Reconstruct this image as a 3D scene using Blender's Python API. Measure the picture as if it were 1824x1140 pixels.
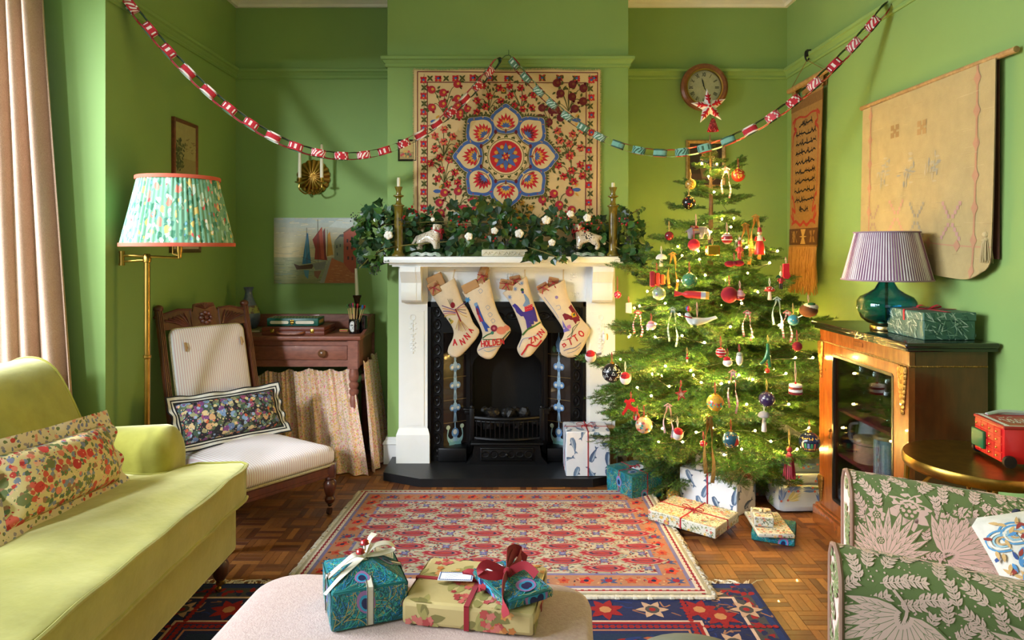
import bpy,bmesh,math,random
import numpy as np
from mathutils import Vector,Matrix,noise
for o in list(bpy.data.objects):bpy.data.objects.remove(o)
sc=bpy.context.scene
C=sc.collection
PI=math.pi
rnd=random.Random(7)
V=Vector
# camera, world, light, exposure
F=1216.0;CX=912.0;CY=442.0;EZ=1.30
def W(px,py,Y):return V(((px-CX)*Y/F,Y,EZ-(py-CY)*Y/F))
def WX(px,Y):return(px-CX)*Y/F
def WZ(py,Y):return EZ-(py-CY)*Y/F
cam=bpy.data.cameras.new('camera');camo=bpy.data.objects.new('camera',cam);C.objects.link(camo)
camo.location=(0,0,EZ);camo.rotation_euler=(PI/2,0,0)
cam.sensor_width=36;cam.lens=F/1824*36;cam.shift_y=-(570-CY)/1824;cam.clip_start=.05
sc.camera=camo
sc.view_settings.view_transform='Standard';sc.view_settings.look='None'
sc.view_settings.gamma=1;sc.view_settings.use_curve_mapping=False
sc.view_settings.exposure=-0.12
wd=bpy.data.worlds.new('world');sc.world=wd;wd.use_nodes=True
wd.node_tree.nodes['Background'].inputs[0].default_value=(.75,.85,1,1)
wd.node_tree.nodes['Background'].inputs[1].default_value=.6
def area(name,loc,rot,sx,sy,power,col):
 l=bpy.data.lights.new(name,'AREA');l.shape='RECTANGLE';l.size=sx;l.size_y=sy;l.energy=power;l.color=col
 o=bpy.data.objects.new(name,l);o.location=loc;o.rotation_euler=rot;C.objects.link(o);return o
def aim(loc,tgt):return(V(tgt)-V(loc)).to_track_quat('-Z','Y').to_euler()
area('bay_daylight',(-5.0,2.0,2.7),aim((-5.0,2.0,2.7),(.2,2.5,.9)),2.4,3.0,820,(.86,.94,1.05))
area('bay_corner_daylight',(-5.6,-1.0,3.75),aim((-5.6,-1.0,3.75),(-.6,4.0,.7)),2.4,2.4,800,(.86,.94,1.05))
area('bay_side_daylight',(-2.94,-1.9,2.7),aim((-2.94,-1.9,2.7),(-1.0,4.0,.8)),.55,.55,300,(.88,.95,1.04))
area('window_daylight',(-2.72,1.75,1.5),(0,-PI/2,0),1.7,2.2,44,(.9,.96,1.03))
area('front_fill_light',(-.35,-1.3,1.75),(PI/2,0,0),1.8,1.6,10,(.95,.97,1))  # added fill light behind the camera, evens out the room
BULB=2100
# helpers
def lin(c):
 return tuple(((x/255.)/12.92 if x/255.<=.04045 else((x/255.+.055)/1.055)**2.4)for x in c)
def L4(c):return lin(c)+(1.,)
class NT:
 def __init__(s,name):
  s.m=bpy.data.materials.new(name);s.m.use_nodes=True;s.t=s.m.node_tree
  s.b=s.t.nodes['Principled BSDF'];s.out=s.t.nodes['Material Output']
 def n(s,typ,**k):
  x=s.t.nodes.new(typ)
  for a,b in k.items():
   if a.startswith('i_'):
    key=a[2:];key=int(key)if key.isdigit()else key.replace('_',' ')
    s.put(x.inputs[key],b)
   else:setattr(x,a,b)
  return x
 def put(s,sock,val):
  if isinstance(val,bpy.types.NodeSocket):s.t.links.new(val,sock)
  elif isinstance(val,bpy.types.Node):s.t.links.new(val.outputs[0],sock)
  else:sock.default_value=val
 def coord(s,kind='Object',scale=None):
  c=s.n('ShaderNodeTexCoord').outputs[kind]
  if scale:
   mp=s.n('ShaderNodeMapping');s.put(mp.inputs['Vector'],c);mp.inputs['Scale'].default_value=scale;c=mp.outputs[0]
  return c
 def mix(s,fac,a,b,typ='MIX'):
  x=s.n('ShaderNodeMix',data_type='RGBA',blend_type=typ)
  s.put(x.inputs[0],fac);s.put(x.inputs[6],a);s.put(x.inputs[7],b);return x.outputs[2]
 def math(s,op,a,b=0.):
  x=s.n('ShaderNodeMath',operation=op);s.put(x.inputs[0],a);s.put(x.inputs[1],b);return x.outputs[0]
 def ramp(s,fac,stops,interp='LINEAR'):
  x=s.n('ShaderNodeValToRGB');s.put(x.inputs[0],fac);r=x.color_ramp;r.interpolation=interp
  while len(r.elements)<len(stops):r.elements.new(1)
  for e,(p,c)in zip(r.elements,stops):e.position=p;e.color=c
  return x.outputs[0]
 def noise(s,vec,scale,detail=3,rough=.5):
  x=s.n('ShaderNodeTexNoise');s.put(x.inputs['Vector'],vec);x.inputs['Scale'].default_value=scale
  x.inputs['Detail'].default_value=detail;x.inputs['Roughness'].default_value=rough;return x.outputs[0]
 def bump(s,h,strength=.3,dist=.002):
  x=s.n('ShaderNodeBump');x.inputs['Strength'].default_value=strength;x.inputs['Distance'].default_value=dist
  s.put(x.inputs['Height'],h);s.t.links.new(x.outputs[0],s.b.inputs['Normal'])
 def base(s,c,rough=.5,metal=0,sheen=0,coat=0,spec=.5):
  s.put(s.b.inputs['Base Color'],c);s.b.inputs['Roughness'].default_value=rough;s.b.inputs['Metallic'].default_value=metal
  s.b.inputs['Sheen Weight'].default_value=sheen;s.b.inputs['Coat Weight'].default_value=coat
  s.b.inputs['Specular IOR Level'].default_value=spec
  return s
MC={}
def mat(name,c,rough=.5,metal=0,var=.12,vs=8,sheen=0,coat=0,bump=0,bs=60,bd=.002,spec=.5,stretch=None,c2=None):
 """plain material: colour with a slow procedural variation and optional fine relief"""
 if name in MC:return MC[name]
 t=NT(name);co=t.coord('Object',stretch)
 a=L4(c);b=L4(c2)if c2 else tuple(x*(1-var*2.2)for x in a[:3])+(1,)
 nz=t.noise(co,vs,4,.6)
 t.base(t.mix(t.ramp(nz,[(.3,(0,0,0,1)),(.7,(1,1,1,1))]),a,b),rough,metal,sheen,coat,spec)
 if bump:t.bump(t.noise(co,bs,3),bump,bd)
 MC[name]=t.m;return t.m
def vcmat(name,rough=.7,sheen=0,bump=.25,bs=400,coat=0,metal=0,spec=.4,bd=.0015,var=.12,vs=30,gain=1.):
 """printed or woven stuff: the print is the colour attribute of the mesh, weave and fade are procedural"""
 if name in MC:return MC[name]
 t=NT(name);co=t.coord('Object')
 at=t.n('ShaderNodeAttribute',attribute_name='Col')
 nz=t.ramp(t.noise(co,vs,5,.65),[(.25,((1-2*var)*gain,)*3+(1,)),(.75,(gain,gain,gain,1))])
 t.base(t.mix(1.,at.outputs[0],nz,'MULTIPLY'),rough,metal,sheen,coat,spec)
 if bump:t.bump(t.noise(co,bs,2),bump,bd)
 MC[name]=t.m;return t.m
def floral(name,basec,layers,rough=.7,sheen=0,distort=.006,stretch=None,bump=.2,bs=300,coat=0):
 """small busy print: layers of voronoi blots (scale, threshold, colours)"""
 if name in MC:return MC[name]
 t=NT(name);co=t.coord('Object',stretch)
 nz=t.n('ShaderNodeTexNoise');t.put(nz.inputs['Vector'],co);nz.inputs['Scale'].default_value=60
 sub=t.n('ShaderNodeVectorMath',operation='SUBTRACT');t.put(sub.inputs[0],nz.outputs['Color']);sub.inputs[1].default_value=(.5,.5,.5)
 scl=t.n('ShaderNodeVectorMath',operation='SCALE');t.put(scl.inputs[0],sub.outputs[0]);scl.inputs['Scale'].default_value=distort*2
 ad=t.n('ShaderNodeVectorMath',operation='ADD');t.put(ad.inputs[0],co);t.put(ad.inputs[1],scl.outputs[0])
 cur=L4(basec)
 for(scale,thr,cols)in layers:
  vo=t.n('ShaderNodeTexVoronoi');t.put(vo.inputs['Vector'],ad.outputs[0]);vo.inputs['Scale'].default_value=scale
  mask=t.math('LESS_THAN',vo.outputs['Distance'],thr)
  sp=t.n('ShaderNodeSeparateColor');t.put(sp.inputs[0],vo.outputs['Color'])
  col=t.ramp(sp.outputs[0],[(i/len(cols),L4(c))for i,c in enumerate(cols)],'CONSTANT')
  cur=t.mix(mask,cur,col)
 t.base(cur,rough,0,sheen,coat)
 if bump:t.bump(t.noise(co,bs,2),bump,.0015)
 MC[name]=t.m;return t.m
def wood(name,c1,c2,rough=.4,stretch=(1,1,1),scale=9,coat=.2):
 if name in MC:return MC[name]
 t=NT(name);co=t.coord('Object',stretch)
 n1=t.noise(co,scale,6,.65);n2=t.noise(co,scale*7,3)
 m=t.mix(t.ramp(n1,[(.32,(0,0,0,1)),(.68,(1,1,1,1))]),L4(c1),L4(c2))
 m=t.mix(t.ramp(n2,[(.35,(0,0,0,1)),(.65,(.35,.35,.35,1))]),m,L4(tuple(x*.6 for x in c1)))
 t.base(m,rough,0,0,coat);t.bump(n2,.15,.001)
 MC[name]=t.m;return t.m
def glassm(name,col,rough=0.02,ior=1.45):
 if name in MC:return MC[name]
 t=NT(name);co=t.coord('Object')
 c=t.mix(t.noise(co,3),col,tuple(x*.93 for x in col[:3])+(1,))
 t.base(c,rough);t.b.inputs['Transmission Weight'].default_value=1;t.b.inputs['IOR'].default_value=ior
 MC[name]=t.m;return t.m
def panem(name,tint=(.93,.96,.95,1),amount=1.0):
 """thin glass: clear with mirror reflections growing towards grazing angles"""
 if name in MC:return MC[name]
 t=NT(name);fr=t.n('ShaderNodeFresnel',i_IOR=1.5)
 tr=t.n('ShaderNodeBsdfTransparent',i_Color=tint);gl=t.n('ShaderNodeBsdfGlossy',i_Roughness=.02)
 mx=t.n('ShaderNodeMixShader');t.put(mx.inputs[0],t.math('MULTIPLY',fr.outputs[0],amount));t.put(mx.inputs[1],tr.outputs[0]);t.put(mx.inputs[2],gl.outputs[0])
 t.t.links.new(mx.outputs[0],t.out.inputs[0]);MC[name]=t.m;return t.m
TM={}
def wm(o):return TM.get(o.name,Matrix.Identity(4))
class MB:
 def __init__(s):s.v=[];s.f=[];s.m=[];s.c=[]
 def add(s,vs,fs,mi=0,col=None,M=None):
  o=len(s.v)
  if M is not None:vs=[M@V(p)for p in vs]
  s.v+=[(p[0],p[1],p[2])for p in vs]
  for f in fs:s.f.append(tuple(i+o for i in f));s.m.append(mi);s.c.append(col)
  return s
 def box(s,x0,x1,y0,y1,z0,z1,mi=0,col=None,M=None):
  v=[(x0,y0,z0),(x1,y0,z0),(x1,y1,z0),(x0,y1,z0),(x0,y0,z1),(x1,y0,z1),(x1,y1,z1),(x0,y1,z1)]
  return s.add(v,[(3,2,1,0),(4,5,6,7),(0,1,5,4),(1,2,6,5),(2,3,7,6),(3,0,4,7)],mi,col,M)
 def rbox(s,x0,x1,y0,y1,z0,z1,r=.01,seg=2,mi=0,col=None,M=None):
  bm=bmesh.new();bmesh.ops.create_cube(bm,size=1)
  for v in bm.verts:v.co=V(((x0+x1)/2+v.co.x*(x1-x0),(y0+y1)/2+v.co.y*(y1-y0),(z0+z1)/2+v.co.z*(z1-z0)))
  bmesh.ops.bevel(bm,geom=bm.edges[:],offset=r,segments=seg,profile=.5,affect='EDGES')
  bm.verts.index_update()
  s.add([v.co.copy()for v in bm.verts],[[v.index for v in f.verts]for f in bm.faces],mi,col,M);bm.free();return s
 def surf(s,fn,nu,nv,cu=False,cv=False,mi=0,col=None,M=None):
  U=nu if cu else nu+1;VV=nv if cv else nv+1
  vs=[fn(i/nu,j/nv)for j in range(VV)for i in range(U)]
  fs=[]
  for j in range(nv):
   for i in range(nu):
    a=j*U+i;b=j*U+(i+1)%U;jn=(j+1)%VV
    fs.append((a,b,jn*U+(i+1)%U,jn*U+i))
  return s.add(vs,fs,mi,col,M)
 def lathe(s,prof,n=20,mi=0,col=None,M=None,c=(0,0,0),cap=True,arc=None):
  vs=[];k=len(prof)
  for(r,z)in prof:
   for i in range(n):
    a=2*PI*i/n;vs.append((c[0]+r*math.cos(a),c[1]+r*math.sin(a),c[2]+z))
  fs=[(j*n+i,j*n+(i+1)%n,(j+1)*n+(i+1)%n,(j+1)*n+i)for j in range(k-1)for i in range(n)]
  if cap:fs+=[tuple(range(n))[::-1],tuple((k-1)*n+i for i in range(n))]
  return s.add(vs,fs,mi,col,M)
 def ball(s,c,r,n=14,m=9,mi=0,col=None,sc=(1,1,1),M=None):
  return s.surf(lambda u,w:(c[0]+r*sc[0]*math.sin(PI*w)*math.cos(2*PI*u),c[1]+r*sc[1]*math.sin(PI*w)*math.sin(2*PI*u),c[2]-r*sc[2]*math.cos(PI*w)),n,m,True,False,mi,col,M)
 def tube(s,pts,r,n=8,closed=False,mi=0,col=None,M=None,flat=None):
  P=[V(p)for p in pts];k=len(P);R=r if isinstance(r,(list,tuple))else[r]*k
  T=[]
  for i in range(k):
   a=P[(i-1)%k]if(i>0 or closed)else P[0];b=P[(i+1)%k]if(i<k-1 or closed)else P[-1]
   d=b-a;T.append(d.normalized()if d.length>1e-9 else V((0,0,1)))
  up=V((0,0,1))if abs(T[0].z)<.9 else V((1,0,0))
  nrm=(up-T[0]*up.dot(T[0])).normalized();vs=[]
  for i in range(k):
   nrm=(nrm-T[i]*nrm.dot(T[i]));nrm=nrm.normalized()if nrm.length>1e-6 else V((1,0,0))
   bi=T[i].cross(nrm)
   for j in range(n):
    a=2*PI*j/n;e=(flat or 1)
    vs.append(P[i]+nrm*(R[i]*e*math.cos(a))+bi*(R[i]*math.sin(a)))
  kk=k if closed else k-1
  fs=[(i*n+j,i*n+(j+1)%n,((i+1)%k)*n+(j+1)%n,((i+1)%k)*n+j)for i in range(kk)for j in range(n)]
  if not closed:fs+=[tuple(range(n))[::-1],tuple((k-1)*n+j for j in range(n))]
  return s.add(vs,fs,mi,col,M)
 def ribbon(s,pts,w,wdir,th=.0012,mi=0,col=None,M=None):
  """flat strip with thickness along pts; wdir = width direction (vector or list)"""
  P=[V(p)for p in pts];k=len(P);vs=[]
  for i in range(k):
   d=(P[min(i+1,k-1)]-P[max(i-1,0)]);d=d.normalized()if d.length>0 else V((0,0,1))
   wd_=V(wdir[i])if isinstance(wdir,list)else V(wdir)
   wd_=(wd_-d*wd_.dot(d)).normalized();nn=d.cross(wd_)
   ww=w[i]if isinstance(w,list)else w
   vs+=[P[i]-wd_*ww/2-nn*th/2,P[i]+wd_*ww/2-nn*th/2,P[i]+wd_*ww/2+nn*th/2,P[i]-wd_*ww/2+nn*th/2]
  fs=[]
  for i in range(k-1):
   for j in range(4):fs.append((i*4+j,i*4+(j+1)%4,i*4+4+(j+1)%4,i*4+4+j))
  fs+=[(3,2,1,0),tuple(4*(k-1)+j for j in range(4))]
  return s.add(vs,fs,mi,col,M)
 def prism(s,poly,fn,d0,d1,mi=0,col=None):
  """poly 2-D outline; fn(a,b,d) -> 3-D"""
  n=len(poly);vs=[fn(a,b,d0)for a,b in poly]+[fn(a,b,d1)for a,b in poly]
  fs=[tuple(range(n))[::-1],tuple(range(n,2*n))]+[(i,(i+1)%n,n+(i+1)%n,n+i)for i in range(n)]
  return s.add(vs,fs,mi,col)
 def pad(s,out,z0,z1,r=.02,crown=0,mi=0,col=None,M=None,fn=None,rings=4,cen=None,wob=0):
  """cushion-like solid over a closed outline"""
  n=len(out);cx=sum(p[0]for p in out)/n;cy=sum(p[1]for p in out)/n
  if cen:cx,cy=cen
  mean=sum(math.hypot(p[0]-cx,p[1]-cy)for p in out)/n;q=r/mean
  lv=[(0,z0),(1-q*1.5,z0),(1-q*.4,z0+r*.35),(1,z0+r),(1,z1-r),(1-q*.3,z1-r*.3),(1-q,z1)]
  for i in range(1,rings+1):
   f=(1-q)*(1-i/(rings+.0));lv.append((max(f,.001),z1+crown*(1-f*f)))
  vs=[]
  for(f,z)in lv:
   f=max(f,.001)
   for(x,y)in out:
    p=(cx+(x-cx)*f,cy+(y-cy)*f,z)
    if wob:
     w_=noise.noise(V((p[0]*6,p[1]*6,z*6)))*wob;p=(p[0]+w_*.5,p[1]+w_*.5,p[2]+w_)
    vs.append(fn(*p)if fn else p)
  k=len(lv)
  fs=[(j*n+i,j*n+(i+1)%n,(j+1)*n+(i+1)%n,(j+1)*n+i)for j in range(k-1)for i in range(n)]
  fs+=[tuple(range(n))[::-1],tuple((k-1)*n+i for i in range(n))]
  return s.add(vs,fs,mi,col,M)
 def build(s,name,mats,parent=None,smooth=35,local=False,**props):
  if not isinstance(mats,(list,tuple)):mats=[mats]
  me=bpy.data.meshes.new(name);v=s.v
  off=None
  if parent is not None:
   if not local:
    Mi=wm(parent).inverted();v=[tuple(Mi@V(p))for p in v]
  elif not local:
   a=np.array(v);off=((a[:,0].min()+a[:,0].max())/2,(a[:,1].min()+a[:,1].max())/2,a[:,2].min())
   v=[(p[0]-off[0],p[1]-off[1],p[2]-off[2])for p in v]
  me.from_pydata(v,[],s.f)
  for m in mats:me.materials.append(m)
  me.polygons.foreach_set('material_index',s.m)
  if any(c is not None for c in s.c):
   ca=me.color_attributes.new('Col','FLOAT_COLOR','CORNER')
   buf=np.empty((len(me.loops),4),np.float32);k=0
   for f,c in zip(s.f,s.c):
    cc=(.8,.8,.8,1.)if c is None else(c if len(c)==4 else tuple(c)+(1.,))
    buf[k:k+len(f)]=cc;k+=len(f)
   ca.data.foreach_set('color',buf.ravel())
  if smooth:
   me.polygons.foreach_set('use_smooth',[True]*len(me.polygons))
   me.set_sharp_from_angle(angle=math.radians(smooth))
  me.validate();me.update()
  o=bpy.data.objects.new(name,me);C.objects.link(o)
  if parent is not None:o.parent=parent;TM[o.name]=wm(parent)
  elif off:o.location=off;TM[o.name]=Matrix.Translation(off)
  for k_,val in props.items():o[k_]=val
  return o
def tag(o,label,cat,group=None):
 o['label']=label;o['category']=cat
 if group:o['group']=group
 return o
def thing(name,label,cat,loc=(0,0,0),rz=0,group=None,M=None):
 o=bpy.data.objects.new(name,None);o.empty_display_size=.05;C.objects.link(o)
 if M is None:M=Matrix.Translation(V(loc))@Matrix.Rotation(rz,4,'Z')
 o.matrix_basis=M;TM[o.name]=M;return tag(o,label,cat,group)
def dup(o,M,label=None,cat=None,group=None):
 r=o.copy();C.objects.link(r);r.matrix_basis=M;TM[r.name]=M
 if label:r['label']=label
 for ch in list(o.children):
  c=ch.copy();C.objects.link(c);c.parent=r;TM[c.name]=M
  for g in ch.children:
   d=g.copy();C.objects.link(d);d.parent=c;TM[d.name]=M
 return r
def inst(src,parent,M,name=None):
 """another part sharing src's mesh, placed by M in the parent's frame"""
 o=bpy.data.objects.new(name or src.name.split('.')[0],src.data if hasattr(src,'data')else src);C.objects.link(o)
 o.parent=parent;o.matrix_basis=M;TM[o.name]=wm(parent)@M;return o
def struct(o):o['kind']='structure';return o
def R3(rx=0,ry=0,rz=0):return Matrix.Rotation(rz,4,'Z')@Matrix.Rotation(ry,4,'Y')@Matrix.Rotation(rx,4,'X')
def T3(x,y,z):return Matrix.Translation(V((x,y,z)))
def frame(o,x,y,z):
 M=Matrix.Identity(4)
 for i,a in enumerate((x,y,z)):
  for j in range(3):M[j][i]=a[j]
 for j in range(3):M[j][3]=o[j]
 return M
def bez(p,n=16):
 """smooth (Catmull-Rom) curve through points"""
 P=[V(q)for q in p];out=[]
 for i in range(len(P)-1):
  a=P[max(i-1,0)];b=P[i];c=P[i+1];d=P[min(i+2,len(P)-1)]
  for k in range(n):
   t=k/n;out.append(.5*((2*b)+(c-a)*t+(2*a-5*b+4*c-d)*t*t+(3*b-a-3*c+d)*t**3))
 out.append(P[-1]);return out
def rrect(w,h,r,n=5,cx=0,cy=0,rot=0,dens=0):
 pts=[]
 for(sx,sy,a0)in((1,1,0),(-1,1,PI/2),(-1,-1,PI),(1,-1,3*PI/2)):
  for i in range(n+1):
   a=a0+PI/2*i/n;pts.append((sx*(w/2-r)+r*math.cos(a),sy*(h/2-r)+r*math.sin(a)))
 if dens:
  q=[]
  for i in range(len(pts)):
   a=pts[i];b=pts[(i+1)%len(pts)];k=max(1,int(math.hypot(b[0]-a[0],b[1]-a[1])/dens))
   q+=[(a[0]+(b[0]-a[0])*j/k,a[1]+(b[1]-a[1])*j/k)for j in range(k)]
  pts=q
 c,s_=math.cos(rot),math.sin(rot)
 return[(cx+x*c-y*s_,cy+x*s_+y*c)for x,y in pts]
 # flat print: coloured polygons laid on a surface
def clip_rect(p,x0,x1,y0,y1):
 def cut(p,ins,itx):
  o=[]
  for i in range(len(p)):
   a=p[i-1];b=p[i]
   if ins(b):
    if not ins(a):o.append(itx(a,b))
    o.append(b)
   elif ins(a):o.append(itx(a,b))
  return o
 def ix(x):return lambda a,b:(x,a[1]+(b[1]-a[1])*(x-a[0])/(b[0]-a[0]))
 def iy(y):return lambda a,b:(a[0]+(b[0]-a[0])*(y-a[1])/(b[1]-a[1]),y)
 for ins,it in((lambda q:q[0]>=x0,ix(x0)),(lambda q:q[0]<=x1,ix(x1)),(lambda q:q[1]>=y0,iy(y0)),(lambda q:q[1]<=y1,iy(y1))):
  if len(p)<3:return[]
  p=cut(p,ins,it)
 return p
class Draw:
 def __init__(s,seed=1):s.p=[];s.r=random.Random(seed)
 def poly(s,pts,col,l=1):s.p.append((list(pts),lin(col),l));return s
 def circ(s,x,y,r,col,l=1,n=10,ry=None,rot=0):
  ry=ry or r;c,q=math.cos(rot),math.sin(rot)
  return s.poly([(x+r*math.cos(2*PI*i/n)*c-ry*math.sin(2*PI*i/n)*q,y+r*math.cos(2*PI*i/n)*q+ry*math.sin(2*PI*i/n)*c)for i in range(n)],col,l)
 def rect(s,x0,y0,x1,y1,col,l=1):return s.poly([(x0,y0),(x1,y0),(x1,y1),(x0,y1)],col,l)
 def line(s,pts,w,col,l=1,closed=False):
  P=list(pts)+([pts[0]]if closed else[])
  for a,b in zip(P[:-1],P[1:]):
   dx,dy=b[0]-a[0],b[1]-a[1];d=math.hypot(dx,dy)
   if d<1e-9:continue
   nx,ny=-dy/d*w/2,dx/d*w/2;ex,ey=dx/d*w*.3,dy/d*w*.3
   s.poly([(a[0]+nx-ex,a[1]+ny-ey),(a[0]-nx-ex,a[1]-ny-ey),(b[0]-nx+ex,b[1]-ny+ey),(b[0]+nx+ex,b[1]+ny+ey)],col,l)
  return s
 def curve(s,pts,w,col,l=1,n=6,closed=False):
  q=[(p.x,p.y)for p in bez([(a,b,0)for a,b in pts],n)];return s.line(q,w,col,l)
 def leaf(s,x,y,ang,ln,w,col,l=1):
  c,q=math.cos(ang),math.sin(ang)
  sh=[(0,0),(.2,.42),(.45,.5),(.75,.3),(1,0),(.75,-.3),(.45,-.5),(.2,-.42)]
  return s.poly([(x+a*ln*c-b*w*q,y+a*ln*q+b*w*c)for a,b in sh],col,l)
 def flower(s,x,y,r,n,col,cen=None,l=1,rot=0,w=.8):
  for i in range(n):s.leaf(x,y,rot+2*PI*i/n,r,r*w,col,l)
  if cen:s.circ(x,y,r*.32,cen,l+1,7)
  return s
 def tf(s,pts,x,y,sc,rot=0,fl=1):
  c,q=math.cos(rot)*sc,math.sin(rot)*sc;return[(x+a*fl*c-b*q,y+a*fl*q+b*c)for a,b in pts]
 def text(s,txt,x,y,h,w,col,l=1,rot=0,gap=1.35,wd=.62,aniso=1):
  """stroke lettering; y grows downwards when h < 0"""
  cx=0
  for ch in txt:
   for st in GLYPH.get(ch,[]):
    pts=[]
    for a,b in st:
     u=cx+a*abs(h)*wd;v_=b*h
     pts.append((x+u*math.cos(rot)-v_*math.sin(rot)*1,y+u*math.sin(rot)+v_*math.cos(rot)))
    s.line(pts,w,col,l)
   cx+=abs(h)*wd*gap
  return s
 def emit(s,mb,fn,mi=0,clip=None,dh=.0006,maxlen=None):
  st0=min(1e-6,.0012/max(1,len(s.p)))
  for ip,(pts,col,l)in enumerate(s.p):
   l=l+ip*st0/dh
   if clip:pts=clip_rect(pts,*clip)
   if len(pts)<3:continue
   if not maxlen:
    mb.add([fn(x,y,(l+.6)*dh)for x,y in pts],[tuple(range(len(pts)))],mi,col)
   else:
    n=len(pts);cx=sum(p[0]for p in pts)/n;cy=sum(p[1]for p in pts)/n
    tris=[((cx,cy),pts[i],pts[(i+1)%n])for i in range(n)];st=list(tris);out=[]
    while st:
     a,b,c=st.pop();e=[(math.dist(a,b),0),(math.dist(b,c),1),(math.dist(c,a),2)];m=max(e)
     if m[0]<=maxlen:out.append((a,b,c));continue
     if m[1]==0:h=((a[0]+b[0])/2,(a[1]+b[1])/2);st+=[(a,h,c),(h,b,c)]
     elif m[1]==1:h=((b[0]+c[0])/2,(b[1]+c[1])/2);st+=[(a,b,h),(a,h,c)]
     else:h=((a[0]+c[0])/2,(a[1]+c[1])/2);st+=[(a,b,h),(h,b,c)]
    for t in out:mb.add([fn(x,y,(l+.6)*dh)for x,y in t],[(0,1,2)],mi,col)
  return mb
_O=[(.5,0),(.1,.2),(0,.5),(.1,.8),(.5,1),(.9,.8),(1,.5),(.9,.2),(.5,0)]
GLYPH={'A':[[(0,0),(.5,1),(1,0)],[(.2,.4),(.8,.4)]],'N':[[(0,0),(0,1),(1,0),(1,1)]],'H':[[(0,0),(0,1)],[(1,0),(1,1)],[(0,.5),(1,.5)]],'O':[_O],'L':[[(0,1),(0,0),(1,0)]],'D':[[(0,0),(0,1),(.6,.95),(1,.5),(.6,.05),(0,0)]],'E':[[(1,0),(0,0),(0,1),(1,1)],[(0,.5),(.8,.5)]],'Z':[[(0,1),(1,1),(0,0),(1,0)]],'I':[[(.5,0),(.5,1)],[(.2,0),(.8,0)],[(.2,1),(.8,1)]],'T':[[(.5,0),(.5,1)],[(0,1),(1,1)]],'R':[[(0,0),(0,1),(.8,.95),(.95,.75),(.8,.5),(0,.5)],[(.4,.5),(1,0)]],'V':[[(0,1),(.5,0),(1,1)]],'X':[[(0,0),(1,1)],[(0,1),(1,0)]]}
# the room
XL,XR,YB,YC,ZC=-1.785,1.778,4.413,4.126,2.96
BX0,BX1=-.753,.702
YR=2.997
paint=mat('green_wall_paint',(134,165,94),.62,var=.03,vs=2.5,bump=.12,bs=90,bd=.001,spec=.25)
white=mat('white_gloss_paint',(241,243,242),.32,var=.03,vs=5)
ceilm=mat('white_ceiling_paint',(236,232,220),.7,var=.02)
cornm=mat('white_cornice_paint',(236,230,214),.5,var=.03)
def wall(name,*boxes):
 m=MB()
 for b in boxes:m.box(*b)
 return struct(m.build(name,paint,smooth=0))
wall('wall_back',(XL-.5,XR+.3,YB,YB+.2,0,ZC))
wall('wall_right',(XR,XR+.2,-1.4,YB,0,ZC))
wall('wall_left',(XL-.95,XL,YR,YB,0,ZC),(XL-.15,XL,-1.4,.45,0,ZC),(XL-.95,XL,.45,YR,2.5,ZC),(XL-.95,XL-.75,.45,YR,0,.5))
wall('wall_front',(XL,-1.25,-1.4,-1.2,0,ZC),(.55,XR,-1.4,-1.2,0,ZC),(-1.25,.55,-1.4,-1.2,0,.95),(-1.25,.55,-1.4,-1.2,2.55,ZC))
OX0,OX1,OZ1=-.40,.34,.80
wall('wall_chimney_breast',(BX0,OX0,YC,YB,0,ZC),(OX1,BX1,YC,YB,0,ZC),(OX0,OX1,YC,YB,OZ1,ZC))
struct(MB().box(XL-.95,XR+.2,-1.4,YB+.2,ZC,ZC+.15).build('ceiling',ceilm,smooth=0))
def sweep(path,prof):
 """profile [(outward distance, z)] swept along a wall line, room on the right hand"""
 n=len(path);dirs=[((path[i+1][0]-path[i][0]),(path[i+1][1]-path[i][1]))for i in range(n-1)]
 nr=[]
 for dx,dy in dirs:
  d=math.hypot(dx,dy);nr.append((dy/d,-dx/d))
 off=[]
 for i in range(n):
  if i==0:off.append(nr[0])
  elif i==n-1:off.append(nr[-1])
  else:off.append((nr[i-1][0]+nr[i][0],nr[i-1][1]+nr[i][1]))
 m=MB();k=len(prof)
 vs=[(path[i][0]+off[i][0]*d,path[i][1]+off[i][1]*d,z)for i in range(n)for d,z in prof]
 fs=[(i*k+j,(i+1)*k+j,(i+1)*k+(j+1)%k,i*k+(j+1)%k)for i in range(n-1)for j in range(k)]
 fs+=[tuple(range(k)),tuple((n-1)*k+j for j in range(k))[::-1]]
 return m.add(vs,fs)
full=[(XL,YR),(XL,YB),(BX0,YB),(BX0,YC),(BX1,YC),(BX1,YB),(XR,YB),(XR,-1.2)]
struct(sweep(full,[(0,2.852),(.022,2.852),(.03,2.868),(.045,2.876),(.065,2.9),(.1,2.925),(.11,2.94),(.13,2.945),(.13,ZC),(0,ZC)]).build('trim_1',cornm,smooth=30))
struct(sweep(full,[(0,2.392),(.008,2.392),(.014,2.4),(.012,2.412),(.018,2.418),(.024,2.43),(.034,2.436),(.036,2.45),(.03,2.456),(0,2.456)]).build('trim_2',paint,smooth=30))
sk=[(0,0),(.02,0),(.02,.115),(.026,.122),(.02,.135),(.01,.145),(.008,.16),(0,.16)]
struct(sweep([(XL,YR),(XL,YB),(BX0,YB),(BX0,YC),(-.67,YC)],sk).build('baseboard_left',white,smooth=30))
struct(sweep([(.61,YC),(BX1,YC),(BX1,YB),(XR,YB),(XR,-1.2)],sk).build('baseboard_right',white,smooth=30))
m=MB();xw=XL-.8
for y in(.47,1.3,2.13,YR-.03):m.box(xw-.03,xw+.03,y-.03,y+.03,.5,2.5)
for z in(.53,1.65,2.47):m.box(xw-.025,xw+.025,.45,YR,z-.025,z+.025)
struct(m.build('window_1',white,smooth=0))
m=MB()
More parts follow.
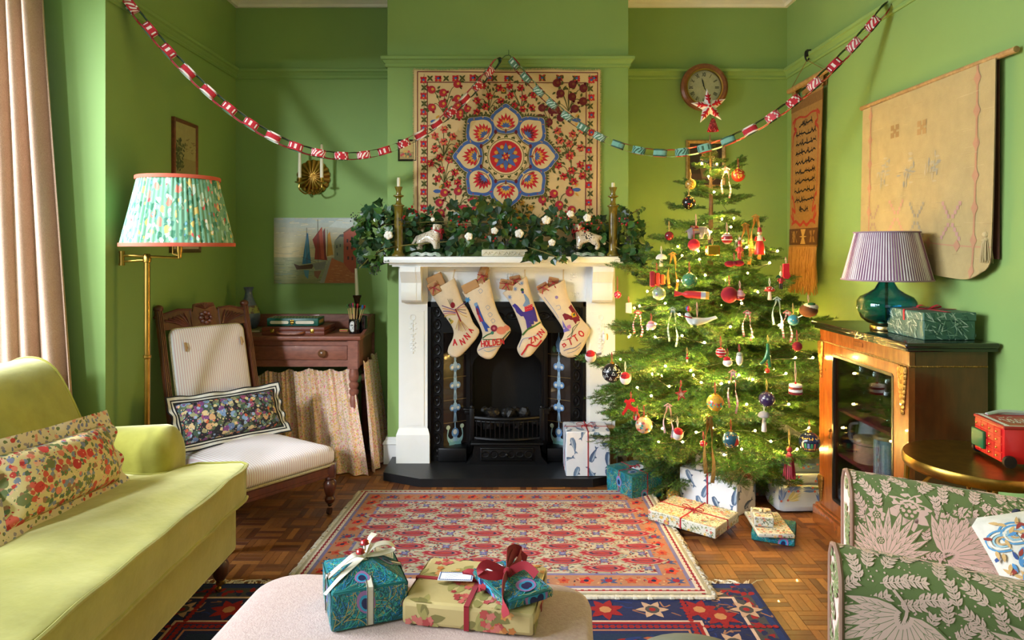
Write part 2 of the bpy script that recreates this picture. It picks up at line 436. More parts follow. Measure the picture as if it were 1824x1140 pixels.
for x in(-1.22,-.35,.52):m.box(x-.03,x+.03,-1.33,-1.27,.95,2.55)
for z in(.98,1.75,2.52):m.box(-1.25,.55,-1.325,-1.275,z-.025,z+.025)
struct(m.build('added_window',white,smooth=0))  # frame of an added, unseen opening that lets the fill light in
# floor: basket-weave parquet, every finger its own block
fl=MB().box(XL-.95,XR+.2,-1.4,YB+.2,-.12,-.013).build('floor',mat('dark_subfloor',(60,36,20),.8),smooth=0);struct(fl)
t=NT('parquet_oak');co=t.coord('Object');geo=t.n('ShaderNodeNewGeometry')
at=t.n('ShaderNodeAttribute',attribute_name='Col')
mp=t.n('ShaderNodeMapping');t.put(mp.inputs['Vector'],geo.outputs['Position']);mp.inputs['Scale'].default_value=(1,1,1)
n1=t.noise(mp.outputs[0],70,5,.7);n2=t.noise(mp.outputs[0],9,3)
c_=t.mix(1.,at.outputs[0],t.ramp(n1,[(.25,(.62,.58,.55,1)),(.75,(1.08,1.05,1,1))]),'MULTIPLY')
c_=t.mix(1.,c_,t.ramp(n2,[(.3,(.8,.8,.8,1)),(.7,(1,1,1,1))]),'MULTIPLY')
t.base(c_,.4,0,0,.04);t.put(t.b.inputs['Roughness'],t.ramp(n2,[(.3,(.40,)*3+(1,)),(.7,(.58,)*3+(1,))]));t.bump(n1,.06,.001)
parq=t.m
PCOL=[(136,84,36),(152,97,43),(112,66,29),(95,52,24),(166,110,52),(124,75,32),(142,88,39),(104,56,27)]
PS=.121;PW=PS/4
def blk(col):
 return MB().add(*blkgeo(PS,PW),0,lin(col))
def blkgeo(L,w):
 a,b,e=L/2-.0005,w/2-.0005,.0008
 v=[(-a,-b,-.012),(a,-b,-.012),(a,b,-.012),(-a,b,-.012),(-a,-b,-e),(a,-b,-e),(a,b,-e),(-a,b,-e),(-a+e,-b+e,0),(a-e,-b+e,0),(a-e,b-e,0),(-a+e,b-e,0)]
 f=[(0,1,5,4),(1,2,6,5),(2,3,7,6),(3,0,4,7),(4,5,9,8),(5,6,10,9),(6,7,11,10),(7,4,8,11),(8,9,10,11)]
 return v,f
blkmesh=[]
for c in PCOL:
 o=blk(c).build('parquet_block',parq,parent=fl,smooth=0,local=True);blkmesh.append(o.data);bpy.data.objects.remove(o)
def seen(x,y):
 """bare floor the photograph shows large, between the rugs and the furniture"""
 if .60<x<1.40 and 1.75<y<2.62 and x>.90:return True
 if .76<x<1.42 and 2.62<=y<3.15:return True
 if-1.12<x<-.8 and 2.62<y<3.55:return True
 return False
cand=[];rest=MB();rp=random.Random(3)
x0=.893-PS*30;y0=2.567-PS*40
for i in range(50):
 for j in range(64):
  for k in range(4):
   cxp,cyp=x0+(i+.5)*PS,y0+(j+.5)*PS
   if(i+j)%2:x,y,r=cxp,cyp+(k-1.5)*PW,0
   else:x,y,r=cxp+(k-1.5)*PW,cyp,PI/2
   if not(XL-.9<x<XR+.05 and-1.2<y<YB):continue
   ci=rp.choices(range(8),(5,4,4,3,2,4,4,3))[0];dz=rp.uniform(-.0006,0)
   if seen(x,y):cand.append((y,x,r,ci,dz))
   else:
    v,f=blkgeo(PS,PW);rest.add(v,f,0,lin(PCOL[ci]),T3(x,y,dz)@R3(0,0,r))
cand.sort()
for q,(y,x,r,ci,dz)in enumerate(cand):
 if q<298:
  o=bpy.data.objects.new('parquet_block',blkmesh[ci]);C.objects.link(o);o.parent=fl
  o.matrix_basis=wm(fl).inverted()@(T3(x,y,dz)@R3(0,0,r))
 else:
  v,f=blkgeo(PS,PW);rest.add(v,f,0,lin(PCOL[ci]),T3(x,y,dz)@R3(0,0,r))
rest.build('parquet_blocks',parq,parent=fl,smooth=0,kind='stuff')
# fireplace
iron=mat('black_cast_iron',(20,20,22),.38,.5,var=.15,vs=12,bump=.25,bs=120)
ironm=mat('matt_black_iron',(13,13,14),.6,.2,var=.2,vs=15,bump=.4,bs=60)
slate=mat('black_slate',(26,27,30),.42,var=.2,vs=9,bump=.15,bs=80)
YL=4.0;FX=-.03
fp=thing('fireplace','white painted fireplace with black cast iron grate, tiled cheeks and black slate hearth','fireplace',(FX,YL,0))
hp=[(-.72,YC-.005),(-.72,3.82),(-.5,3.713),(.44,3.713),(.66,3.82),(.66,YC-.005)]
MB().prism(hp,lambda a,b,d:(a,b,d),0,.045).build('hearth',slate,fp,smooth=0,label='black slate hearth slab with clipped front corners')
m=MB().rbox(-.725,.665,3.848,YC,1.216,1.252,.005)
m.box(-.70,.64,3.885,YC,1.205,1.216).box(-.685,.625,3.90,YC,1.194,1.205)
m.build('mantel_shelf',white,fp)
m=MB().box(-.53,.47,4.03,YC,.985,1.196)
m.box(-.53,.47,4.015,4.03,1.165,1.196).box(-.495,.435,4.022,4.03,.985,.995)
for x in(-.47,.35,-.03):
 for q in range(7):m.ball((x+(q%3)*.016,4.03,1.145-(q//3)*.014),.007,6,4)
 for q in range(6):m.ball((x+.01+(q%3)*.014,4.03,1.02+(q//3)*.014),.006,6,4)
m.build('frieze',white,fp)
for sx in(-1,1):
 a,b=FX+sx*.634,FX+sx*.463;xa,xb=min(a,b),max(a,b)
 m=MB().box(xa,xb,YL,YC,.24,1.196)
 for z0,z1 in((.26,.93),):m.box(xa+.022,xb-.022,YL-.004,YL,z0,z1)
 pil=m.build('pilaster',white,fp)
 m=MB().box(xa-.012,xb+.012,YL-.02,YC,.045,.21)
 m.add(*[(lambda x0,x1,y0,z0,X0,X1,Y0,z1:([(x0,y0,z0),(x1,y0,z0),(x1,YC,z0),(x0,YC,z0),(X0,Y0,z1),(X1,Y0,z1),(X1,YC,z1),(X0,YC,z1)],[(0,1,5,4),(1,2,6,5),(3,0,4,7),(4,5,6,7)]))(xa-.012,xb+.012,YL-.02,.21,xa,xb,YL-.001,.245)][0])
 m.build('plinth',white,pil)
 prof=[(YL,1.194),(YL-.115,1.194),(YL-.118,1.165),(YL-.095,1.135),(YL-.07,1.10),(YL-.075,1.06),(YL-.082,1.03),(YL-.07,1.0),(YL-.045,.985),(YL-.012,.985),(YL,.995)]
 m=MB().prism(prof,lambda y,z,d:(d,y,z),FX+sx*.55-.058,FX+sx*.55+.058)
 m.prism([(y-.004 if y<YL-.02 else y,z)for y,z in prof],lambda y,z,d:(d,y,z),FX+sx*.55-.03,FX+sx*.55+.03)
 m.build('corbel',white,pil)
 xo=FX+sx*.55;m=MB();y_=YL-.006
 m.tube([(xo+.016*math.cos(a),y_,.895+.016*math.sin(a))for a in[2*PI*i/12 for i in range(12)]],.003,5,True)
 for z,w in((.86,.02),(.83,.026),(.80,.016),(.77,.008),(.745,.018),(.72,.014),(.70,.008)):
  for s_ in(-1,1):m.ball((xo+s_*w*.6,y_,z),.008,7,5,sc=(1.2,.5,.8))
  m.ball((xo,y_,z-.012),.006,6,4)
 m.tube([(xo,y_,.88),(xo,y_,.69)],.003,5)
 m.build('garland_relief',white,pil)
I0,I1=-.495,.435
m=MB()
for x0,x1 in((I0,I0+.02),(I1-.02,I1)):m.box(x0,x1,4.0,YC+.02,.045,.985)
m.box(I0,I1,4.0,YC,.955,.985)
for x0,x1 in((I0+.02,I0+.09),(I1-.09,I1-.02)):
 m.box(x0,x1,4.03,YC+.02,.045,.955)
 for z in np.arange(.10,.94,.075):
  xc=(x0+x1)/2;m.tube([(xc+.017*math.cos(a),4.028,z+.028*math.sin(a))for a in[2*PI*i/12 for i in range(12)]],.0055,5,True)
  m.ball((xc,4.028,z),.012,7,5,sc=(.8,.4,1));m.box(xc-.02,xc+.02,4.024,4.03,z+.034,z+.041)
m.box(I0+.09,I1-.09,4.03,YC,.80,.955)
for x in np.arange(I0+.14,I1-.1,.09):
 m.tube([(x+.035*math.cos(a),4.028,.90+.017*math.sin(a))for a in[2*PI*i/14 for i in range(14)]],.005,5,True);m.ball((x,4.028,.90),.012,7,5,sc=(1,.4,1))
m.box(I0+.09,I1-.09,4.022,4.03,.925,.935).box(I0+.09,I1-.09,4.022,4.03,.865,.875)
m.build('iron_surround',iron,fp)
tilem=vcmat('glazed_tile',.18,bump=0,coat=.5,var=.05)
BL,BL2,GR,CR=(98,140,190),(150,185,215),(70,120,90),(215,220,215)
for sx in(-1,1):
 xo,xi=FX+sx*.375,FX+sx*.245
 yo,yi=4.035,4.115
 for k in range(5):
  z0=.13+k*.134;z1=z0+.131
  def tf_(a,b,h,z0=z0):
   x=xo+(xi-xo)*a;y=yo+(yi-yo)*a;n_=V((-sx*(yi-yo)*-1,0,0))
   return(x-sx*h*.5,y-h,z0+b)
  d=Draw(k);d.rect(0,0,1,.131,(38,30,27),0)
  w=.012/.15
  d.rect(.5-.02,0,.5+.02,.131,BL2,1)
  if k==0:
   for q in range(-3,4):d.leaf(.5,.02,PI/2+q*.1,.09,.16,(BL,BL2)[q%2],2+abs(q)*.1)
   d.circ(.5,.07,.16,BL,3,12,.028);d.circ(.5,.075,.09,CR,4,10,.016)
   for q in(-1,1):d.curve([(.5,.03),(.5+q*.2,.02),(.5+q*.33,.05),(.5+q*.28,.1)],.03,(150,190,190),2);d.circ(.5+q*.3,.105,.09,(190,205,180),3,8,.014)
   for q in(-1,1):d.curve([(.5,.02),(.5+q*.12,.0),(.5+q*.25,.012)],.03,(120,170,170),2)
  elif k in(1,2,3):
   cz=.085 if k<3 else .06
   for q in(-1,1):
    d.circ(.5+q*.13,cz,.11,BL,2,10,.02);d.circ(.5+q*.13,cz-.002,.06,CR,3,8,.01)
    d.leaf(.5,cz-.022,PI/2+q*.9,.035,.2,BL2,2)
   d.circ(.5,cz+.012,.09,BL2,3,10,.022);d.circ(.5,cz-.02,.07,BL,3,8,.012)
  else:
   for q in range(-2,3):d.leaf(.5,.015,PI/2+q*.12,.1,.2,(BL,BL2)[q%2],2)
   d.circ(.5,.06,.14,BL,3,10,.03);d.circ(.7,.03,.08,GR,3,8,.02);d.circ(.28,.03,.1,CR,3,8,.016)
  mb=MB();mb.add([tf_(0,0,0),tf_(1,0,0),tf_(1,.131,0),tf_(0,.131,0)],[(0,1,2,3)],0,lin((38,30,27)))
  mb.add([tf_(0,0,-.01),tf_(1,0,-.01),tf_(1,.131,-.01),tf_(0,.131,-.01)],[(3,2,1,0)],0,lin((38,30,27)))
  mb.add([tf_(0,.131,.001),tf_(1,.131,.001),tf_(1,.134,.001),tf_(0,.134,.001)],[(0,1,2,3)],0,lin((120,100,60)))
  d.emit(mb,tf_);mb.build('tile',tilem,fp,smooth=0)
 m=MB()
 for q,(xa,y0)in enumerate(((.245,4.10),(.235,4.085),(.222,4.10))):
  xx=FX+sx*xa;m.box(min(xx,xx-sx*.014),max(xx,xx-sx*.014),y0,YC+.08,.12,.80)
 m.rbox(FX+sx*.233-.026,FX+sx*.233+.026,4.06,4.13,.33,.345,.004).rbox(FX+sx*.233-.02,FX+sx*.233+.02,4.07,4.13,.31,.33,.004)
 m.rbox(FX+sx*.32-.085,FX+sx*.32+.085,4.0,4.10,.045,.128,.01)
 m.build('arch_column',iron,fp)
m=MB()
hood=[(-.215,.70),(-.215,.80),(.215,.80),(.215,.70)]+[(.215*math.cos(a),.70-.11*0+.0-.10*(math.cos(a)**2)+.0)for a in[PI*i/14 for i in range(1,14)]]
arch=[(-.22,.815),(.22,.815),(.22,.60)]+[(.205*math.cos(PI*i/12),.60+.10*math.sin(PI*i/12))for i in range(13)]+[(-.22,.60)]
m.prism(arch,lambda a,b,d:(FX+a,d,b),4.09,4.12)
m.build('arch_hood',iron,fp)
m=MB()
m.box(OX0+.04,OX1-.04,4.33,4.36,.05,.80).box(OX0,OX0+.16,YC,4.36,.05,.8).box(OX1-.16,OX1,YC,4.36,.05,.8).box(OX0,OX1,YC,4.36,.045,.06).box(OX0,OX1,YC,4.36,.785,.80)
m.build('firebox',ironm,fp,smooth=0)
gz0,gz1=.185,.305
def gfront(t):return(FX-.205+.41*t,4.02-.05*math.sin(PI*t),0)
m=MB()
for z,r in((gz0,.011),(gz1,.012),(gz1-.02,.005)):m.tube([(gfront(i/12)[0],gfront(i/12)[1],z)for i in range(13)]+[],r,7)
for sx in(-1,1):
 for z in(gz0,gz1):m.tube([(FX+sx*.205,4.02,z),(FX+sx*.205,4.2,z)],.01,6)
 m.rbox(FX+sx*.205-.014,FX+sx*.205+.014,4.0,4.03,.17,.36,.004);m.ball((FX+sx*.205,4.015,.365),.015,8,6)
m.box(FX-.2,FX+.2,4.0,4.3,gz0-.012,gz0)
grate=m.build('fire_basket',iron,fp)
for i in range(1,15):
 p=gfront(i/15);MB().tube([(p[0],p[1],gz0),(p[0],p[1]-.006,(gz0+gz1)/2),(p[0],p[1],gz1)],.0048,6).build('grate_bar',iron,grate)
m=MB()
tr=[(-.2,.06),(.2,.06),(.215,.17),(-.215,.17)]
m.prism([(-.24,.045),(.24,.045),(.2,.09),(.19,.165),(-.19,.165),(-.2,.09)],lambda a,b,d:(FX+a,d,b),3.96,4.12)
m.rbox(FX-.21,FX+.21,3.945,4.1,.158,.172,.005)
ash=m.build('ash_pan_cover',iron,fp)
m=MB().rbox(FX-.155,FX+.155,3.948,3.97,.068,.145,.006)
for i in range(6):
 x=FX-.125+i*.05;m.tube([(x+.02*math.cos(a),3.948,.107+.02*math.sin(a)*(1 if i%2 else .7))for a in[2*PI*j/10 for j in range(10)]],.004,5,True)
m.ball((FX,3.94,.107),.012,8,6)
m.tube([(FX-.145,3.946,.075),(FX+.145,3.946,.075),(FX+.145,3.946,.138),(FX-.145,3.946,.138)],.003,5,True)
m.build('ash_pan_front',iron,ash,label='relief moulded ash pan front with round knob')
coalm=mat('coal',(22,21,22),.55,var=.3,vs=40,bump=.7,bs=70,bd=.004)
rc=random.Random(5)
for i in range(16):
 r=rc.uniform(.024,.036);lay=i//9
 c=(FX-.16+(i%9)*.04+lay*.02+rc.uniform(-.01,.01),4.06+rc.uniform(-.02,.05)+lay*.03,gz0+.03+.06*lay+rc.uniform(0,.015)+.032)
 bm=bmesh.new();bmesh.ops.create_icosphere(bm,subdivisions=2,radius=r)
 for v in bm.verts:v.co*=1+.5*noise.noise(v.co*38+V((i*3.1,0,0)))
 bm.verts.index_update()
 m=MB().add([V(c)+v.co for v in bm.verts],[[v.index for v in f.verts]for f in bm.faces]);bm.free()
 tag(m.build('coal',coalm,smooth=0),'rough black lump of coal heaped in the fire basket','coal','lumps of coal in the fireplace')
 # rugs
rugm=vcmat('rug_pile',.95,sheen=.03,gain=.78,bump=.5,bs=260,spec=.1,bd=.003,var=.1,vs=60)
woolf=mat('cream_wool_fringe',(214,204,184),.95,var=.1,vs=80)
def bil(c,u,v):return V((c[0][0]*(1-u)*(1-v)+c[1][0]*u*(1-v)+c[2][0]*u*v+c[3][0]*(1-u)*v,c[0][1]*(1-u)*(1-v)+c[1][1]*u*(1-v)+c[2][1]*u*v+c[3][1]*(1-u)*v,0))
def rugmesh(c,w,h,z,d,base):
 mb=MB()
 def fn(x,y,hh):p=bil(c,x/w,y/h);return(p.x,p.y,z+hh)
 n=12
 top=[fn(0,0,0),fn(w,0,0),fn(w,h,0),fn(0,h,0)];bot=[(p[0],p[1],z-.009)for p in top]
 mb.add(top+bot,[(0,1,2,3),(7,6,5,4)]+[(i,i+4,(i+1)%4+4,(i+1)%4)for i in range(4)],0,lin(base))
 d.emit(mb,fn,clip=(0,w,0,h),dh=.00012);return mb,fn
d=Draw(11);w,h=1.57,1.08;r=d.r
RED,PINK,CRM,BLU,TEAL,TAN,ORG,NAVY=(170,48,58),(194,104,108),(184,176,150),(112,116,164),(98,124,126),(192,158,112),(206,98,54),(44,46,78)
d.rect(0,0,w,h,CRM,0)
for(i0,col)in((.012,(232,222,206)),(.022,(150,60,70)),(.03,(226,210,196)),(.045,(132,126,170)),(.06,(190,132,100)),(.145,(132,126,170)),(.16,(206,194,172))):
 d.rect(i0,i0,w-i0,h-i0,col,1+i0*10)
n=60
for i in range(n):
 for(a,b)in((i/n*w,.022),(i/n*w,h-.028)):d.rect(a,b,a+.011,b+.012,(176,42,52),2.5)
for i in range(42):
 for(a,b)in((.02,i/42*h),(w-.034,i/42*h)):d.rect(a,b,a+.014,b+.009,(160,40,56),2.5)
def border_flowers(x0,y0,x1,y1,k):
 for i in range(k):
  t_=(i+.5)/k;x=x0+(x1-x0)*t_;y=y0+(y1-y0)*t_;e=i%3
  if e==0:
   for q in range(5):d.leaf(x,y,q*1.256,.032,.026,(196,46,52)if q%2 else(222,92,60),4)
   d.circ(x,y,.01,NAVY,5)
  elif e==1:
   for q in range(6):d.leaf(x,y-.006,-.4+q*.78,.036,.016,(78,92,140),4)
   d.circ(x,y,.014,(170,40,56),5)
  else:
   d.flower(x,y,.026,5,(206,92,60),(180,50,50),4,.3)
  for q in range(7):d.leaf(x+r.uniform(-.06,.06),y+r.uniform(-.03,.03),r.uniform(0,6),.016,.007,r.choice([RED,ORG,TEAL,(60,50,60),(220,170,120)]),3.5)
border_flowers(.06,.102,w-.06,.102,17);border_flowers(.06,h-.102,w-.06,h-.102,17)
border_flowers(.102,.14,.102,h-.14,10);border_flowers(w-.102,.14,w-.102,h-.14,10)
fx0,fx1,fy0,fy1=.165,w-.165,.165,h-.165
for i in range(5600):
 x,y=r.uniform(fx0,fx1),r.uniform(fy0,fy1)
 d.leaf(x,y,r.gauss(0,.5)+r.choice([0,PI]),r.uniform(.009,.02),r.uniform(.006,.009),r.choice([RED,RED,RED,(186,70,74),PINK,TEAL,BLU,TAN,(188,60,60),(150,150,120),(90,80,96)]),3)
def paisley(x,y,L,Hh):
 def body(k,sx=1,sy=1):return[(x+L*a*sx*k,y+Hh*b*sy*k)for a,b in((-.62,.12),(-.5,-.18),(-.25,-.42),(.1,-.5),(.4,-.3),(.52,0),(.4,.32),(.1,.48),(-.15,.4),(-.35,.3),(-.5,.36))]
 d.poly(body(1.34),CRM,4.5);d.poly(body(1.12),(196,84,92),5);d.poly(body(1.0),(172,46,60),6);d.poly(body(.8),(206,120,120),7);d.poly(body(.66),(78,58,88),8);d.poly(body(.5),(202,74,66),9)
 d.line([(x-L*.3,y),(x+L*.3,y)],.004,NAVY,10)
 for q in range(9):a=2*PI*q/9;d.leaf(x+L*.56*math.cos(a),y+Hh*.6*math.sin(a),a,.014,.007,RED,5)
row=0;y=fy0+.035
while y<fy1:
 x=fx0+.06+(row%2)*.165
 while x<fx1+.05:
  if x<fx1-.02:paisley(x,y,.14,.056)
  xx=x+.165
  if xx<fx1-.02:
   for q in range(4):d.leaf(xx,y,q*PI/2+.78,.024,.014,(110,112,160),5)
   d.circ(xx,y,.009,(150,140,180),6)
   for q in(-1,1):d.rect(xx-.045+q*.006,y-.006,xx-.042+q*.006,y+.006,(50,70,78),5)
  x+=.33
 y+=.066;row+=1
cr=[(-.86,2.52),(.735,2.515),(.72,3.60),(-.79,3.60)]
rug1=thing('paisley_rug','pale red paisley patterned wool rug lying before the hearth','rug',(0,3.05,0))
mb,rfn=rugmesh(cr,w,h,.0245,d,CRM);mb.build('pile',rugm,rug1,smooth=0)
def fringe(fn,w,h,sides,n,L,z,wd=.004,seed=1,wild=.4):
 m=MB();q=random.Random(seed)
 for sd in sides:
  for i in range(n):
   t_=(i+q.random())/n;l_=L*q.uniform(.6,1.15);k=q.gauss(0,wild)*l_
   if sd=='L':p,e=(0,t_*h),(-l_,t_*h+k)
   elif sd=='R':p,e=(w,t_*h),(w+l_,t_*h+k)
   elif sd=='F':p,e=(t_*w,h),(t_*w+k,h+l_)
   else:p,e=(t_*w,0),(t_*w+k,-l_)
   a=V(fn(p[0],p[1],0));b=V(fn(e[0],e[1],0));a.z=z;b.z=max(.0025,z-.012);c=(a+b)/2;c.z=z+q.uniform(0,.004)
   m.tube([a,c,b],[wd/2,wd/2,wd*.3],4)
 return m
fringe(rfn,w,h,('L','R'),170,.03,.02,.008,3,.5).build('fringe',woolf,rug1,kind='stuff')
m=MB();q=random.Random(4)
for i in range(120):
 t_=i/119;p=V(rfn(t_*w,0,0));m.ball((p.x,p.y-.008,.017),.013,6,4,sc=(1.3,q.uniform(.7,1.2),.6))
m.build('selvedge',woolf,rug1,label='shaggy cream near edge of the rug')
d=Draw(12);w,h=2.35,2.2;r=d.r
NV,RD,GY,IV=(38,46,88),(158,34,38),(78,76,76),(222,190,168)
d.rect(0,0,w,h,NV,0)
def ringr(i0,i1,col,l):
 d.rect(i0,i0,w-i0,h-i0,col,l)
ringr(.012,0,(36,56,110),1);ringr(.035,0,GY,1.2)
for i in range(150):
 t_=i/150
 for(a,b)in((t_*w,h-.065),(t_*w,.065),(.065,t_*h),(w-.065,t_*h)):d.leaf(a,b,r.uniform(0,6),.035,.022,RD if i%2 else NV,2)
ringr(.10,0,IV,3);ringr(.112,0,NV,3.2)
for i in range(420):
 s_=r.random();k=r.choice('abcd');o_=r.uniform(.13,.25)
 x,y={'a':(s_*w,h-o_),'b':(s_*w,o_),'c':(o_,s_*h),'d':(w-o_,s_*h)}[k]
 d.curve([(x,y),(x+r.uniform(-.03,.03),y+r.uniform(-.02,.02)),(x+r.uniform(-.05,.05),y+r.uniform(-.03,.03))],.006,r.choice([(170,120,90),(150,100,80),(36,56,120),(60,60,66)]),3.6,3)
for i in range(14):
 t_=(i+.5)/14
 for(x,y)in((t_*w,h-.19),(w-.19,t_*h),(.19,t_*h)):
  if i%2:d.flower(x,y,.06,6,(204,168,140),(70,70,74),4,0,.5);d.circ(x,y,.026,GY,5.5);d.circ(x,y,.012,RD,6)
  else:d.flower(x,y,.07,7,RD,(200,140,90),4,.3,.5)
ringr(.262,0,IV,6.5);ringr(.272,0,RD,6.7);ringr(.285,0,NV,6.9)
for i in range(110):
 t_=i/110
 for(a,b)in((t_*w,h-.30),(.30,t_*h),(w-.30,t_*h)):d.circ(a,b,.011,RD,7.2,6)
ringr(.318,0,(196,130,96),7.4);ringr(.326,0,NV,7.5);ringr(.345,0,RD,7.6)
X0,X1,Y0,Y1=.345,w-.345,.345,h-.345
for(cx_,sx)in((X1,-1),(X0,1)):
 pts=[(cx_,Y1),(cx_+sx*.58,Y1),(cx_+sx*.42,Y1-.12),(cx_+sx*.34,Y1-.17),(cx_+sx*.14,Y1-.19),(cx_+sx*.1,Y1-.3),(cx_+sx*.03,Y1-.42),(cx_,Y1-.5)]
 d.poly(pts,(36,54,84),8);d.curve(pts[1:],.016,(214,206,190),8.5,4)
 d.line([(cx_+sx*.14,Y1-.19),(cx_+sx*.06,Y1-.08)],.014,(214,206,190),8.5)
 for q in range(9):d.leaf(cx_+sx*r.uniform(.05,.4),Y1-r.uniform(.02,.1),r.uniform(-.4,.4),.07,.018,r.choice([(206,172,120),RD,(190,96,60),(38,60,120)]),8.6)
for i in range(26):
 x,y=r.uniform(X0+.1,X1-.1),r.uniform(Y0,Y1-.06);k=i%4
 if k==0:d.circ(x,y,.055,(120,44,46),7.8,12);d.circ(x,y,.03,RD,7.9,8);d.line([(x-.03,y),(x+.03,y)],.006,(196,130,96),8)
 elif k==1:
  for q in range(8):d.leaf(x,y,q*PI/4,.07,.035,(38,58,108),8)
  d.circ(x,y,.03,(170,60,52),8.2)
 elif k==2:
  d.line([(x,y),(x-.06,y-.06)],.012,IV,8.3);d.line([(x,y),(x+.06,y-.06)],.012,IV,8.3);d.line([(x,y),(x,y+.05)],.014,(200,210,210),8.3);d.leaf(x,y,0,.05,.03,NV,8.1);d.leaf(x,y,PI,.05,.03,NV,8.1)
 else:
  d.curve([(x-.06,y),(x,y+.03),(x+.06,y)],.012,NV,8,4);d.flower(x,y,.04,5,(196,120,90),NV,8.2)
for i in range(500):
 d.leaf(r.uniform(X0,X1),r.uniform(Y0,Y1-.03),r.uniform(0,6),.02,.008,r.choice([NV,(120,30,36),(200,180,160),(60,80,130),(180,60,50)]),7.7)
cr2=[(-1.40,.42),(.905,.42),(.92,2.622),(-1.43,2.622)]
rug2=thing('navy_rug','dark navy and red bordered oriental rug partly under the paisley rug and ottoman','rug',(0,1.5,0))
mb,rfn2=rugmesh(cr2,w,h,.0115,d,NV);mb.build('pile',rugm,rug2,smooth=0)
fringe(rfn2,w,h,('F',),330,.045,.008,.005,8,.8).build('fringe',woolf,rug2,kind='stuff')
# curtain
t=NT('herringbone_curtain');co=t.coord('Object')
w1=t.n('ShaderNodeTexWave',wave_type='BANDS',bands_direction='DIAGONAL');t.put(w1.inputs['Vector'],co);w1.inputs['Scale'].default_value=110;w1.inputs['Distortion'].default_value=3;w1.inputs['Detail Scale'].default_value=4
nz=t.noise(co,14,4)
t.base(t.mix(t.ramp(w1.outputs[0],[(.3,(0,0,0,1)),(.7,(1,1,1,1))]),L4((150,112,90)),t.mix(nz,L4((206,176,152)),L4((190,156,132)))),.9,0,.2)
t.bump(w1.outputs[0],.2,.002);curtm=t.m
def curt(u,v):
 uu=2*u if u<=.5 else 2-2*u;back=0 if u<=.5 else .006
 z=.01+2.47*v;xe=-1.98-(z-2.35)*.0694;x=-2.42+(xe+2.42)*uu
 ph=uu*5.6+.25*noise.noise(V((uu*3,v*1.2,0)))
 y=2.905+(.024+.006*math.sin(uu*9))*math.sin(2*PI*ph)+.012*math.sin(2*PI*ph*2+v*1.5)*(.6+.4*v)+back
 return(x+.016*math.cos(2*PI*ph),y,z)
ct=thing('window_curtain','brown herringbone full length curtain hanging in the window bay behind the sofa','curtain',(-2.15,2.9,0))
MB().surf(curt,220,22,True).build('curtain_cloth',curtm,ct,smooth=70)
ct=thing('window_curtain','added brown curtain panel, out of view, shading the window reveal','curtain',(-2.58,.56,0))  # added unseen panel, keeps the side daylight off the reveal
MB().surf(lambda u,v:(-2.80+(curt(u,v)[0]+2.42)*.92,curt(u,v)[1]-2.905+.56,curt(u,v)[2]),160,12,True).build('curtain_cloth',curtm,ct,smooth=70)
# olive velvet sofa
t=NT('olive_velvet');co=t.coord('Object');n1=t.noise(co,5,5,.65);n2=t.noise(co,320,2)
lw=t.n('ShaderNodeLayerWeight',i_Blend=.42)
cc=t.mix(t.ramp(n1,[(.3,(0,0,0,1)),(.7,(1,1,1,1))]),L4((134,130,44)),L4((166,160,66)))
t.base(cc,.78,0,1.0,0,.2);t.b.inputs['Sheen Roughness'].default_value=.5;t.put(t.b.inputs['Sheen Tint'],L4((244,242,190)))
t.bump(t.noise(co,9,4),.35,.012);velvet=t.m
darkwood=wood('dark_turned_wood',(58,32,20),(92,54,30),.35,(1,1,.2),14)
brass=mat('aged_brass',(184,146,72),.28,1,var=.12,vs=18,bump=.05,bs=60)
sofa=thing('velvet_sofa','olive green velvet sofa with rolled arm and single seat cushion','sofa',(-1.5,1.75,0))
def loft(mb,prof,axis,a0,a1,r0=.0,r1=.0,n=8,k=24,cen=None,wob=0,mi=0,mid=0):
 """closed 2-D profile swept between a0 and a1, ends rounded by r0/r1; axis(p,q,a)->3D"""
 cx=sum(p[0]for p in prof)/len(prof);cy=sum(p[1]for p in prof)/len(prof)
 if cen:cx,cy=cen
 m_=len(prof);st=[]
 sz=max(abs(p[0]-cx)for p in prof)
 if r0:
  for i in range(n):an=PI/2*i/n;st.append((a0+r0*(1-math.sin(an)),1-r0/sz*(1-math.cos(PI/2-an))*1 if 0 else None));st[-1]=(a0+r0*(1-math.sin(an)),None,math.cos(an))
 sts=[]
 def ins(c):return max(.02,1-c)
 if r0:sts+=[(a0,ins(r0/sz)*.0+.02)]+[(a0+r0*(1-math.cos(PI/2*i/n)),1-r0/sz*(1-math.sin(PI/2*i/n)))for i in range(n+1)]
 else:sts+=[(a0,.02),(a0,1)]
 for i in range(1,mid+1):sts.append((a0+(a1-a0)*i/(mid+1),1))
 if r1:sts+=[(a1-r1*(1-math.cos(PI/2*i/n)),1-r1/sz*(1-math.sin(PI/2*i/n)))for i in range(n,-1,-1)]+[(a1,.02)]
 else:sts+=[(a1,1),(a1,.02)]
 vs=[]
 for a,f in sts:
  for(p,q)in prof:vs.append(axis(cx+(p-cx)*f,cy+(q-cy)*f,a))
 K=len(sts)
 fs=[(j*m_+i,j*m_+(i+1)%m_,(j+1)*m_+(i+1)%m_,(j+1)*m_+i)for j in range(K-1)for i in range(m_)]
 return mb.add(vs,fs,mi)
bp=[(p.x,p.y)for p in bez([(-1.60,.40,0),(-1.672,.61,0),(-1.745,.77,0),(-1.80,.845,0),(-1.87,.872,0),(-1.95,.855,0),(-2.02,.78,0),(-2.03,.5,0),(-2.0,.2,0),(-1.8,.17,0),(-1.62,.25,0),(-1.60,.40,0)],3)][:-1]
back=loft(MB(),bp,lambda p,q,a:(p,a,q),.8,2.70,.05,.05,mid=20).build('backrest',velvet,sofa,smooth=60)
MB().tube([(p*.999-.004,2.665,q)for p,q in bp[2:22]],.006,6).build('piping',velvet,back)
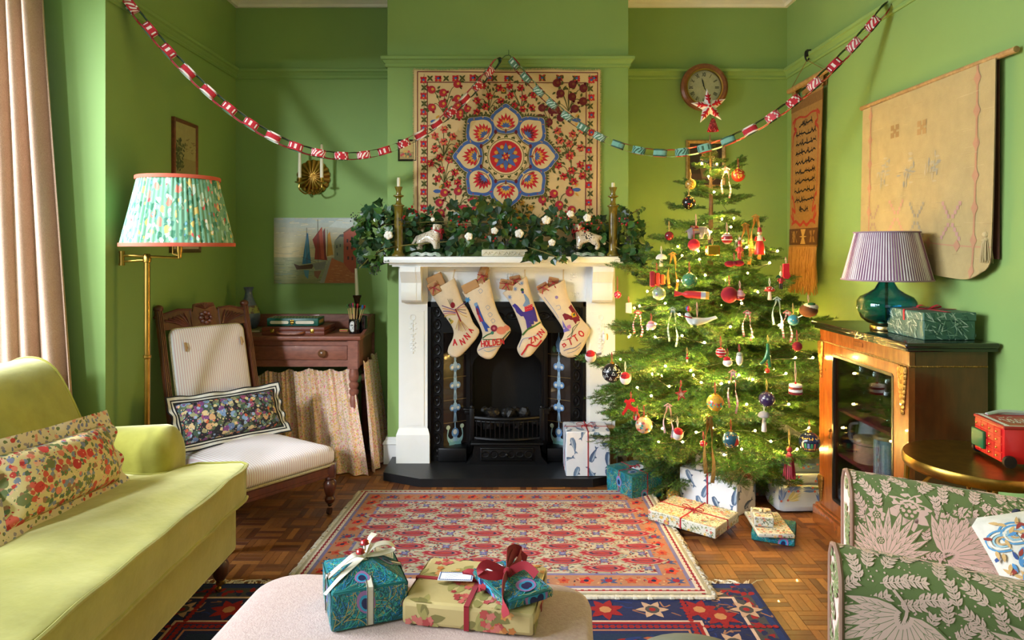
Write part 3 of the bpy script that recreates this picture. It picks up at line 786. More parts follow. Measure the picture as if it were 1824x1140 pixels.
ap=[(2.54,.14),(2.54,.40),(2.535,.49)]+[(2.635+.1*math.cos(a),.51+.1*math.sin(a))for a in[PI-PI*i/12 for i in range(13)]]+[(2.73,.4),(2.73,.14)]
def armaxis(p,q,a):return(a,p,q+(a+1.5)*.05 if q>.3 else q)
MB_=loft(MB(),ap,armaxis,-1.9,-1.285,0,.06,mid=8,cen=(2.635,.42)).build('arm',velvet,sofa,smooth=60)
ap2=[(1.6-y if False else y-1.72,z)for y,z in ap]
loft(MB(),ap2,armaxis,-1.9,-1.285,0,.06,mid=8,cen=(.915,.42)).build('arm',velvet,sofa,smooth=60)
MB().rbox(-1.95,-1.055,.84,2.625,.14,.335,.02,3).build('base',velvet,sofa,smooth=60)
co_=[(-1.70,1.03),(-1.70,2.50),(-1.68,2.525),(-1.33,2.53),(-1.285,2.56),(-1.255,2.63),(-1.22,2.655),(-1.05,2.655),(-1.025,2.64),(-1.018,2.6),(-1.018,.88),(-1.04,.86),(-1.25,.86),(-1.28,.9),(-1.3,1.0)]
def dens(o,st=.05):
 q=[]
 for i in range(len(o)):
  a,b=o[i],o[(i+1)%len(o)];k=max(1,int(math.dist(a,b)/st));q+=[(a[0]+(b[0]-a[0])*j/k,a[1]+(b[1]-a[1])*j/k)for j in range(k)]
 return q
cod=dens(co_,.04)
cush=MB().pad(cod,.335,.468,.014,.028,cen=(-1.36,1.75),rings=10,wob=.012).build('seat_cushion',velvet,sofa,smooth=60)
m=MB()
for z in(.463,.342):
 m.tube([(-1.36+(x+1.36)*1.001,1.75+(y-1.75)*1.001,z+noise.noise(V((x*6,y*6,z*6)))*.012)for x,y in cod],.0065,6,True)
m.build('piping',velvet,cush)
for(x,y)in((-1.10,2.575),(-1.10,.92),(-1.88,2.575),(-1.88,.92)):
 lg=MB().lathe([(.026,.145),(.03,.135),(.022,.125),(.03,.11),(.028,.07),(.018,.052),(.014,.048)],14,c=(x,y,0)).build('leg',darkwood,sofa)
 MB().lathe([(.012,.048),(.016,.045),(.016,.035),(.01,.03)],12,c=(x,y,0)).tube([(x-.008,y-.012,.021),(x+.006,y-.02,.021)],.0095+.0,10).ball((x,y-.014,.023),.011,10,7).build('castor',brass,lg,label='brass castor')
def pillow(M,w,h,t_,flange=0,wav=0,nf=8,seed=0,sag=.0,bands=None):
 mb=MB();n=18
 def sf(sg):
  def f(u,v):
   a,b=2*u-1,2*v-1;e=(1-a*a)**.42*(1-b*b)**.42 if abs(a)<1 and abs(b)<1 else 0
   pin=1-.06*(1-abs(a))*b*b*0-.05*(1-a*a)*abs(b)**3;pin2=1-.05*(1-b*b)*abs(a)**3
   z=sg*t_/2*e*(1+.12*noise.noise(V((a*2+seed,b*2,sg))))
   return M@V((a*w/2*pin2,b*h/2*pin,z-sag*(1-b*b)))
  return f
 mb.surf(sf(1),n,n).surf(sf(-1),n,n)
 fl=MB()
 if flange:
  per=[]
  k=120
  for i in range(k):
   s_=i/k*4;q=int(s_);f=2*(s_-q)-1
   a,b=[(f,-1),(1,f),(-f,1),(-1,-f)][q]
   pin=1-.05*(1-a*a)*abs(b)**3;pin2=1-.05*(1-b*b)*abs(a)**3
   per.append((a*w/2*pin2,b*h/2*pin,a,b))
  vs=[];fs_=[-.004]+[flange*q/6 for q in range(1,7)]
  rings=[(f,.002)for f in fs_]+[(f,-.002)for f in fs_[::-1]]
  for f,dz in rings:
   for i,(x,y,a,b)in enumerate(per):
    dx=a if abs(a)>.985 else 0;dy=b if abs(b)>.985 else 0;zz=wav*math.sin(i/k*2*PI*nf+seed)*(f/flange if f>0 else 0)
    vs.append(M@V((x+dx*f,y+dy*f,zz+dz)))
  nr_=len(rings);fl.add(vs,[(r_*k+i,r_*k+(i+1)%k,(r_+1)*k+(i+1)%k,(r_+1)*k+i)for r_ in range(nr_-1)for i in range(k)])
  if bands:
   order=[0,1,0,1,1,0];order=order+[0]+order[::-1];fl.c=[lin(bands[order[r_]])for r_ in range(nr_-1)for i in range(k)]
 return mb,fl
flor1=floral('red_floral_linen',(206,186,132),[(55,.5,[(104,116,70),(84,104,74),(206,186,132),(120,130,150),(150,110,80)]),(38,.38,[(186,62,54),(214,120,96),(122,128,160),(96,110,66),(196,80,60),(220,170,140)]),(21,.34,[(196,58,52),(180,46,48),(206,92,76),(110,116,70),(206,186,132)]),(90,.22,[(226,150,120),(170,40,50),(230,200,160),(90,100,140)])],.8)
p0=V((-1.415,2.14,.60));ux=V((.03,.48,-.03)).normalized();vy=V((-.07,.02,.21)).normalized();vy=(vy-ux*vy.dot(ux)).normalized();nz_=ux.cross(vy)
M_=frame(p0,ux,vy,nz_)
tcs=thing('floral_cushion','red and cream floral cushion with flat frilled edge on the olive sofa','cushion',(-1.41,2.14,.48))
a,b=pillow(M_,.50,.21,.15,.045,.012,9,1);a.build('cushion_cover',flor1,tcs,smooth=60);b.build('flange',floral('pale_floral_linen',(214,200,170),[(62,.36,[(104,116,70),(150,140,150),(120,130,160)]),(38,.30,[(186,62,54),(214,150,130),(122,128,170)])],.8),tcs,smooth=60)
# nursing chair
ch=thing('nursing_chair','low carved wooden chair upholstered in pale pink pinstripe with castors','chair',(-1.2,3.25,0))
ds=V((.78,-.62,0)).normalized();ss=V((.62,.78,0)).normalized();up=V((0,0,1))
F1=V((-.892,3.345,0));F2=F1-.53*ss;B1=F1-.56*ds-.035*ss;B2=F2-.56*ds+.035*ss
mahog=wood('carved_mahogany',(70,30,16),(112,54,28),.38,(1,1,.25),12)
t=NT('pink_pinstripe');co=t.coord('Object')
rot=t.n('ShaderNodeMapping',vector_type='TEXTURE');t.put(rot.inputs['Vector'],co);rot.inputs['Rotation'].default_value=(0,0,math.atan2(ss.y,ss.x))
wv=t.n('ShaderNodeTexWave',bands_direction='X');t.put(wv.inputs['Vector'],rot.outputs[0]);wv.inputs['Scale'].default_value=28
t.base(t.mix(t.ramp(wv.outputs[0],[(.35,(0,0,0,1)),(.75,(1,1,1,1))]),L4((230,228,226)),L4((212,186,188))),.8,0,.1);t.bump(t.noise(co,300,2),.2);pstripe=t.m
q_=[F1+.01*ss+.02*ds,B1+.0*ss,B2,F2-.01*ss+.02*ds]
so=dens([(p.x,p.y)for p in q_],.03)
MB().pad(so,.235,.335,.03,.025,rings=6).build('seat',pstripe,ch,smooth=60)
m=MB()
for a,b in((F1,F2),(F1,B1),(F2,B2),(B1,B2)):
 dv=(b-a).normalized();nn=dv.cross(up);
 for w_,z0,z1 in((.013,.185,.238),(.017,.192,.20),(.017,.222,.23)):
  vs=[a-nn*w_,b-nn*w_,b+nn*w_,a+nn*w_];m.add([(p.x,p.y,z)for z in(z0,z1)for p in vs],[(3,2,1,0),(4,5,6,7),(0,1,5,4),(1,2,6,5),(2,3,7,6),(3,0,4,7)])
m.build('seat_rail',mahog,ch)
MB().tube([(x*1,y,.243)for x,y in so],.006,6,True).build('braid_trim',mat('gold_cream_braid',(196,182,140),.9,bump=.6,bs=200,var=.2,vs=150),ch)
for p in(F1,F2):
 lg=MB().lathe([(.012,.05),(.018,.055),(.024,.062),(.026,.075),(.019,.088),(.024,.1),(.031,.13),(.03,.155),(.02,.168),(.026,.175),(.024,.184)],16,c=(p.x,p.y,0)).rbox(p.x-.026,p.x+.026,p.y-.026,p.y+.026,.183,.245,.004).build('front_leg',mahog,ch)
 MB().lathe([(.01,.052),(.013,.046),(.008,.036)],10,c=(p.x,p.y,0)).tube([p+V((-.008,-.01,.017)),p+V((.008,-.014,.017))],.0165,14).build('castor',mat('brown_castor',(60,34,24),.4),lg,label='small brown castor')
lean=-ds*.16
def post(b):return[b+V((0,0,.012))-ds*.06,b+V((0,0,.15)),b+V((0,0,.34)),b+V((0,0,.985))+lean]
for b in(B1,B2):
 P=bez(post(b),6)
 m=MB().tube(P,[.016]*4+[.02]*(len(P)-4),8)
 for s_ in(-1,0,1):m.tube([p+ds*.019+ss*.008*s_ for p in P[12:]],.004,5)
 tp=P[-1];m.ball((tp.x,tp.y,tp.z+.012),.024,10,7,sc=(1,1,.8));m.ball((tp.x,tp.y,tp.z-.03),.025,10,7,sc=(1,1,.6))
 m.build('back_post',mahog,ch)
bl=(up*.645+lean).normalized()
bo=(B1+B2)/2+V((0,0,.34));bw=(B1-B2).length;bn=ss.cross(bl);bn=bn if bn.dot(ds)>0 else-bn
def bk(a,b,d):return bo+ss*a+bl*b+bn*d
m=MB()
hw=bw/2-.015
crest=[(-hw,.565),(hw,.565),(hw,.635),(hw-.02,.655),(hw*.62,.668),(hw*.34,.664),(hw*.31,.645),(hw*.26,.672),(.05,.69),(0,.694),(-.05,.69),(-hw*.26,.672),(-hw*.31,.645),(-hw*.34,.664),(-hw*.62,.668),(-hw+.02,.655),(-hw,.635)]
m.prism(crest,bk,-.012,.012)
MB().prism([(-hw,.14),(hw,.14),(hw,.17),(-hw,.17)],bk,-.012,.012).build('lower_rail',mahog,ch)
for s_ in(-1,1):
 for q in range(6):
  t_=q/5;m.tube([bk(s_*(.085+.02*t_),.575+.0*t_,.014),bk(s_*(.1+.06*t_),.6+.02*(1-t_),.018),bk(s_*(.11+.1*t_),.60+.045*(1-t_*.7),.014)],.0055,5)
 m.tube([bk(s_*.075,.57,.013),bk(s_*.075,.66,.013)],.005,5)
 m.tube([bk(s_*hw*.33,.66,.012),bk(s_*hw*.65,.664,.012),bk(s_*hw,.645,.012)],.006,5)
for q in range(8):a_=2*PI*q/8;m.ball(bk(.026*math.cos(a_),.612+.026*math.sin(a_),.014),.013,7,5)
m.ball(bk(0,.612,.018),.013,8,6)
for q in range(7):m.tube([bk(0,.66,.013),bk(-.05+q*.0167,.69-abs(q-3)*.004,.013)],.004,4)
m.build('crest_rail',mahog,ch)
po=rrect(bw-.07,.44,.035,5,0,.345,0,.03)
pn=MB().pad(po,-.02,.03,.014,.018,fn=lambda a,b,c:bk(a,b,c),rings=5).build('back_panel',pstripe,ch,smooth=60)
MB().tube([bk(a*1.0,b,.012)for a,b in po],.006,6,True).build('braid_trim',MC['gold_cream_braid'],ch)
m=MB()
for(a,b)in((-.14,.49),(.16,.49)):
 m.tube([bk(a,b,.046),bk(a+.004,b-.03,.047),bk(a,b-.045,.046)],[.006,.008,.003],6)
m.build('worn_patch',mat('worn_ochre_patch',(176,140,92),.9),pn,label='frayed ochre patch on the back')
bk_floral=floral('dark_bloom_fabric',(30,30,38),[(34,.52,[(80,96,66),(60,84,70),(150,150,110),(96,110,80)]),(26,.42,[(96,120,164),(122,150,190),(206,160,116),(146,62,104),(214,190,140),(122,66,128)]),(40,.34,[(196,92,60),(150,170,200),(206,190,140),(120,60,110),(110,140,120),(216,176,130)]),(95,.28,[(220,196,150),(90,120,170),(60,70,60),(170,80,110)])],.75)
bwst=vcmat('striped_cotton',.85,bump=.2)
M_=frame(V((-1.40,3.40,.465)),ss,(up*.88-ds*.48).normalized(),ss.cross((up*.88-ds*.48).normalized()))
nrm=M_.col[2].xyz
if nrm.dot(ds)<0:M_=frame(V((-1.40,3.40,.465)),-ss,(up*.88-ds*.48).normalized(),(-ss).cross((up*.88-ds*.48).normalized()))
M_=M_@R3(0,0,-.03)
tcs=thing('floral_cushion','dark floral oblong cushion with wavy black and white striped edge on the low chair','cushion',(-1.375,3.40,.34))
a,b=pillow(M_,.52,.20,.14,.038,.012,12,2,bands=((34,36,42),(226,224,216)));a.build('cushion_cover',bk_floral,tcs,smooth=60);b.build('striped_frill',bwst,tcs,smooth=60)
# ottoman
pinkw=mat('pale_pink_boucle',(192,168,160),.9,var=.05,vs=90,sheen=.15,bump=.55,bs=230,bd=.003,c2=(176,150,142))
dw=V((.9964,-.0844,0));dd=V((.0844,.9964,0));oc=V((-.268,1.35,0))
ot=thing('ottoman','pale pink upholstered ottoman with rounded corners carrying wrapped presents','ottoman',oc)
def of(a,b,z):p=oc+dw*a+dd*b;return(p.x,p.y,z)
orr=rrect(.87,.98,.10,7,0,0,0,.05)
MB().pad(orr,.13,.418,.022,.006,fn=of,rings=6).build('upholstered_top',pinkw,ot,smooth=60)
for(a,b)in((-.36,.41),(.36,.41),(-.36,-.41),(.36,-.41)):
 p=of(a,b,0);MB().lathe([(.016,.0115),(.02,.04),(.027,.135)],12,c=p).build('leg',darkwood,ot)
 # grey-green pouf peeping in at the lower edge
MB_=MB().lathe([(.15,.012),(.17,.03),(.172,.38),(.168,.42),(.14,.455),(.08,.482),(.02,.492),(.001,.493)],30,c=(.372,1.36,0))
tag(MB_.build('pouf',mat('grey_green_linen',(118,122,104),.9,bump=.3,bs=250),smooth=60),'grey green domed seat just peeping in at the lower picture edge','pouf')
# armchair with leafy print
aa=V((.9659,-.2588,0));ab=V((.2588,.9659,0))
PKP,GRP=(240,204,190),(112,130,76)
mfab=vcmat('leafy_linen_print',.85,sheen=.1,bump=.25,bs=420,var=.04,vs=25)
ac=thing('armchair','armchair in pink and green leaf and marigold linen with piped arm fronts','armchair',(1.1,1.6,0))
def armfn(o,z0,slope,L,R=.062,taper=0):
 """o: front crest point; u along arm (m), v around the section (m) from inner bottom over the top to outer bottom"""
 hh=z0-R-.10
 def f(u,v,h=0):
  zc=z0-R-slope*u;rr=R+h
  if v<hh:bb,z=-rr,.10+v*(zc-.10)/hh
  elif v<hh+PI*R:an=(v-hh)/R;bb,z=-rr*math.cos(an),zc+rr*math.sin(an)
  else:bb,z=rr,zc-(v-hh-PI*R)*(zc-.10)/hh
  p=o+aa*u+ab*bb;return(p.x,p.y,z)
 return f,2*hh+PI*R,hh
def marigold(d,x,y,r_,seeds=True):
 d.circ(x,y,r_*1.08,GRP,3,14)
 for q in range(8):d.leaf(x,y,q*PI/4+.2,r_,r_*.62,PKP,4)
 d.circ(x,y,r_*.42,GRP,5,12)
 for q in range(7):d.circ(x+r_*.24*math.cos(q*PI/3)*(q>0),y+r_*.24*math.sin(q*PI/3)*(q>0),r_*.09,PKP,6,6)
def acanthus(d,x,y,ang,L,fl=1,n=13):
 d.curve([(x-.25*L*math.cos(ang+fl*.9),y-.25*L*math.sin(ang+fl*.9)),(x,y),(x+.35*L*math.cos(ang),y+.35*L*math.sin(ang))],.006,PKP,4,5)
 for q in range(n):
  t_=q/(n-1);s_=1-2*t_
  a_=ang+s_*1.35*fl;bx=x+.16*L*math.cos(ang+s_*.7*fl)*(.4+.6*(1-abs(s_)));by=y+.16*L*math.sin(ang+s_*.7*fl)*(.4+.6*(1-abs(s_)))
  ln=L*(.62+.38*(1-abs(s_)**1.5));w_=L*.155
  d.leaf(bx,by,a_,ln*1.05,w_*1.32,GRP,4.2+.001*q);d.leaf(bx,by,a_,ln,w_,PKP,4.3+.001*q)
  c,s2=math.cos(a_),math.sin(a_);d.line([(bx+ln*.1*c,by+ln*.1*s2),(bx+ln*.8*c,by+ln*.8*s2)],.0011,GRP,4.5)
  for k in(.3,.45,.6):
   for e in(-1,1):d.line([(bx+ln*k*c,by+ln*k*s2),(bx+ln*(k+.13)*c-e*w_*.26*s2,by+ln*(k+.13)*s2+e*w_*.26*c)],.0009,GRP,4.5)
def sprig(d,x,y,ang,L):
 c,s2=math.cos(ang),math.sin(ang);d.line([(x,y),(x+L*c,y+L*s2)],.0022,PKP,3)
 for k in range(4):
  px_,py_=x+L*(k+.5)/4*c,y+L*(k+.5)/4*s2
  for e in(-1,1):
   d.leaf(px_,py_,ang+e*.75,L*.42,L*.18,PKP,3.2)
   d.line([(px_+.004*math.cos(ang+e*.75),py_+.004*math.sin(ang+e*.75)),(px_+L*.2*math.cos(ang+e*.75),py_+L*.2*math.sin(ang+e*.75))],.0008,GRP,3.4)
 d.leaf(x+L*.9*c,y+L*.9*s2,ang,L*.33,L*.17,PKP,3.2)
def morris(seed,U,VV,feats):
 d=Draw(seed);r=d.r
 for i in range(int(U*VV*2600)):
  x,y=r.uniform(0,U),r.uniform(0,VV);d.circ(x,y,r.uniform(.0012,.0024),PKP,2,6)
 pts=[]
 for i in range(int(U*VV*26000)):
  x,y=r.uniform(0,U),r.uniform(0,VV)
  if any(math.hypot(x-p,y-q)<.037 for p,q in pts):continue
  if any(math.hypot(x-f[1]-(f[4]*.5*math.cos(f[3])if f[0]=='a' else 0),y-f[2]-(f[4]*.5*math.sin(f[3])if f[0]=='a' else 0))<(f[3]if f[0]=='m' else f[4]*.5)for f in feats):continue
  pts.append((x,y));a_=3*noise.noise(V((x*5+seed,y*5,0)))+1.2*(len(pts)%2);sprig(d,x-.022*math.cos(a_),y-.022*math.sin(a_),a_,.046)
 for f in feats:
  if f[0]=='m':marigold(d,f[1],f[2],f[3])
  else:acanthus(d,f[1],f[2],f[3],f[4],f[5])
 return d
def sofa_arm(o,z0,slope,L,feats,seed,label=None):
 f,per,hh=armfn(o,z0,slope,L)
 mb=MB().surf(lambda u,v:f(u*L,v*per),14,60,col=lin(GRP))
 d=morris(seed,L,per,[(a[0],a[1],a[2]+hh)+tuple(a[3:])for a in feats]);d.emit(mb,lambda x,y,h:f(x,y,h),clip=(0.004,L,.15,per-.004),dh=.00009,maxlen=.02)
 fr=[V(f(0,per*i/30))for i in range(31)];
 mb.add([tuple(p)for p in fr]+[tuple(f(0.0,0)),tuple(f(0,per))],[tuple(range(31))[::-1]],0,lin(PKP))
 dfr=Draw(seed+5);
 for i in range(22):sprig(dfr,dfr.r.uniform(-.05,.05),dfr.r.uniform(.12,z0-.03),dfr.r.uniform(.8,2.3),.07)
 def ff(x,y,h):p=o+ab*x-aa*(h+.001);return(p.x,p.y,y)
 e=MB();dfr2=Draw(1)
 for pts,c,l in dfr.p:dfr2.p.append((pts,lin(GRP)if c==lin(PKP)else lin(PKP),l))
 dfr2.emit(mb,ff,clip=(-.055,.055,.1,z0-.02))
 pt=mb.build('arm',mfab,ac,smooth=50,**({'label':label}if label else{}))
 MB().tube([p-aa*.002 for p in fr],.0055,7).build('piping',mat('brown_piping',(150,116,96),.8),pt)
N0=V((.705,1.483,0));A0=V((.962,1.955,0))
sofa_arm(N0,.655,.11,.80,[('a',.12,-.02,-1.9,.17,1),('a',.42,-.06,-2.3,.2,-1),('m',.07,-.14,.032),('m',.20,-.19,.034),('m',.30,-.10,.036),('m',.42,-.14,.04),('a',.5,.12,1.2,.16,1),('a',.26,.1,.7,.13,-1),('a',.05,-.28,.9,.16,1),('a',.6,-.2,2.2,.18,1),('m',.52,-.1,.04),('m',.1,.12,.03)],21)
sofa_arm(A0,.665,.10,.78,[('m',.14,-.005,.058),('a',.22,-.12,.5,.18,1),('a',.08,-.16,1.3,.14,-1),('m',.06,-.03,.026),('m',.07,-.10,.024),('m',.36,-.02,.04),('m',.19,-.17,.03),('m',.36,-.12,.032),('a',.46,-.04,2.3,.14,1),('a',.56,-.1,.6,.15,1)],22)
m=MB();sc_=N0+(A0-N0)*.5+aa*.33
def sf_(a,b,z):p=sc_+aa*a+ab*b;return(p.x,p.y,z)
m.pad(rrect(.60,.40,.03,3,0,0,0,.05),.30,.44,.03,.02,fn=sf_,col=lin(PKP))
d=morris(31,.5,.34,[('a',.1,.1,.5,.15,1),('m',.3,.2,.04)]);d.emit(m,lambda x,y,h:sf_(x-.25,y-.17,.462+h),dh=.0002,clip=(0,.5,0,.34))
m.build('seat_cushion',mfab,ac,smooth=50)
m=MB();bo2=N0+(A0-N0)*.5+aa*.66
def bfn(a,b,c):p=bo2+ab*a+aa*c;return(p.x,p.y,b)
m.pad([(x,y)for x,y in rrect(.50,.7,.08,5,0,.47,0,.06)],0,.13,.03,.01,fn=lambda a,b,c:bfn(a,b,c),col=lin(PKP));m.build('backrest',mfab,ac,smooth=50)
m=MB();m.prism([(-.1+.1,-.2),(.7,-.2),(.7,.2),(0,.2)],lambda a,b,d:tuple(N0+(A0-N0)*.5+aa*a+ab*b+up*d),.10,.31,col=lin(PKP));m.build('base',mfab,ac,smooth=0)
for(u,b)in((.04,-.24),(.04,.24),(.66,-.2),(.66,.2)):
 p=N0+(A0-N0)*.5+aa*u+ab*b;MB().lathe([(.016,.0),(.02,.03),(.026,.101)],12,c=(p.x,p.y,0)).build('leg',darkwood,ac)
d=Draw(41);r=d.r
cw,chh=.42,.34
def pil(M,w,h,t_):
 def f(x,y,hh):
  a,b=max(-.999,min(.999,2*x/w)),max(-.999,min(.999,2*y/h));e=(1-a*a)**.42*(1-b*b)**.42
  return M@V((x,y,t_/2*e*(1+.12*noise.noise(V((a*2,b*2,1))))+hh+.001))
 return f
cc_=N0+(A0-N0)*.52+aa*.55+up*.54
cx_=(aa*.92+up*.30).normalized();cy_=(ab*.55+up*.8-aa*.3);cy_=(cy_-cx_*cy_.dot(cx_)).normalized()
M_=frame(cc_,cx_,cy_,cx_.cross(cy_))
tc=thing('embroidered_cushion','pale cushion with blue paisley embroidery and dark tassel in the armchair','cushion',cc_-up*.12)
a,b=pillow(M_,cw,chh,.13,0,0);a.c=[lin((222,216,200))]*len(a.f)
for i in range(34):
 x,y=r.uniform(-.18,.18),r.uniform(-.14,.14);R_=r.uniform(.02,.036)
 for k,c in enumerate(((92,150,190),(228,222,206),(150,186,196),(196,160,110))):d.curve([(x+R_*(1-.22*k)*math.cos(q*.7),y+R_*(1-.22*k)*.7*math.sin(q*.7))for q in range(8)],.004,c,1+.2*k,3)
for i in range(220):d.leaf(r.uniform(-.19,.19),r.uniform(-.15,.15),r.uniform(0,6),.022,.008,r.choice([(86,146,196),(210,170,110),(150,60,50),(60,84,140)]),2)
d.emit(a,pil(M_,cw,chh,.13),clip=(-.2,.2,-.16,.16),dh=.00012,maxlen=.02);a.build('cushion_cover',vcmat('embroidered_cotton',.85,bump=.3),tc,smooth=60)
m=MB();tp=V(W(1812,915,1.72));q=random.Random(2)
for i in range(46):
 a_=q.uniform(0,2*PI);rr=q.uniform(.2,1)*.02
 m.tube([tp+V((0,0,0)),tp+V((rr*.7*math.cos(a_),rr*.7*math.sin(a_),-.02)),tp+V((rr*1.3*math.cos(a_)-.008,rr*1.3*math.sin(a_),-.062-q.uniform(0,.012)))],.0016,4,mi=i%3==0)
m.ball(tp,.012,8,6)
m.tube([tp,tp*.5+(M_@V((cw*.2,chh*.46,0)))*.5,M_@V((cw*.2,chh*.46,0))],.003,5)
m.build('tassel',[mat('navy_yarn',(38,42,62),.9),mat('pale_yarn',(186,186,190),.9)],tc)
# floor lamp
lx,ly=-1.648,3.084
fl_=thing('floor_lamp','brass swing arm floor lamp with pleated green floral shade edged in red','lamp',(lx,ly,0))
def LP(px,py,dy=0):return W(px,py,ly+dy)
MB().lathe([(.13,0),(.13,.012),(.05,.025),(.02,.04),(.012,.05)],28,c=(lx,ly,0)).build('lamp_base',brass,fl_)
m=MB().lathe([(.0125,.04),(.0125,.80),(.017,.806),(.017,.815),(.0125,.82),(.0125,1.235),(.017,1.237),(.018,1.262),(.012,1.275)],16,c=(lx,ly,0));m.build('pole',brass,fl_)
m=MB()
kn=LP(217,460);m.lathe([(.011,-.033),(.011,.033)],14,c=kn);m.lathe([(.0125,.022),(.0125,.033)],14,c=kn);m.lathe([(.0125,-.033),(.0125,-.022)],14,c=kn)
m.tube([LP(262,463),LP(217,466)],.005,8).tube([LP(217,455),LP(320,459)],.006,8).tube([LP(320,457),LP(320,420)],.007,8)
m.lathe([(.008,-.02),(.009,.0),(.013,.01),(.013,.05)],12,c=LP(320,452))
m.tube([LP(308,437),LP(308,452),LP(320,456)],.004,6)
arm=m.build('swing_arm',brass,fl_)
sh=floral('lamp_floral',(116,164,134),[(42,.40,[(62,122,92),(180,206,186),(88,146,120),(140,186,160),(74,130,110)]),(34,.36,[(196,214,196),(70,128,96),(220,130,110),(216,190,110),(150,196,180)]),(46,.26,[(210,84,84),(226,206,130),(236,220,200),(80,140,110),(110,160,180)])],.85,distort=.01,stretch=(1,1,.55))
scx,scy=WX(318,ly),ly
def shade(parent,cx_,cy_,z0,z1,r0,r1,npl,amp,m_cloth,m_trim,name='lamp_shade',th=.004,tr=.006):
 mb=MB()
 def f(u,v):
  inner=v>.5;vv=2*v if not inner else 2-2*v;r=r0+(r1-r0)*vv-(th if inner else 0)
  r+=amp*abs(math.sin(u*PI*npl))*(.6+.4*math.sin(u*37+vv*2))if not inner else 0
  return(cx_+r*math.cos(2*PI*u),cy_+r*math.sin(2*PI*u),z0+(z1-z0)*vv)
 mb.surf(f,npl*4,12,True);o=mb.build(name,m_cloth,parent,smooth=80)
 for z,r in((z0,r0),(z1,r1)):
  MB().lathe([(r-th,z-tr),(r+amp+.002,z-tr),(r+amp+.003,z),(r+amp+.002,z+tr),(r-th,z+tr),(r-th,z-tr)],64,c=(cx_,cy_,0),cap=False).build('shade_trim',m_trim,o)
 return o
so_=shade(fl_,scx,scy,WZ(436,ly),WZ(319,ly),.229,.166,62,.008,sh,mat('coral_trim',(206,92,66),.8),tr=.008)
m=MB().tube([(scx-.16,scy,WZ(330,ly)),(scx+.16,scy,WZ(330,ly))],.003,6).tube([(scx,scy-.16,WZ(330,ly)),(scx,scy+.16,WZ(330,ly))],.003,6).tube([(scx,scy,WZ(330,ly)),LP(320,420)],.004,6)
m.ball((scx,scy,WZ(385,ly)),.028,12,8);m.build('shade_carrier',brass,so_)
# pictures
oil=vcmat('painted_canvas',.55,bump=.5,bs=180,var=.08,vs=40)
def pic(name,label,fn,w,h,th,fw,fm,d,base,cat='picture',fth=None,mount=None):
 """fn(a,b,depth)->3D; a right, b up from lower left corner, depth towards the room"""
 t_=thing(name,label,cat,fn(w/2,0,0))
 c=MB();i=fw*.8
 c.prism([(i,i),(w-i,i),(w-i,h-i),(i,h-i)],fn,.001,th*.6,col=lin(base))
 d.emit(c,lambda x,y,hh:fn(x,y,th*.6+hh),clip=(i,w-i,i,h-i),dh=.0003)
 c.build('canvas',oil,t_,smooth=0)
 if fw:
  m=MB()
  o=[(0,0),(w,0),(w,h),(0,h)];
  for k in range(4):
   a,b=o[k],o[(k+1)%4];ia,ib=[(fw if p[0]==0 else w-fw,fw if p[1]==0 else h-fw)for p in(a,b)]
   mid=lambda p,q,f:(p[0]+(q[0]-p[0])*f,p[1]+(q[1]-p[1])*f)
   rows=[(0,.001),(0,th*.8),(.3,th),(.7,th*.75),(1,th*.55),(1,.001)]
   vs=[fn(*mid(a,ia,f),z)for f,z in rows]+[fn(*mid(b,ib,f),z)for f,z in rows]
   m.add(vs,[(j,j+1,j+7,j+6)for j in range(5)])
  m.build('frame',fm,t_,smooth=0)
 return t_
def backfn(px0,py1,Y):
 p=W(px0,py1,Y);return lambda a,b,dd_:(p.x+a,Y-dd_,p.z+b)
Yp=YB;s_=Yp/F
fn=backfn(489,505,Yp);w,h=146*s_,117*s_
d=Draw(51);r=d.r
def K(x,y):return((420+x/2.28-489)*s_,(505-(360+y/2.28))*s_)
def KP(*pts):return[K(*p)for p in pts]
for i in range(8):d.rect(0,h*(.4+.075*i),w,h*(.4+.075*(i+1)),[(212,196,152),(214,200,158),(206,196,160),(200,192,160),(196,190,164),(186,184,164),(178,182,168),(168,178,172)][i],1)
d.poly(KP((380,100),(420,68),(484,68),(484,110)),(190,196,186),1.5)
for i in range(6):d.rect(0,h*(.066*i),w,h*(.066*(i+1)+.004),[(136,140,92),(146,148,100),(140,148,110),(156,158,118),(160,164,128),(172,172,138)][i],2)
for i in range(70):
 x,y=r.uniform(0,w*.62),r.uniform(0,h*.38);d.line([(x,y),(x+r.uniform(.015,.05),y+r.uniform(-.002,.002))],.0022,r.choice([(120,132,96),(186,180,140),(110,140,150),(90,110,90)]),3)
for i in range(60):
 x,y=r.uniform(0,w),r.uniform(h*.42,h);d.line([(x,y),(x+r.uniform(.02,.06),y+r.uniform(-.006,.012))],.004,r.choice([(222,210,176),(186,180,150),(200,190,150)]),2.5)
d.poly(KP((392,226),(352,328),(490,328),(490,280),(440,245)),(176,104,58),4);d.poly(KP((392,226),(378,240),(342,328),(362,328),(385,250)),(150,150,130),5)
for i in range(40):x,y=K(r.uniform(380,480),r.uniform(255,325));d.line([(x,y),(x+.02,y-.003)],.0025,r.choice([(196,128,76),(150,84,50),(208,150,96)]),5)
d.poly(KP((402,162),(425,138),(442,142),(442,248),(402,232)),(138,142,118),5);d.poly(KP((400,162),(425,132),(446,128),(446,142),(425,140)),(96,100,96),6)
d.poly(KP((440,122),(490,92),(490,290),(470,284),(440,248)),(168,78,52),7);d.poly(KP((438,124),(490,88),(490,98),(440,128)),(120,80,60),8)
for(x,y)in((452,150),(470,140),(452,180),(470,178),(455,220),(472,222)):d.rect(*K(x,y+14),*K(x+7,y),(70,50,48),8)
for(x,y)in((410,175),(424,170),(412,205)):d.rect(*K(x,y+12),*K(x+5,y),(80,90,84),7)
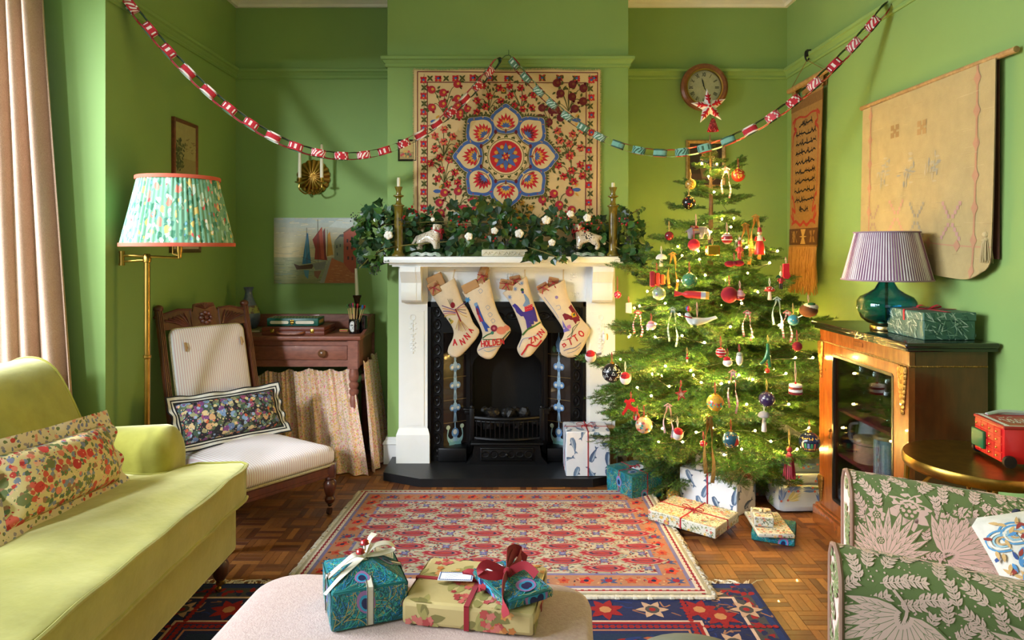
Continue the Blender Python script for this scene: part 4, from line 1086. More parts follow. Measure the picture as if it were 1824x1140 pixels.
d.poly(KP((290,125),(296,128),(308,248),(272,252)),(56,116,150),6);d.poly(KP((290,125),(300,200),(280,240)),(84,150,180),7)
d.poly(KP((314,152),(352,100),(358,160),(374,236),(322,232),(325,190)),(150,58,46),6);d.poly(KP((340,125),(352,105),(358,170),(368,232),(350,230)),(186,86,62),7)
d.poly(KP((356,120),(364,105),(370,236),(362,230)),(120,50,46),7);d.poly(KP((376,132),(384,120),(398,214),(372,220)),(206,150,58),6)
for x,y0_,y1_ in((335,72,250),(290,104,250),(374,112,220)):d.line(KP((x,y0_),(x+2,y1_)),.0025,(90,70,50),8)
d.poly(KP((238,250),(262,258),(322,250),(312,270),(250,274)),(84,58,40),8);d.poly(KP((312,250),(370,240),(362,272),(326,276)),(130,130,120),8);d.line(KP((270,222),(330,244)),.002,(80,60,44),8)
d.poly(KP((278,276),(300,276),(296,312),(284,300)),(86,140,160),6);d.poly(KP((320,280),(350,278),(336,312),(322,300)),(140,96,76),6)
pic('harbour_painting','unframed oil painting of sailing boats and a quay above the writing desk',fn,w,h,.018,0,None,d,(206,194,156))
def leftfn(Y0,z0):return lambda a,b,dd_:(XL+dd_,Y0+a,z0+b)
redframe=wood('red_brown_frame',(96,40,22),(130,62,34),.35)
d=Draw(52);r=d.r;w,h=.268,.315
d.rect(0,0,w,h,(166,156,108),0);d.rect(0,0,w,h*.35,(150,138,92),.5)
for i in range(90):d.leaf(.03+abs(r.gauss(.03,.025)),r.uniform(.05,.2),r.uniform(0,6),.025,.012,r.choice([(74,84,50),(90,92,56),(56,66,44)]),2)
for i in range(30):d.leaf(r.uniform(.12,.25),r.uniform(.14,.22),r.uniform(-.5,.5),.03,.008,r.choice([(132,120,80),(176,160,116)]),1)
pic('framed_print','small dark red framed print of foliage on the left wall above the floor lamp',leftfn(3.575,1.675),w,h,.022,.022,redframe,d,(166,156,108))
d=Draw(53);d.rect(0,0,.4,.4,(176,170,150),0)
for i in range(30):d.leaf(d.r.uniform(.05,.25),d.r.uniform(.05,.3),d.r.uniform(0,6),.03,.012,d.r.choice([(120,110,80),(150,130,90)]),1)
pic('framed_print','brown framed picture on the left wall half hidden by the floor lamp shade',leftfn(3.55,1.275),.33,.36,.022,.022,wood('brown_frame',(74,52,28),(104,76,44),.4),d,(176,170,150))
d=Draw(54);r=d.r;sm=YC/F
d.rect(0,0,.2,.2,(186,160,92),0);d.rect(0,0,.2,.055,(150,130,70),.5)
for i in range(16):d.flower(r.uniform(.02,.08),r.uniform(.025,.06),.01,5,r.choice([(180,60,50),(200,150,60),(80,90,50)]),None,1)
pic('framed_miniature','tiny black framed landscape tucked at the left edge of the embroidered hanging',backfn(709.5,287,YC),33*sm,38*sm,.016,.012,mat('black_frame',(26,24,22),.4),d,(186,160,92))
gilt=mat('gilt_frame',(190,156,92),.5,.35,var=.25,vs=60,bump=.8,bs=150,bd=.004)
d=Draw(55);r=d.r;sg=YB/F;w,h=70*sg,86*sg
d.rect(0,0,w,h,(44,36,30),0);d.rect(0,0,w,h*.3,(66,46,42),.5)
for i in range(22):d.flower(w*.5+r.gauss(0,.03),h*.6+r.gauss(0,.035),r.uniform(.012,.022),5,r.choice([(200,140,90),(160,70,60),(210,190,150),(90,110,120)]),(120,80,40),1+i*.05)
d.poly([(w*.4,h*.2),(w*.6,h*.2),(w*.65,h*.42),(w*.35,h*.42)],(110,90,70),1)
pic('framed_still_life','gilt framed dark flower still life on the wall behind the tree top',backfn(1221,336,YB),w,h,.03,.026,gilt,d,(44,36,30))
# brass shell sconce
sc_t=thing('wall_sconce','brass shell backed wall sconce with two curved arms','sconce',W(560,345,YB))
c0=W(559,316,YB);m=MB()
def shell(u,v):
 a=2*PI*u;rr=.104*(1+.045*abs(math.sin(a*9)))*v;rib=.012*abs(math.sin(a*9))*v*(1-.3*v)
 return(c0.x+rr*math.cos(a),YB-.004-.03*math.cos(v*PI/2)-rib,c0.z+rr*math.sin(a)*1.05)
m.surf(shell,108,10,True);m.lathe([(.105,.001),(.105,.003)],40,M=frame((c0.x,YB-.001,c0.z),(1,0,0),(0,0,1),(0,-1,0)))
for k in range(5):m.ball((c0.x-.05+.025*k,YB-.03,c0.z-.088+.004*abs(k-2)),.014,8,6)
m.build('shell_plate',brass,sc_t)
wax=mat('ivory_wax',(232,224,196),.5,var=.04,bump=.1,bs=40)
for px,top,bot,dY,which in((534,265,320,-.12,'left'),(573,257,320,-.15,'right')):
 Yc=YB+dY;b=W(px,bot,Yc)
 pts=bez([(c0.x+(-.02 if px<560 else .02),YB-.03,c0.z-.06),(c0.x+(b.x-c0.x)*.5,YB+dY*.6,b.z-.085),(b.x-.002,Yc,b.z-.06),(b.x,Yc,b.z-.02)],6)
 m=MB().tube(pts,.005,7).lathe([(.006,-.028),(.03,-.018),(.031,-.014),(.01,-.012),(.013,.0),(.014,.012),(.011,.012)],16,c=b);m.build('sconce_arm',brass,sc_t)
 cd=thing('taper_candle','%s one of the two ivory taper candles in the brass wall sconce'%which,'candle',b)
 hh=(bot-top)*Yc/F;MB().lathe([(.0108,.001),(.0105,hh*.5),(.008,hh-.004),(.004,hh)],14,c=b).build('wax',wax,cd);MB().tube([b+V((0,0,hh-.002)),b+V((.001,0,hh+.008))],.001,5).build('wick',mat('black_wick',(30,26,22),.9),cd)
 # washstand desk in the left alcove
dkw=wood('red_brown_painted_pine',(132,74,58),(154,96,76),.5,(.4,1,1),10,coat=.05)
dk=thing('writing_desk','old red brown painted desk with drawer, turned legs and low gallery back','desk',(-1.29,4.2,0))
DX0,DX1,DY0,DY1,DZ=-1.72,-.885,3.985,4.408,.785
MB().rbox(DX0,DX1,DY0,DY1,DZ-.024,DZ,.006).build('desk_top',dkw,dk)
m=MB().box(DX0+.02,DX1-.02,DY0+.045,DY0+.055,.60,.64).box(DX0+.02,DX1-.02,DY0+.045,DY0+.055,.725,DZ-.024)
m.box(DX0+.015,DX0+.03,DY0+.03,DY1-.01,.60,DZ-.024).box(DX1-.03,DX1-.015,DY0+.03,DY1-.01,.60,DZ-.024).box(DX0,DX1,DY1-.02,DY1-.01,.60,DZ-.024)
m.build('apron',dkw,dk)
dr=MB().rbox(DX0+.075,DX1-.085,DY0+.034,DY0+.05,.642,.724,.003).build('drawer',dkw,dk)
kp=W(575,629,DY0+.03);MB().lathe([(.012,0),(.01,.008),(.022,.018),(.024,.026),(.016,.034),(.002,.037)],18,M=frame((kp.x,DY0+.035,kp.z),(1,0,0),(0,0,1),(0,-1,0))).build('knob',wood('knob_wood',(96,60,36),(120,80,50),.3),dr,label='round turned wooden knob')
for x in(DX0+.045,DX1-.05):
 for y in(DY0+.05,DY1-.05):
  m=MB().box(x-.03,x+.03,y-.028,y+.028,.59,DZ-.024)
  m.lathe([(.012,0),(.018,.01),(.02,.06),(.026,.25),(.027,.40),(.02,.43),(.028,.445),(.028,.46),(.02,.47),(.028,.485),(.028,.5),(.02,.51),(.029,.53),(.029,.555),(.024,.59)],16,c=(x,y,0));m.build('leg',dkw,dk)
MB().rbox(DX0,DX1,DY1-.02,DY1,DZ,DZ+.092,.006).build('back_gallery',dkw,dk)
gp=[(DY1,DZ),(DY1,DZ+.092),(DY1-.06,DZ+.09),(DY1-.12,DZ+.085),(DY1-.17,DZ+.065),(DY1-.22,DZ+.025),(DY1-.30,DZ+.01),(DY1-.34,DZ)]
for x in(DX0,DX1-.018):MB().prism(gp,lambda a,b,d_:(x+d_,a,b),0,.018).build('side_gallery',dkw,dk)
skf=floral('ditsy_skirt_cotton',(228,198,176),[(95,.42,[(222,186,96),(230,160,170),(206,196,146),(236,204,196),(214,166,104)]),(75,.34,[(230,190,84),(226,130,154),(240,214,196),(170,170,126)]),(160,.3,[(186,90,120),(230,214,190),(140,140,90),(214,170,60)])],.9)
sk_t=thing('desk_skirt','gathered floral cotton skirt hanging round the legs of the old desk','curtain',(-1.25,4.03,0))
def skirt(u,v):
 uu=2*u if u<=.5 else 2-2*u;bk_=0 if u<=.5 else .004
 top=.602-.018*abs(math.sin(uu*19))-.03*max(0,math.sin(uu*8.1+.6))*(1-.6*uu)-.045*(1-uu)
 z=.006+(top-.006)*v;fl2=(1-v)
 x=-1.70+(.745+.14*fl2)*uu
 y=DY0+.082-.19*fl2*(.25+.75*uu**2)+.020*math.sin(uu*2*PI*8.5+1.3*noise.noise(V((uu*9,v*1.5,0))))*(.5+.5*fl2)+.008*math.sin(uu*2*PI*31)*v+bk_
 return(x,y,z)
MB().surf(skirt,260,16,True).build('front_cloth',skf,sk_t,smooth=80)
def skirt2(u,v):
 uu=2*u if u<=.5 else 2-2*u;bk_=0 if u<=.5 else .004
 top=.645-.03*abs(math.sin(uu*9));z=.006+(top-.006)*v;fl2=1-v
 x=DX1+.012+.075*fl2+.018*math.sin(uu*2*PI*4+2*fl2+.6)*(.4+.6*fl2)+bk_;return(x,3.985+.40*uu-.05*fl2*(1-uu),z)
MB().surf(skirt2,90,14,True).build('side_cloth',skf,sk_t,smooth=80)
bkk=thing('book','flat olive green book lying under the blue vase on the desk','book',(-1.62,4.24,DZ))
MB().rbox(-1.71,-1.535,4.15,4.33,DZ+.001,DZ+.017,.002).build('book_cover',mat('olive_book_cloth',(112,108,60),.7),bkk)
MB().box(-1.705,-1.532,4.148,4.325,DZ+.004,DZ+.014).build('pages',mat('old_paper',(206,190,150),.9),bkk)
t=NT('blue_stoneware');co=t.coord('Object');sz=t.n('ShaderNodeSeparateXYZ');t.put(sz.inputs[0],co)
vb=t.mix(t.noise(co,60,4),L4((62,78,110)),L4((104,112,132)))
bandm=t.ramp(t.math('MULTIPLY',sz.outputs[2],3.5),[(0,(0,0,0,1)),(.33,(1,1,1,1)),(.5,(0,0,0,1))],'CONSTANT')
t.base(t.mix(bandm,vb,t.mix(t.ramp(t.noise(co,45,3),[(.45,(0,0,0,1)),(.55,(1,1,1,1))]),L4((156,158,86)),L4((96,70,70)))),.3,coat=.3);vasem=t.m
vz=DZ+.018
v_=tag(MB().lathe([(.045,0),(.05,.005),(.068,.045),(.07,.085),(.06,.12),(.04,.16),(.024,.2),(.021,.225),(.027,.245),(.032,.255),(.026,.254),(.018,.23)],28,c=(-1.636,4.24,vz)).build('vase',vasem,smooth=60),'mottled blue stoneware vase with olive band behind the carved chair back','vase')
bc=thing('briefcase','flat reddish brown leather case with brass locks under the green game case','case',(-1.29,4.15,DZ))
bx0,bx1,by0,by1=-1.478,-1.108,4.03,4.28
lea=mat('red_brown_leather',(122,62,46),.45,var=.1,bump=.2,bs=200)
MB().rbox(bx0,bx1,by0,by1,DZ+.001,DZ+.024,.004).rbox(bx0,bx1,by0,by1,DZ+.0245,DZ+.048,.004).build('case_shell',lea,bc)
goldm=mat('bright_brass',(214,172,80),.25,1,var=.05)
for px in(485,556):p=W(px,591,by0);MB().rbox(p.x-.011,p.x+.011,by0-.005,by0+.003,DZ+.012,DZ+.038,.002).rbox(p.x-.005,p.x+.005,by0-.008,by0,DZ+.016,DZ+.03,.002).build('lock',goldm,bc,label='square brass lock')
MB().tube(bez([(-1.385,by0,DZ+.02),(-1.375,by0-.022,DZ+.016),(-1.34,by0-.03,DZ+.013),(-1.27,by0-.03,DZ+.013),(-1.235,by0-.022,DZ+.016),(-1.225,by0,DZ+.02)],5),.006,8).build('handle',mat('tan_leather',(150,82,50),.4),bc,label='curved leather carrying handle')
gc=thing('game_case','small green game case with chevron lid and two white front panels on the brown case','case',(-1.31,4.15,DZ+.05))
gx0,gx1,gy0,gy1,gz=-1.464,-1.157,4.075,4.215,DZ+.0495
d=Draw(56);
for i in range(16):
 for j in range(4):
  x=i*.0192;y=j*.036;d.poly([(x,y),(x+.0096,y),(x+.0192,y+.034),(x+.0096,y+.034)]if j%2 else[(x+.0096,y),(x+.0192,y),(x+.0096,y+.034),(x,y+.034)],(196,190,140),1)
m=MB().rbox(gx0,gx1,gy0,gy1,gz,gz+.047,.005,col=lin((28,92,80)));d.emit(m,lambda x,y,h:(gx0+x,gy0+y,gz+.0472+h),clip=(.006,.3,.006,.134))
m.add([(gx1+.0006,gy0+.02,gz+.016),(gx1+.0006,gy1-.02,gz+.016),(gx1+.0006,gy1-.02,gz+.034),(gx1+.0006,gy0+.02,gz+.034)],[(0,1,2,3)],0,lin((156,140,70)))
m.build('case_body',vcmat('green_leatherette',.35,bump=.1),gc)
for a,b in((gx0+.02,gx0+.13),(gx1-.135,gx1-.025)):MB().prism([(p[0],p[1])for p in rrect(b-a,.018,.0085,5,(a+b)/2,gz+.022)],lambda x,y,d_:(x,d_,y),gy0-.002,gy0+.002).build('front_panel',mat('cream_panel',(236,230,206),.5),gc)
m=MB();
for q in range(4):m.ball(((gx0+gx1)/2-.003+.008*math.cos(q*PI/2+.78),gy0-.003,gz+.026+.009*math.sin(q*PI/2+.78)),.007,8,6,sc=(1,.4,1))
m.rbox((gx0+gx1)/2-.007,(gx0+gx1)/2+.001,gy0-.004,gy0,gz+.008,gz+.025,.001);m.build('clasp',goldm,gc,label='gold clover shaped clasp')
mx=thing('matchbox','little yellow and red matchbox on the desk beside the match jar','matchbox',(-1.04,4.21,DZ))
MB().rbox(-1.062,-1.012,4.2,4.225,DZ+.001,DZ+.014,.001).build('sleeve',mat('yellow_card',(206,190,74),.6),mx);MB().box(-1.0605,-1.0135,4.1985,4.2,DZ+.004,DZ+.011).build('label_strip',mat('red_print',(180,40,50),.6),mx)
blackg=mat('black_glass',(16,16,18),.08,coat=.5)
jr=thing('match_jar','black glass jar with white oval label holding coloured tip matches','jar',W(631,594,4.12))
jc=W(631,594,4.12);jc.z=DZ+.001
MB().lathe([(.03,0),(.032,.004),(.032,.086),(.029,.088),(.029,.07),(.028,.06)],24,c=jc).build('jar_glass',blackg,jr)
d=Draw(57);ov=[(.019*math.cos(2*PI*i/24),.032*math.sin(2*PI*i/24))for i in range(24)];d.poly(ov,(226,228,226),1);d.line([(a*.86,b*.86)for a,b in ov],.0012,(40,40,44),2,True)
for i in range(14):d.leaf(d.r.uniform(-.012,.01),d.r.uniform(-.022,.022),d.r.uniform(0,6),.008,.003,(30,30,34),2)
d.text('DI',-.006,.004,.008,.0015,(20,20,24),3);d.text('T',-.003,-.012,.008,.0015,(20,20,24),3)
lb=MB();d.emit(lb,lambda x,y,h:(jc.x-.004+(.0325+h)*math.sin(x/.032),jc.y-(.0325+h)*math.cos(x/.032),jc.z+.044+y),dh=.0002,maxlen=.008);lb.build('oval_label',vcmat('printed_paper',.6,bump=.05),jr,label='white oval label with black lettering')
jc2=W(646,590,4.18);jc2.z=DZ+.001
j2=thing('match_jar','smaller dark glass jar just behind the labelled match jar','jar',jc2);MB().lathe([(.026,0),(.028,.004),(.028,.1),(.025,.1),(.025,.06)],20,c=jc2).build('jar_glass',blackg,j2)
tips={'green':(60,110,50),'brown':(84,60,40),'blue':(40,90,170),'red':(190,36,40)}
stick=mat('match_wood',(206,172,110),.8)
qr=random.Random(9)
lst=[(-.022,-.03,'green'),(-.016,-.022,'brown'),(-.018,-.012,'green'),(-.008,-.014,'brown'),(.004,-.004,'blue'),(.008,.0,'red'),(.006,.006,'blue'),(.0,.008,'green'),(.018,.05,'blue'),(.02,.058,'red'),(.012,.022,'red')]
for i,(bx,tx,cname)in enumerate(lst):
 a=jc+V((bx*.6,qr.uniform(-.01,.01),.012));b=jc+V((tx*1.15-.006,qr.uniform(-.012,.012),.175-abs(tx)*.25));mt=thing('long_match','long %s tipped match standing in the labelled glass jar'%cname,'match',a,group='long %s tipped matches in the jar'%cname)
 MB().tube([a,b],.0022,5).build('stick',stick,mt);MB().ball(b,.0062,8,6,sc=(1,1,1.6)).tube([b-(b-a).normalized()*.018,b],.0035,6).build('match_head',mat('match_'+cname,tips[cname],.7),mt)
cs=thing('candlestick','dark bronze twisted candlestick at the back of the desk','candlestick',(-.962,4.24,DZ))
pc=V((-.962,4.24,DZ+.001));brz=mat('dark_bronze',(74,54,30),.4,.8,var=.3,vs=60,bump=.4,bs=120)
MB().lathe([(.04,0),(.042,.006),(.03,.014),(.014,.024),(.012,.05),(.02,.06),(.012,.07),(.013,.12),(.011,.14),(.02,.15),(.026,.155),(.012,.16),(.016,.175),(.02,.2),(.027,.215),(.026,.222),(.014,.222)],20,c=pc).build('candlestick_body',brz,cs)
b=pc+V((0,0,.223));tp=W(634,478,4.24);cd=thing('taper_candle','leaning ivory taper candle in the bronze candlestick on the desk','candle',b)
MB().tube([b,b*.5+tp*.5,tp],[.0115,.0105,.008],12).build('wax',wax,cd);MB().tube([tp,tp+V((-.001,0,.01))],.001,5).build('wick',MC['black_wick'],cd)
# clock
ck=thing('wall_clock','round wooden wall clock with roman numerals above the tree','clock',W(1255,198,YB))
cc0=W(1255,155,4.35);kc=V((cc0.x,YB,cc0.z));Mk=frame(kc,(1,0,0),(0,0,1),(0,-1,0))
ckw=wood('clock_oak',(110,60,28),(146,88,44),.35)
MB().lathe([(.13,.002),(.148,.03),(.153,.05),(.15,.064),(.135,.074),(.118,.07),(.112,.06),(.112,.04)],56,M=Mk).build('clock_case',ckw,ck)
MB().lathe([(.118,.068),(.116,.074),(.109,.072),(.107,.06)],56,M=Mk,cap=False).build('bezel',brass,ck)
d=Draw(58);R_=.108;d.circ(0,0,R_,(206,196,164),0,48)
NUM=['XII','I','II','III','IIII','V','VI','VII','VIII','IX','X','XI']
for i,n_ in enumerate(NUM):
 a_=PI/2-i*PI/6;rad=.083
 wd_={'I':.005,'V':.012,'X':.012};tot=sum(wd_[c]for c in n_);x=-tot/2
 for c in n_:
  for st in{'I':[[(.5,0),(.5,1)]],'V':[[(0,1),(.5,0)],[(.5,0),(1,1)]],'X':[[(0,0),(1,1)],[(0,1),(1,0)]]}[c]:
   pts=[]
   for q,(p_,y_)in enumerate(st):
    lx_,ly_=x+p_*wd_[c],(y_-.5)*.024;ro=a_-PI/2;pts.append((rad*math.cos(a_)+lx_*math.cos(ro)-ly_*math.sin(ro),rad*math.sin(a_)+lx_*math.sin(ro)+ly_*math.cos(ro)))
   d.line(pts,.0032 if(st[0][0]<=.5 and c!='V')or c=='I' else .002,(40,36,30),1)
  x+=wd_[c]
for i in range(60):
 a_=i*PI/30;d.line([(.099*math.cos(a_),.099*math.sin(a_)),(.103*math.cos(a_),.103*math.sin(a_))],.0012,(50,44,36),1)
m=MB();d.emit(m,lambda x,y,h:(kc.x+x,YB-.05-h,kc.z+y),dh=.0004);m.build('dial',vcmat('clock_dial',.5,bump=.05),ck,smooth=0)
def hand(ang,L,w_,nm,y):
 c,s2=math.cos(ang),math.sin(ang);MB().prism([(-.015*c-w_*s2*.5,-.015*s2+w_*c*.5),(-.015*c+w_*s2*.5,-.015*s2-w_*c*.5),(L*.7*c+w_*s2,L*.7*s2-w_*c),(L*c,L*s2),(L*.7*c-w_*s2,L*.7*s2+w_*c)],lambda a,b,d_:(kc.x+a,y-d_,kc.z+b),0,.001).build(nm,mat('black_hands',(20,20,20),.4),ck)
hand(PI/2-2*PI*(25/60),.085,.0025,'minute_hand',YB-.054);hand(PI/2+.26,.062,.004,'hour_hand',YB-.056)
MB().lathe([(.112,.066),(.112,.068)],40,M=Mk).build('clock_glass',panem('clear_pane',amount=.35),ck)
# textiles on the right wall
sz_m=vcmat('woven_hanging',.9,sheen=.1,bump=.5,bs=240,var=.1,vs=12)
tp_=thing('wall_tapestry','large faded gold woven hanging with small motifs on a pole above the cabinet','tapestry',(1.75,2.93,1.2))
TW,TH=.931,.80
def tap(u,v,h=0):
 yy=3.39-TW*u;curl=0;cn=(max(0,u-.8)/.2)**2*(max(0,v-.88)/.12)**2
 z=1.985-TH*v+.025*(1-u)*v+.035*cn+.012*math.sin(u*5)*v+curl*.05
 x=1.742-.012*v-.006*math.sin(u*11)*v-.004*math.sin(u*26+2)*v-.035*curl-h
 return(x,yy+.05*cn+.02*u*v*v,z)
m=MB()
base=lin((182,160,108))
def tapc(u,v):return tap(u,v)
m.surf(lambda u,v:tap(u,v),40,34,col=base);m.surf(lambda u,v:tap(u,v,-.004),40,34,col=base)
d=Draw(61);r=d.r
for u0 in(.085,.9):
 d.line([(u0,0),(u0,1)],.012,(186,136,100),1)
 for k in range(7):d.poly([(u0-.022,.06+k*.15),(u0,.02+k*.15),(u0+.022,.06+k*.15),(u0,.1+k*.15)],(190,140,104),2)
d.line([(.0,.84),(1,.84)],.006,(192,140,106),1)
for k in range(4):d.poly([(.18+k*.2,.84),(.2+k*.2,.81),(.22+k*.2,.84),(.2+k*.2,.87)],(192,140,106),2)
for(u0,v0,c)in((.31,.2,(164,130,76)),(.53,.22,(176,140,84))):
 for a,b in((-1,-1),(1,-1),(-1,1),(1,1)):d.rect(u0+a*.02-.014,v0+b*.022-.016,u0+a*.02+.014,v0+b*.022+.016,c,1)
 d.rect(u0-.012,v0-.014,u0+.012,v0+.014,c,1)
for(u0,v0)in((.22,.42),(.62,.44),(.41,.44)):
 for i in range(26):d.leaf(u0+r.gauss(0,.024),v0+r.gauss(0,.045),r.choice([0,PI/2]),.04,.012,r.choice([(156,150,130),(170,160,130),(186,168,130)]),1)
for(u0,v0,c)in((.13,.72,(170,140,110)),(.33,.70,(196,150,120)),(.50,.72,(156,146,120)),(.76,.72,(190,146,130))):
 for q in range(4):
  a_=PI/4+q*PI/2
  for k in range(1,5):d.rect(u0+.018*k*math.cos(a_)-.008,v0+.03*k*math.sin(a_)-.01,u0+.018*k*math.cos(a_)+.008,v0+.03*k*math.sin(a_)+.01,c,1)
for i in range(60):u0,v0=r.random(),r.random();d.line([(u0,v0),(u0+r.uniform(.03,.12),v0+r.uniform(-.005,.005))],.003,r.choice([(176,152,102),(190,168,118)]),.5)
d.emit(m,lambda x,y,h:tap(x,y,h+.0008),clip=(0,1,0,1),dh=.0004,maxlen=.12);m.build('woven_cloth',sz_m,tp_,smooth=60)
MB().tube([(1.755,3.425,2.0),(1.755,2.374,1.992)],.012,10).build('pole',wood('pale_dowel',(176,132,76),(200,158,100),.6),tp_,label='pale wooden hanging pole')
m=MB().box(1.764,1.769,2.475,3.35,1.26,1.985);m.build('dark_lining',mat('red_brown_lining',(96,54,40),.9),tp_)
def tassel(mb,top,L,r0,n,seed,th=.0014):
 q=random.Random(seed)
 for i in range(n):
  a_=q.uniform(0,2*PI);rr=r0*math.sqrt(q.random());mb.tube([top,top+V((rr*.8*math.cos(a_),rr*.8*math.sin(a_),-L*.35)),top+V((rr*1.2*math.cos(a_),rr*1.2*math.sin(a_),-L*q.uniform(.88,1.05)))],th,4)
 mb.ball(top,r0*.6,8,6);mb.tube([top+V((r0*.62*math.cos(k*.6),r0*.62*math.sin(k*.6),-L*.2))for k in range(11)],r0*.14,5)
cream_y=mat('cream_yarn',(206,184,134),.9)
t0=V((1.735,2.50,WZ(418,2.5)));m=MB();tassel(m,t0,.10,.02,60,3);m.tube([t0,(1.742,2.49,1.36),(1.745,2.475,1.9)],.0016,4);m.build('corner_tassel',cream_y,tp_)
nh=thing('calligraphy_hanging','narrow woven hanging with black script and long fringe near the right corner','tapestry',(1.755,4.04,1.05))
NW,NH=.435,.98
def nar(u,v,h=0):return(1.748-.014*v-.004*math.sin(u*7)*v-h,4.265-NW*(u*(1-.10*v)+.0*v),2.285-NH*v)
m=MB();bs_=lin((164,122,66));
for k in range(4):pass
m.surf(lambda u,v:nar(u,.075+.925*v),14,30,col=bs_);m.surf(lambda u,v:nar(u,.075+.925*v,-.004),14,30,col=bs_)
for a,b in((0,.14),(.36,.64),(.86,1)):
 m.surf(lambda u,v:nar(a+(b-a)*u,.08*v-.012,.0),4,4,col=bs_);m.surf(lambda u,v:nar(a+(b-a)*u,.08*v-.012,-.02),4,4,col=bs_)
d=Draw(62);r=d.r
d.rect(0,.09,1,.15,(134,96,52),.5)
for s_ in(0,1):
 f=lambda x:x if s_==0 else 1-x
 pts=[(f(.07),.22),(f(.16),.2),(f(.12),.25),(f(.2),.27),(f(.1),.3),(f(.08),.36)];d.curve(pts,.022,(176,62,44),1,5)
 d.line([(f(.08),.34),(f(.08),.7)],.012,(176,62,44),1)
 d.curve([(f(.07),.8),(f(.18),.84),(f(.1),.76),(f(.22),.78),(f(.14),.70),(f(.08),.68)],.022,(176,62,44),1,5)
d.curve([(.1,.855),(.25,.84),(.4,.865),(.5,.845),(.6,.865),(.75,.84),(.9,.855)],.02,(176,62,44),1,4);d.curve([(.12,.205),(.3,.195),(.5,.21),(.7,.195),(.88,.205)],.012,(176,62,44),1,4)
for k in range(10):
 v0=.245+k*.058;x0_,x1_=(.2,.84)if k<9 else(.36,.66)
 if k==0:x0_,x1_=.3,.72
 pts=[];x=x0_
 while x<x1_:pts.append((x,v0+r.uniform(-.004,.012)));x+=r.uniform(.025,.05)
 d.curve(pts,.010,(44,34,26),1,3)
 for q in range(9):
  x=r.uniform(x0_,x1_);d.line([(x,v0-r.uniform(.008,.022)),(x+r.uniform(-.015,.015),v0+.006)],.012,(44,34,26),1);d.rect(x+.02,v0+.012,x+.036,v0+.017,(44,34,26),1)
d.rect(0,.885,1,.985,(92,58,30),.8)
for x in(.2,.8):d.poly([(x-.12,.9),(x+.12,.9),(x+.05,.93),(x+.12,.97),(x-.12,.97),(x-.05,.93)],(150,108,56),1)
d.poly([(.42,.89),(.58,.89),(.53,.93),(.62,.935),(.53,.94),(.58,.98),(.42,.98),(.47,.94),(.38,.935),(.47,.93)],(200,158,90),2)
d.emit(m,lambda x,y,h:nar(x,y,h+.001),clip=(0,1,.08,1),dh=.0004,maxlen=.15)
m.build('woven_panel',vcmat('coarse_jute',.95,bump=.8,bs=170,var=.12,vs=60),nh,smooth=50)
m=MB();q=random.Random(5)
for i in range(150):
 u=(i+.5)/150;p=V(nar(u,.995,q.uniform(-.004,.006)));e=p+V((q.uniform(-.02,.004),q.uniform(-.02,.02),-.26*q.uniform(.8,1.1)))
 m.tube([p,p*.5+e*.5+V((q.uniform(-.01,.004),q.uniform(-.012,.012),0)),e],.0028,4)
m.build('long_fringe',mat('golden_fringe',(190,140,70),.9),nh,kind='stuff')
dow=wood('pale_dowel',(176,132,76),(200,158,100),.6)
MB().tube([(1.745,4.30,2.285),(1.745,3.76,2.288)],.016,10).build('dowel',dow,nh)
hk=V((1.742,4.03,2.44));MB().tube([(1.745,4.28,2.29),hk-V((0,0,.03)),(1.745,3.80,2.29)],.002,5).build('hanging_cord',mat('jute_cord',(150,112,60),.9),nh)
MB().tube(bez([(1.765,4.03,2.47),(1.735,4.03,2.462),(1.73,4.03,2.43),(1.742,4.03,2.405),(1.752,4.03,2.42)],4),.005,6).rbox(1.735,1.745,4.015,4.045,2.43,2.47,.002).build('rail_hook',mat('black_hook',(24,24,22),.5),nh)
# embroidered suzani over the mantel
YS=YC-.006
cloth=vcmat('suzani_embroidery',.9,sheen=.1,bump=.5,bs=300,var=.05,vs=20)
def su(x,y,h=0):
 ww=0
 return(WX(x,YS),YS-.004-ww-h*.6-.004,WZ(y+1.2*math.sin(x*.05)*(1 if y<135 else .3),YS))
st_=thing('embroidered_hanging','cream wall hanging embroidered with a red and blue flower medallion and pomegranates','tapestry',su(903,415))
m=MB();sb=lin((212,184,134))
m.surf(lambda u,v:su(738+330*u,126+304*v,0),50,30,col=sb);m.surf(lambda u,v:(lambda p:(p[0],YS+.003,p[2]))(su(738+330*u,126+304*v,0)),12,6,col=sb)
d=Draw(63);r=d.r
def Q(x,y):return(690+x/3.8,80+y/3.8)
MRN,RD_,CRM_,GRN_,BLU_,YEL_,BRN_=(104,26,36),(186,34,44),(216,190,142),(78,80,36),(66,96,158),(206,150,56),(120,62,36)
PK_=(196,74,70)
for(x0_,y0_,x1_,y1_)in((206,186,1422,1200),(272,254,1345,1200)):
 d.line([Q(x0_,y1_),Q(x0_,y0_),Q(x1_,y0_+4),Q(x1_-6,y1_)],1.5,MRN,1)
def bflower(x,y,vert):
 for a in(0,1,2,3):d.leaf(*Q(x,y),PI/4+a*PI/2,8,6,RD_,2)
 d.leaf(*Q(x,y),0 if not vert else PI/2,6.5,5,RD_,2);d.leaf(*Q(x,y),PI if not vert else-PI/2,6.5,5,RD_,2)
 d.circ(*Q(x,y),2.4,BLU_,3,8);d.circ(*Q(x,y+10),1.4,YEL_,3.2,6)
def bleaf(x,y):
 for a in range(4):d.leaf(*Q(x,y),PI/4+a*PI/2,7.5,3.6,GRN_,2)
for k in range(10):bflower(345+k*117,228,False)
for k in range(11):bleaf(290+k*117*.93,228)
for k in range(9):bflower(246,240+k*108,True);bflower(1380 if k<4 else 1362,240+k*118,True);bleaf(250,292+k*108);bleaf(1372,298+k*118)
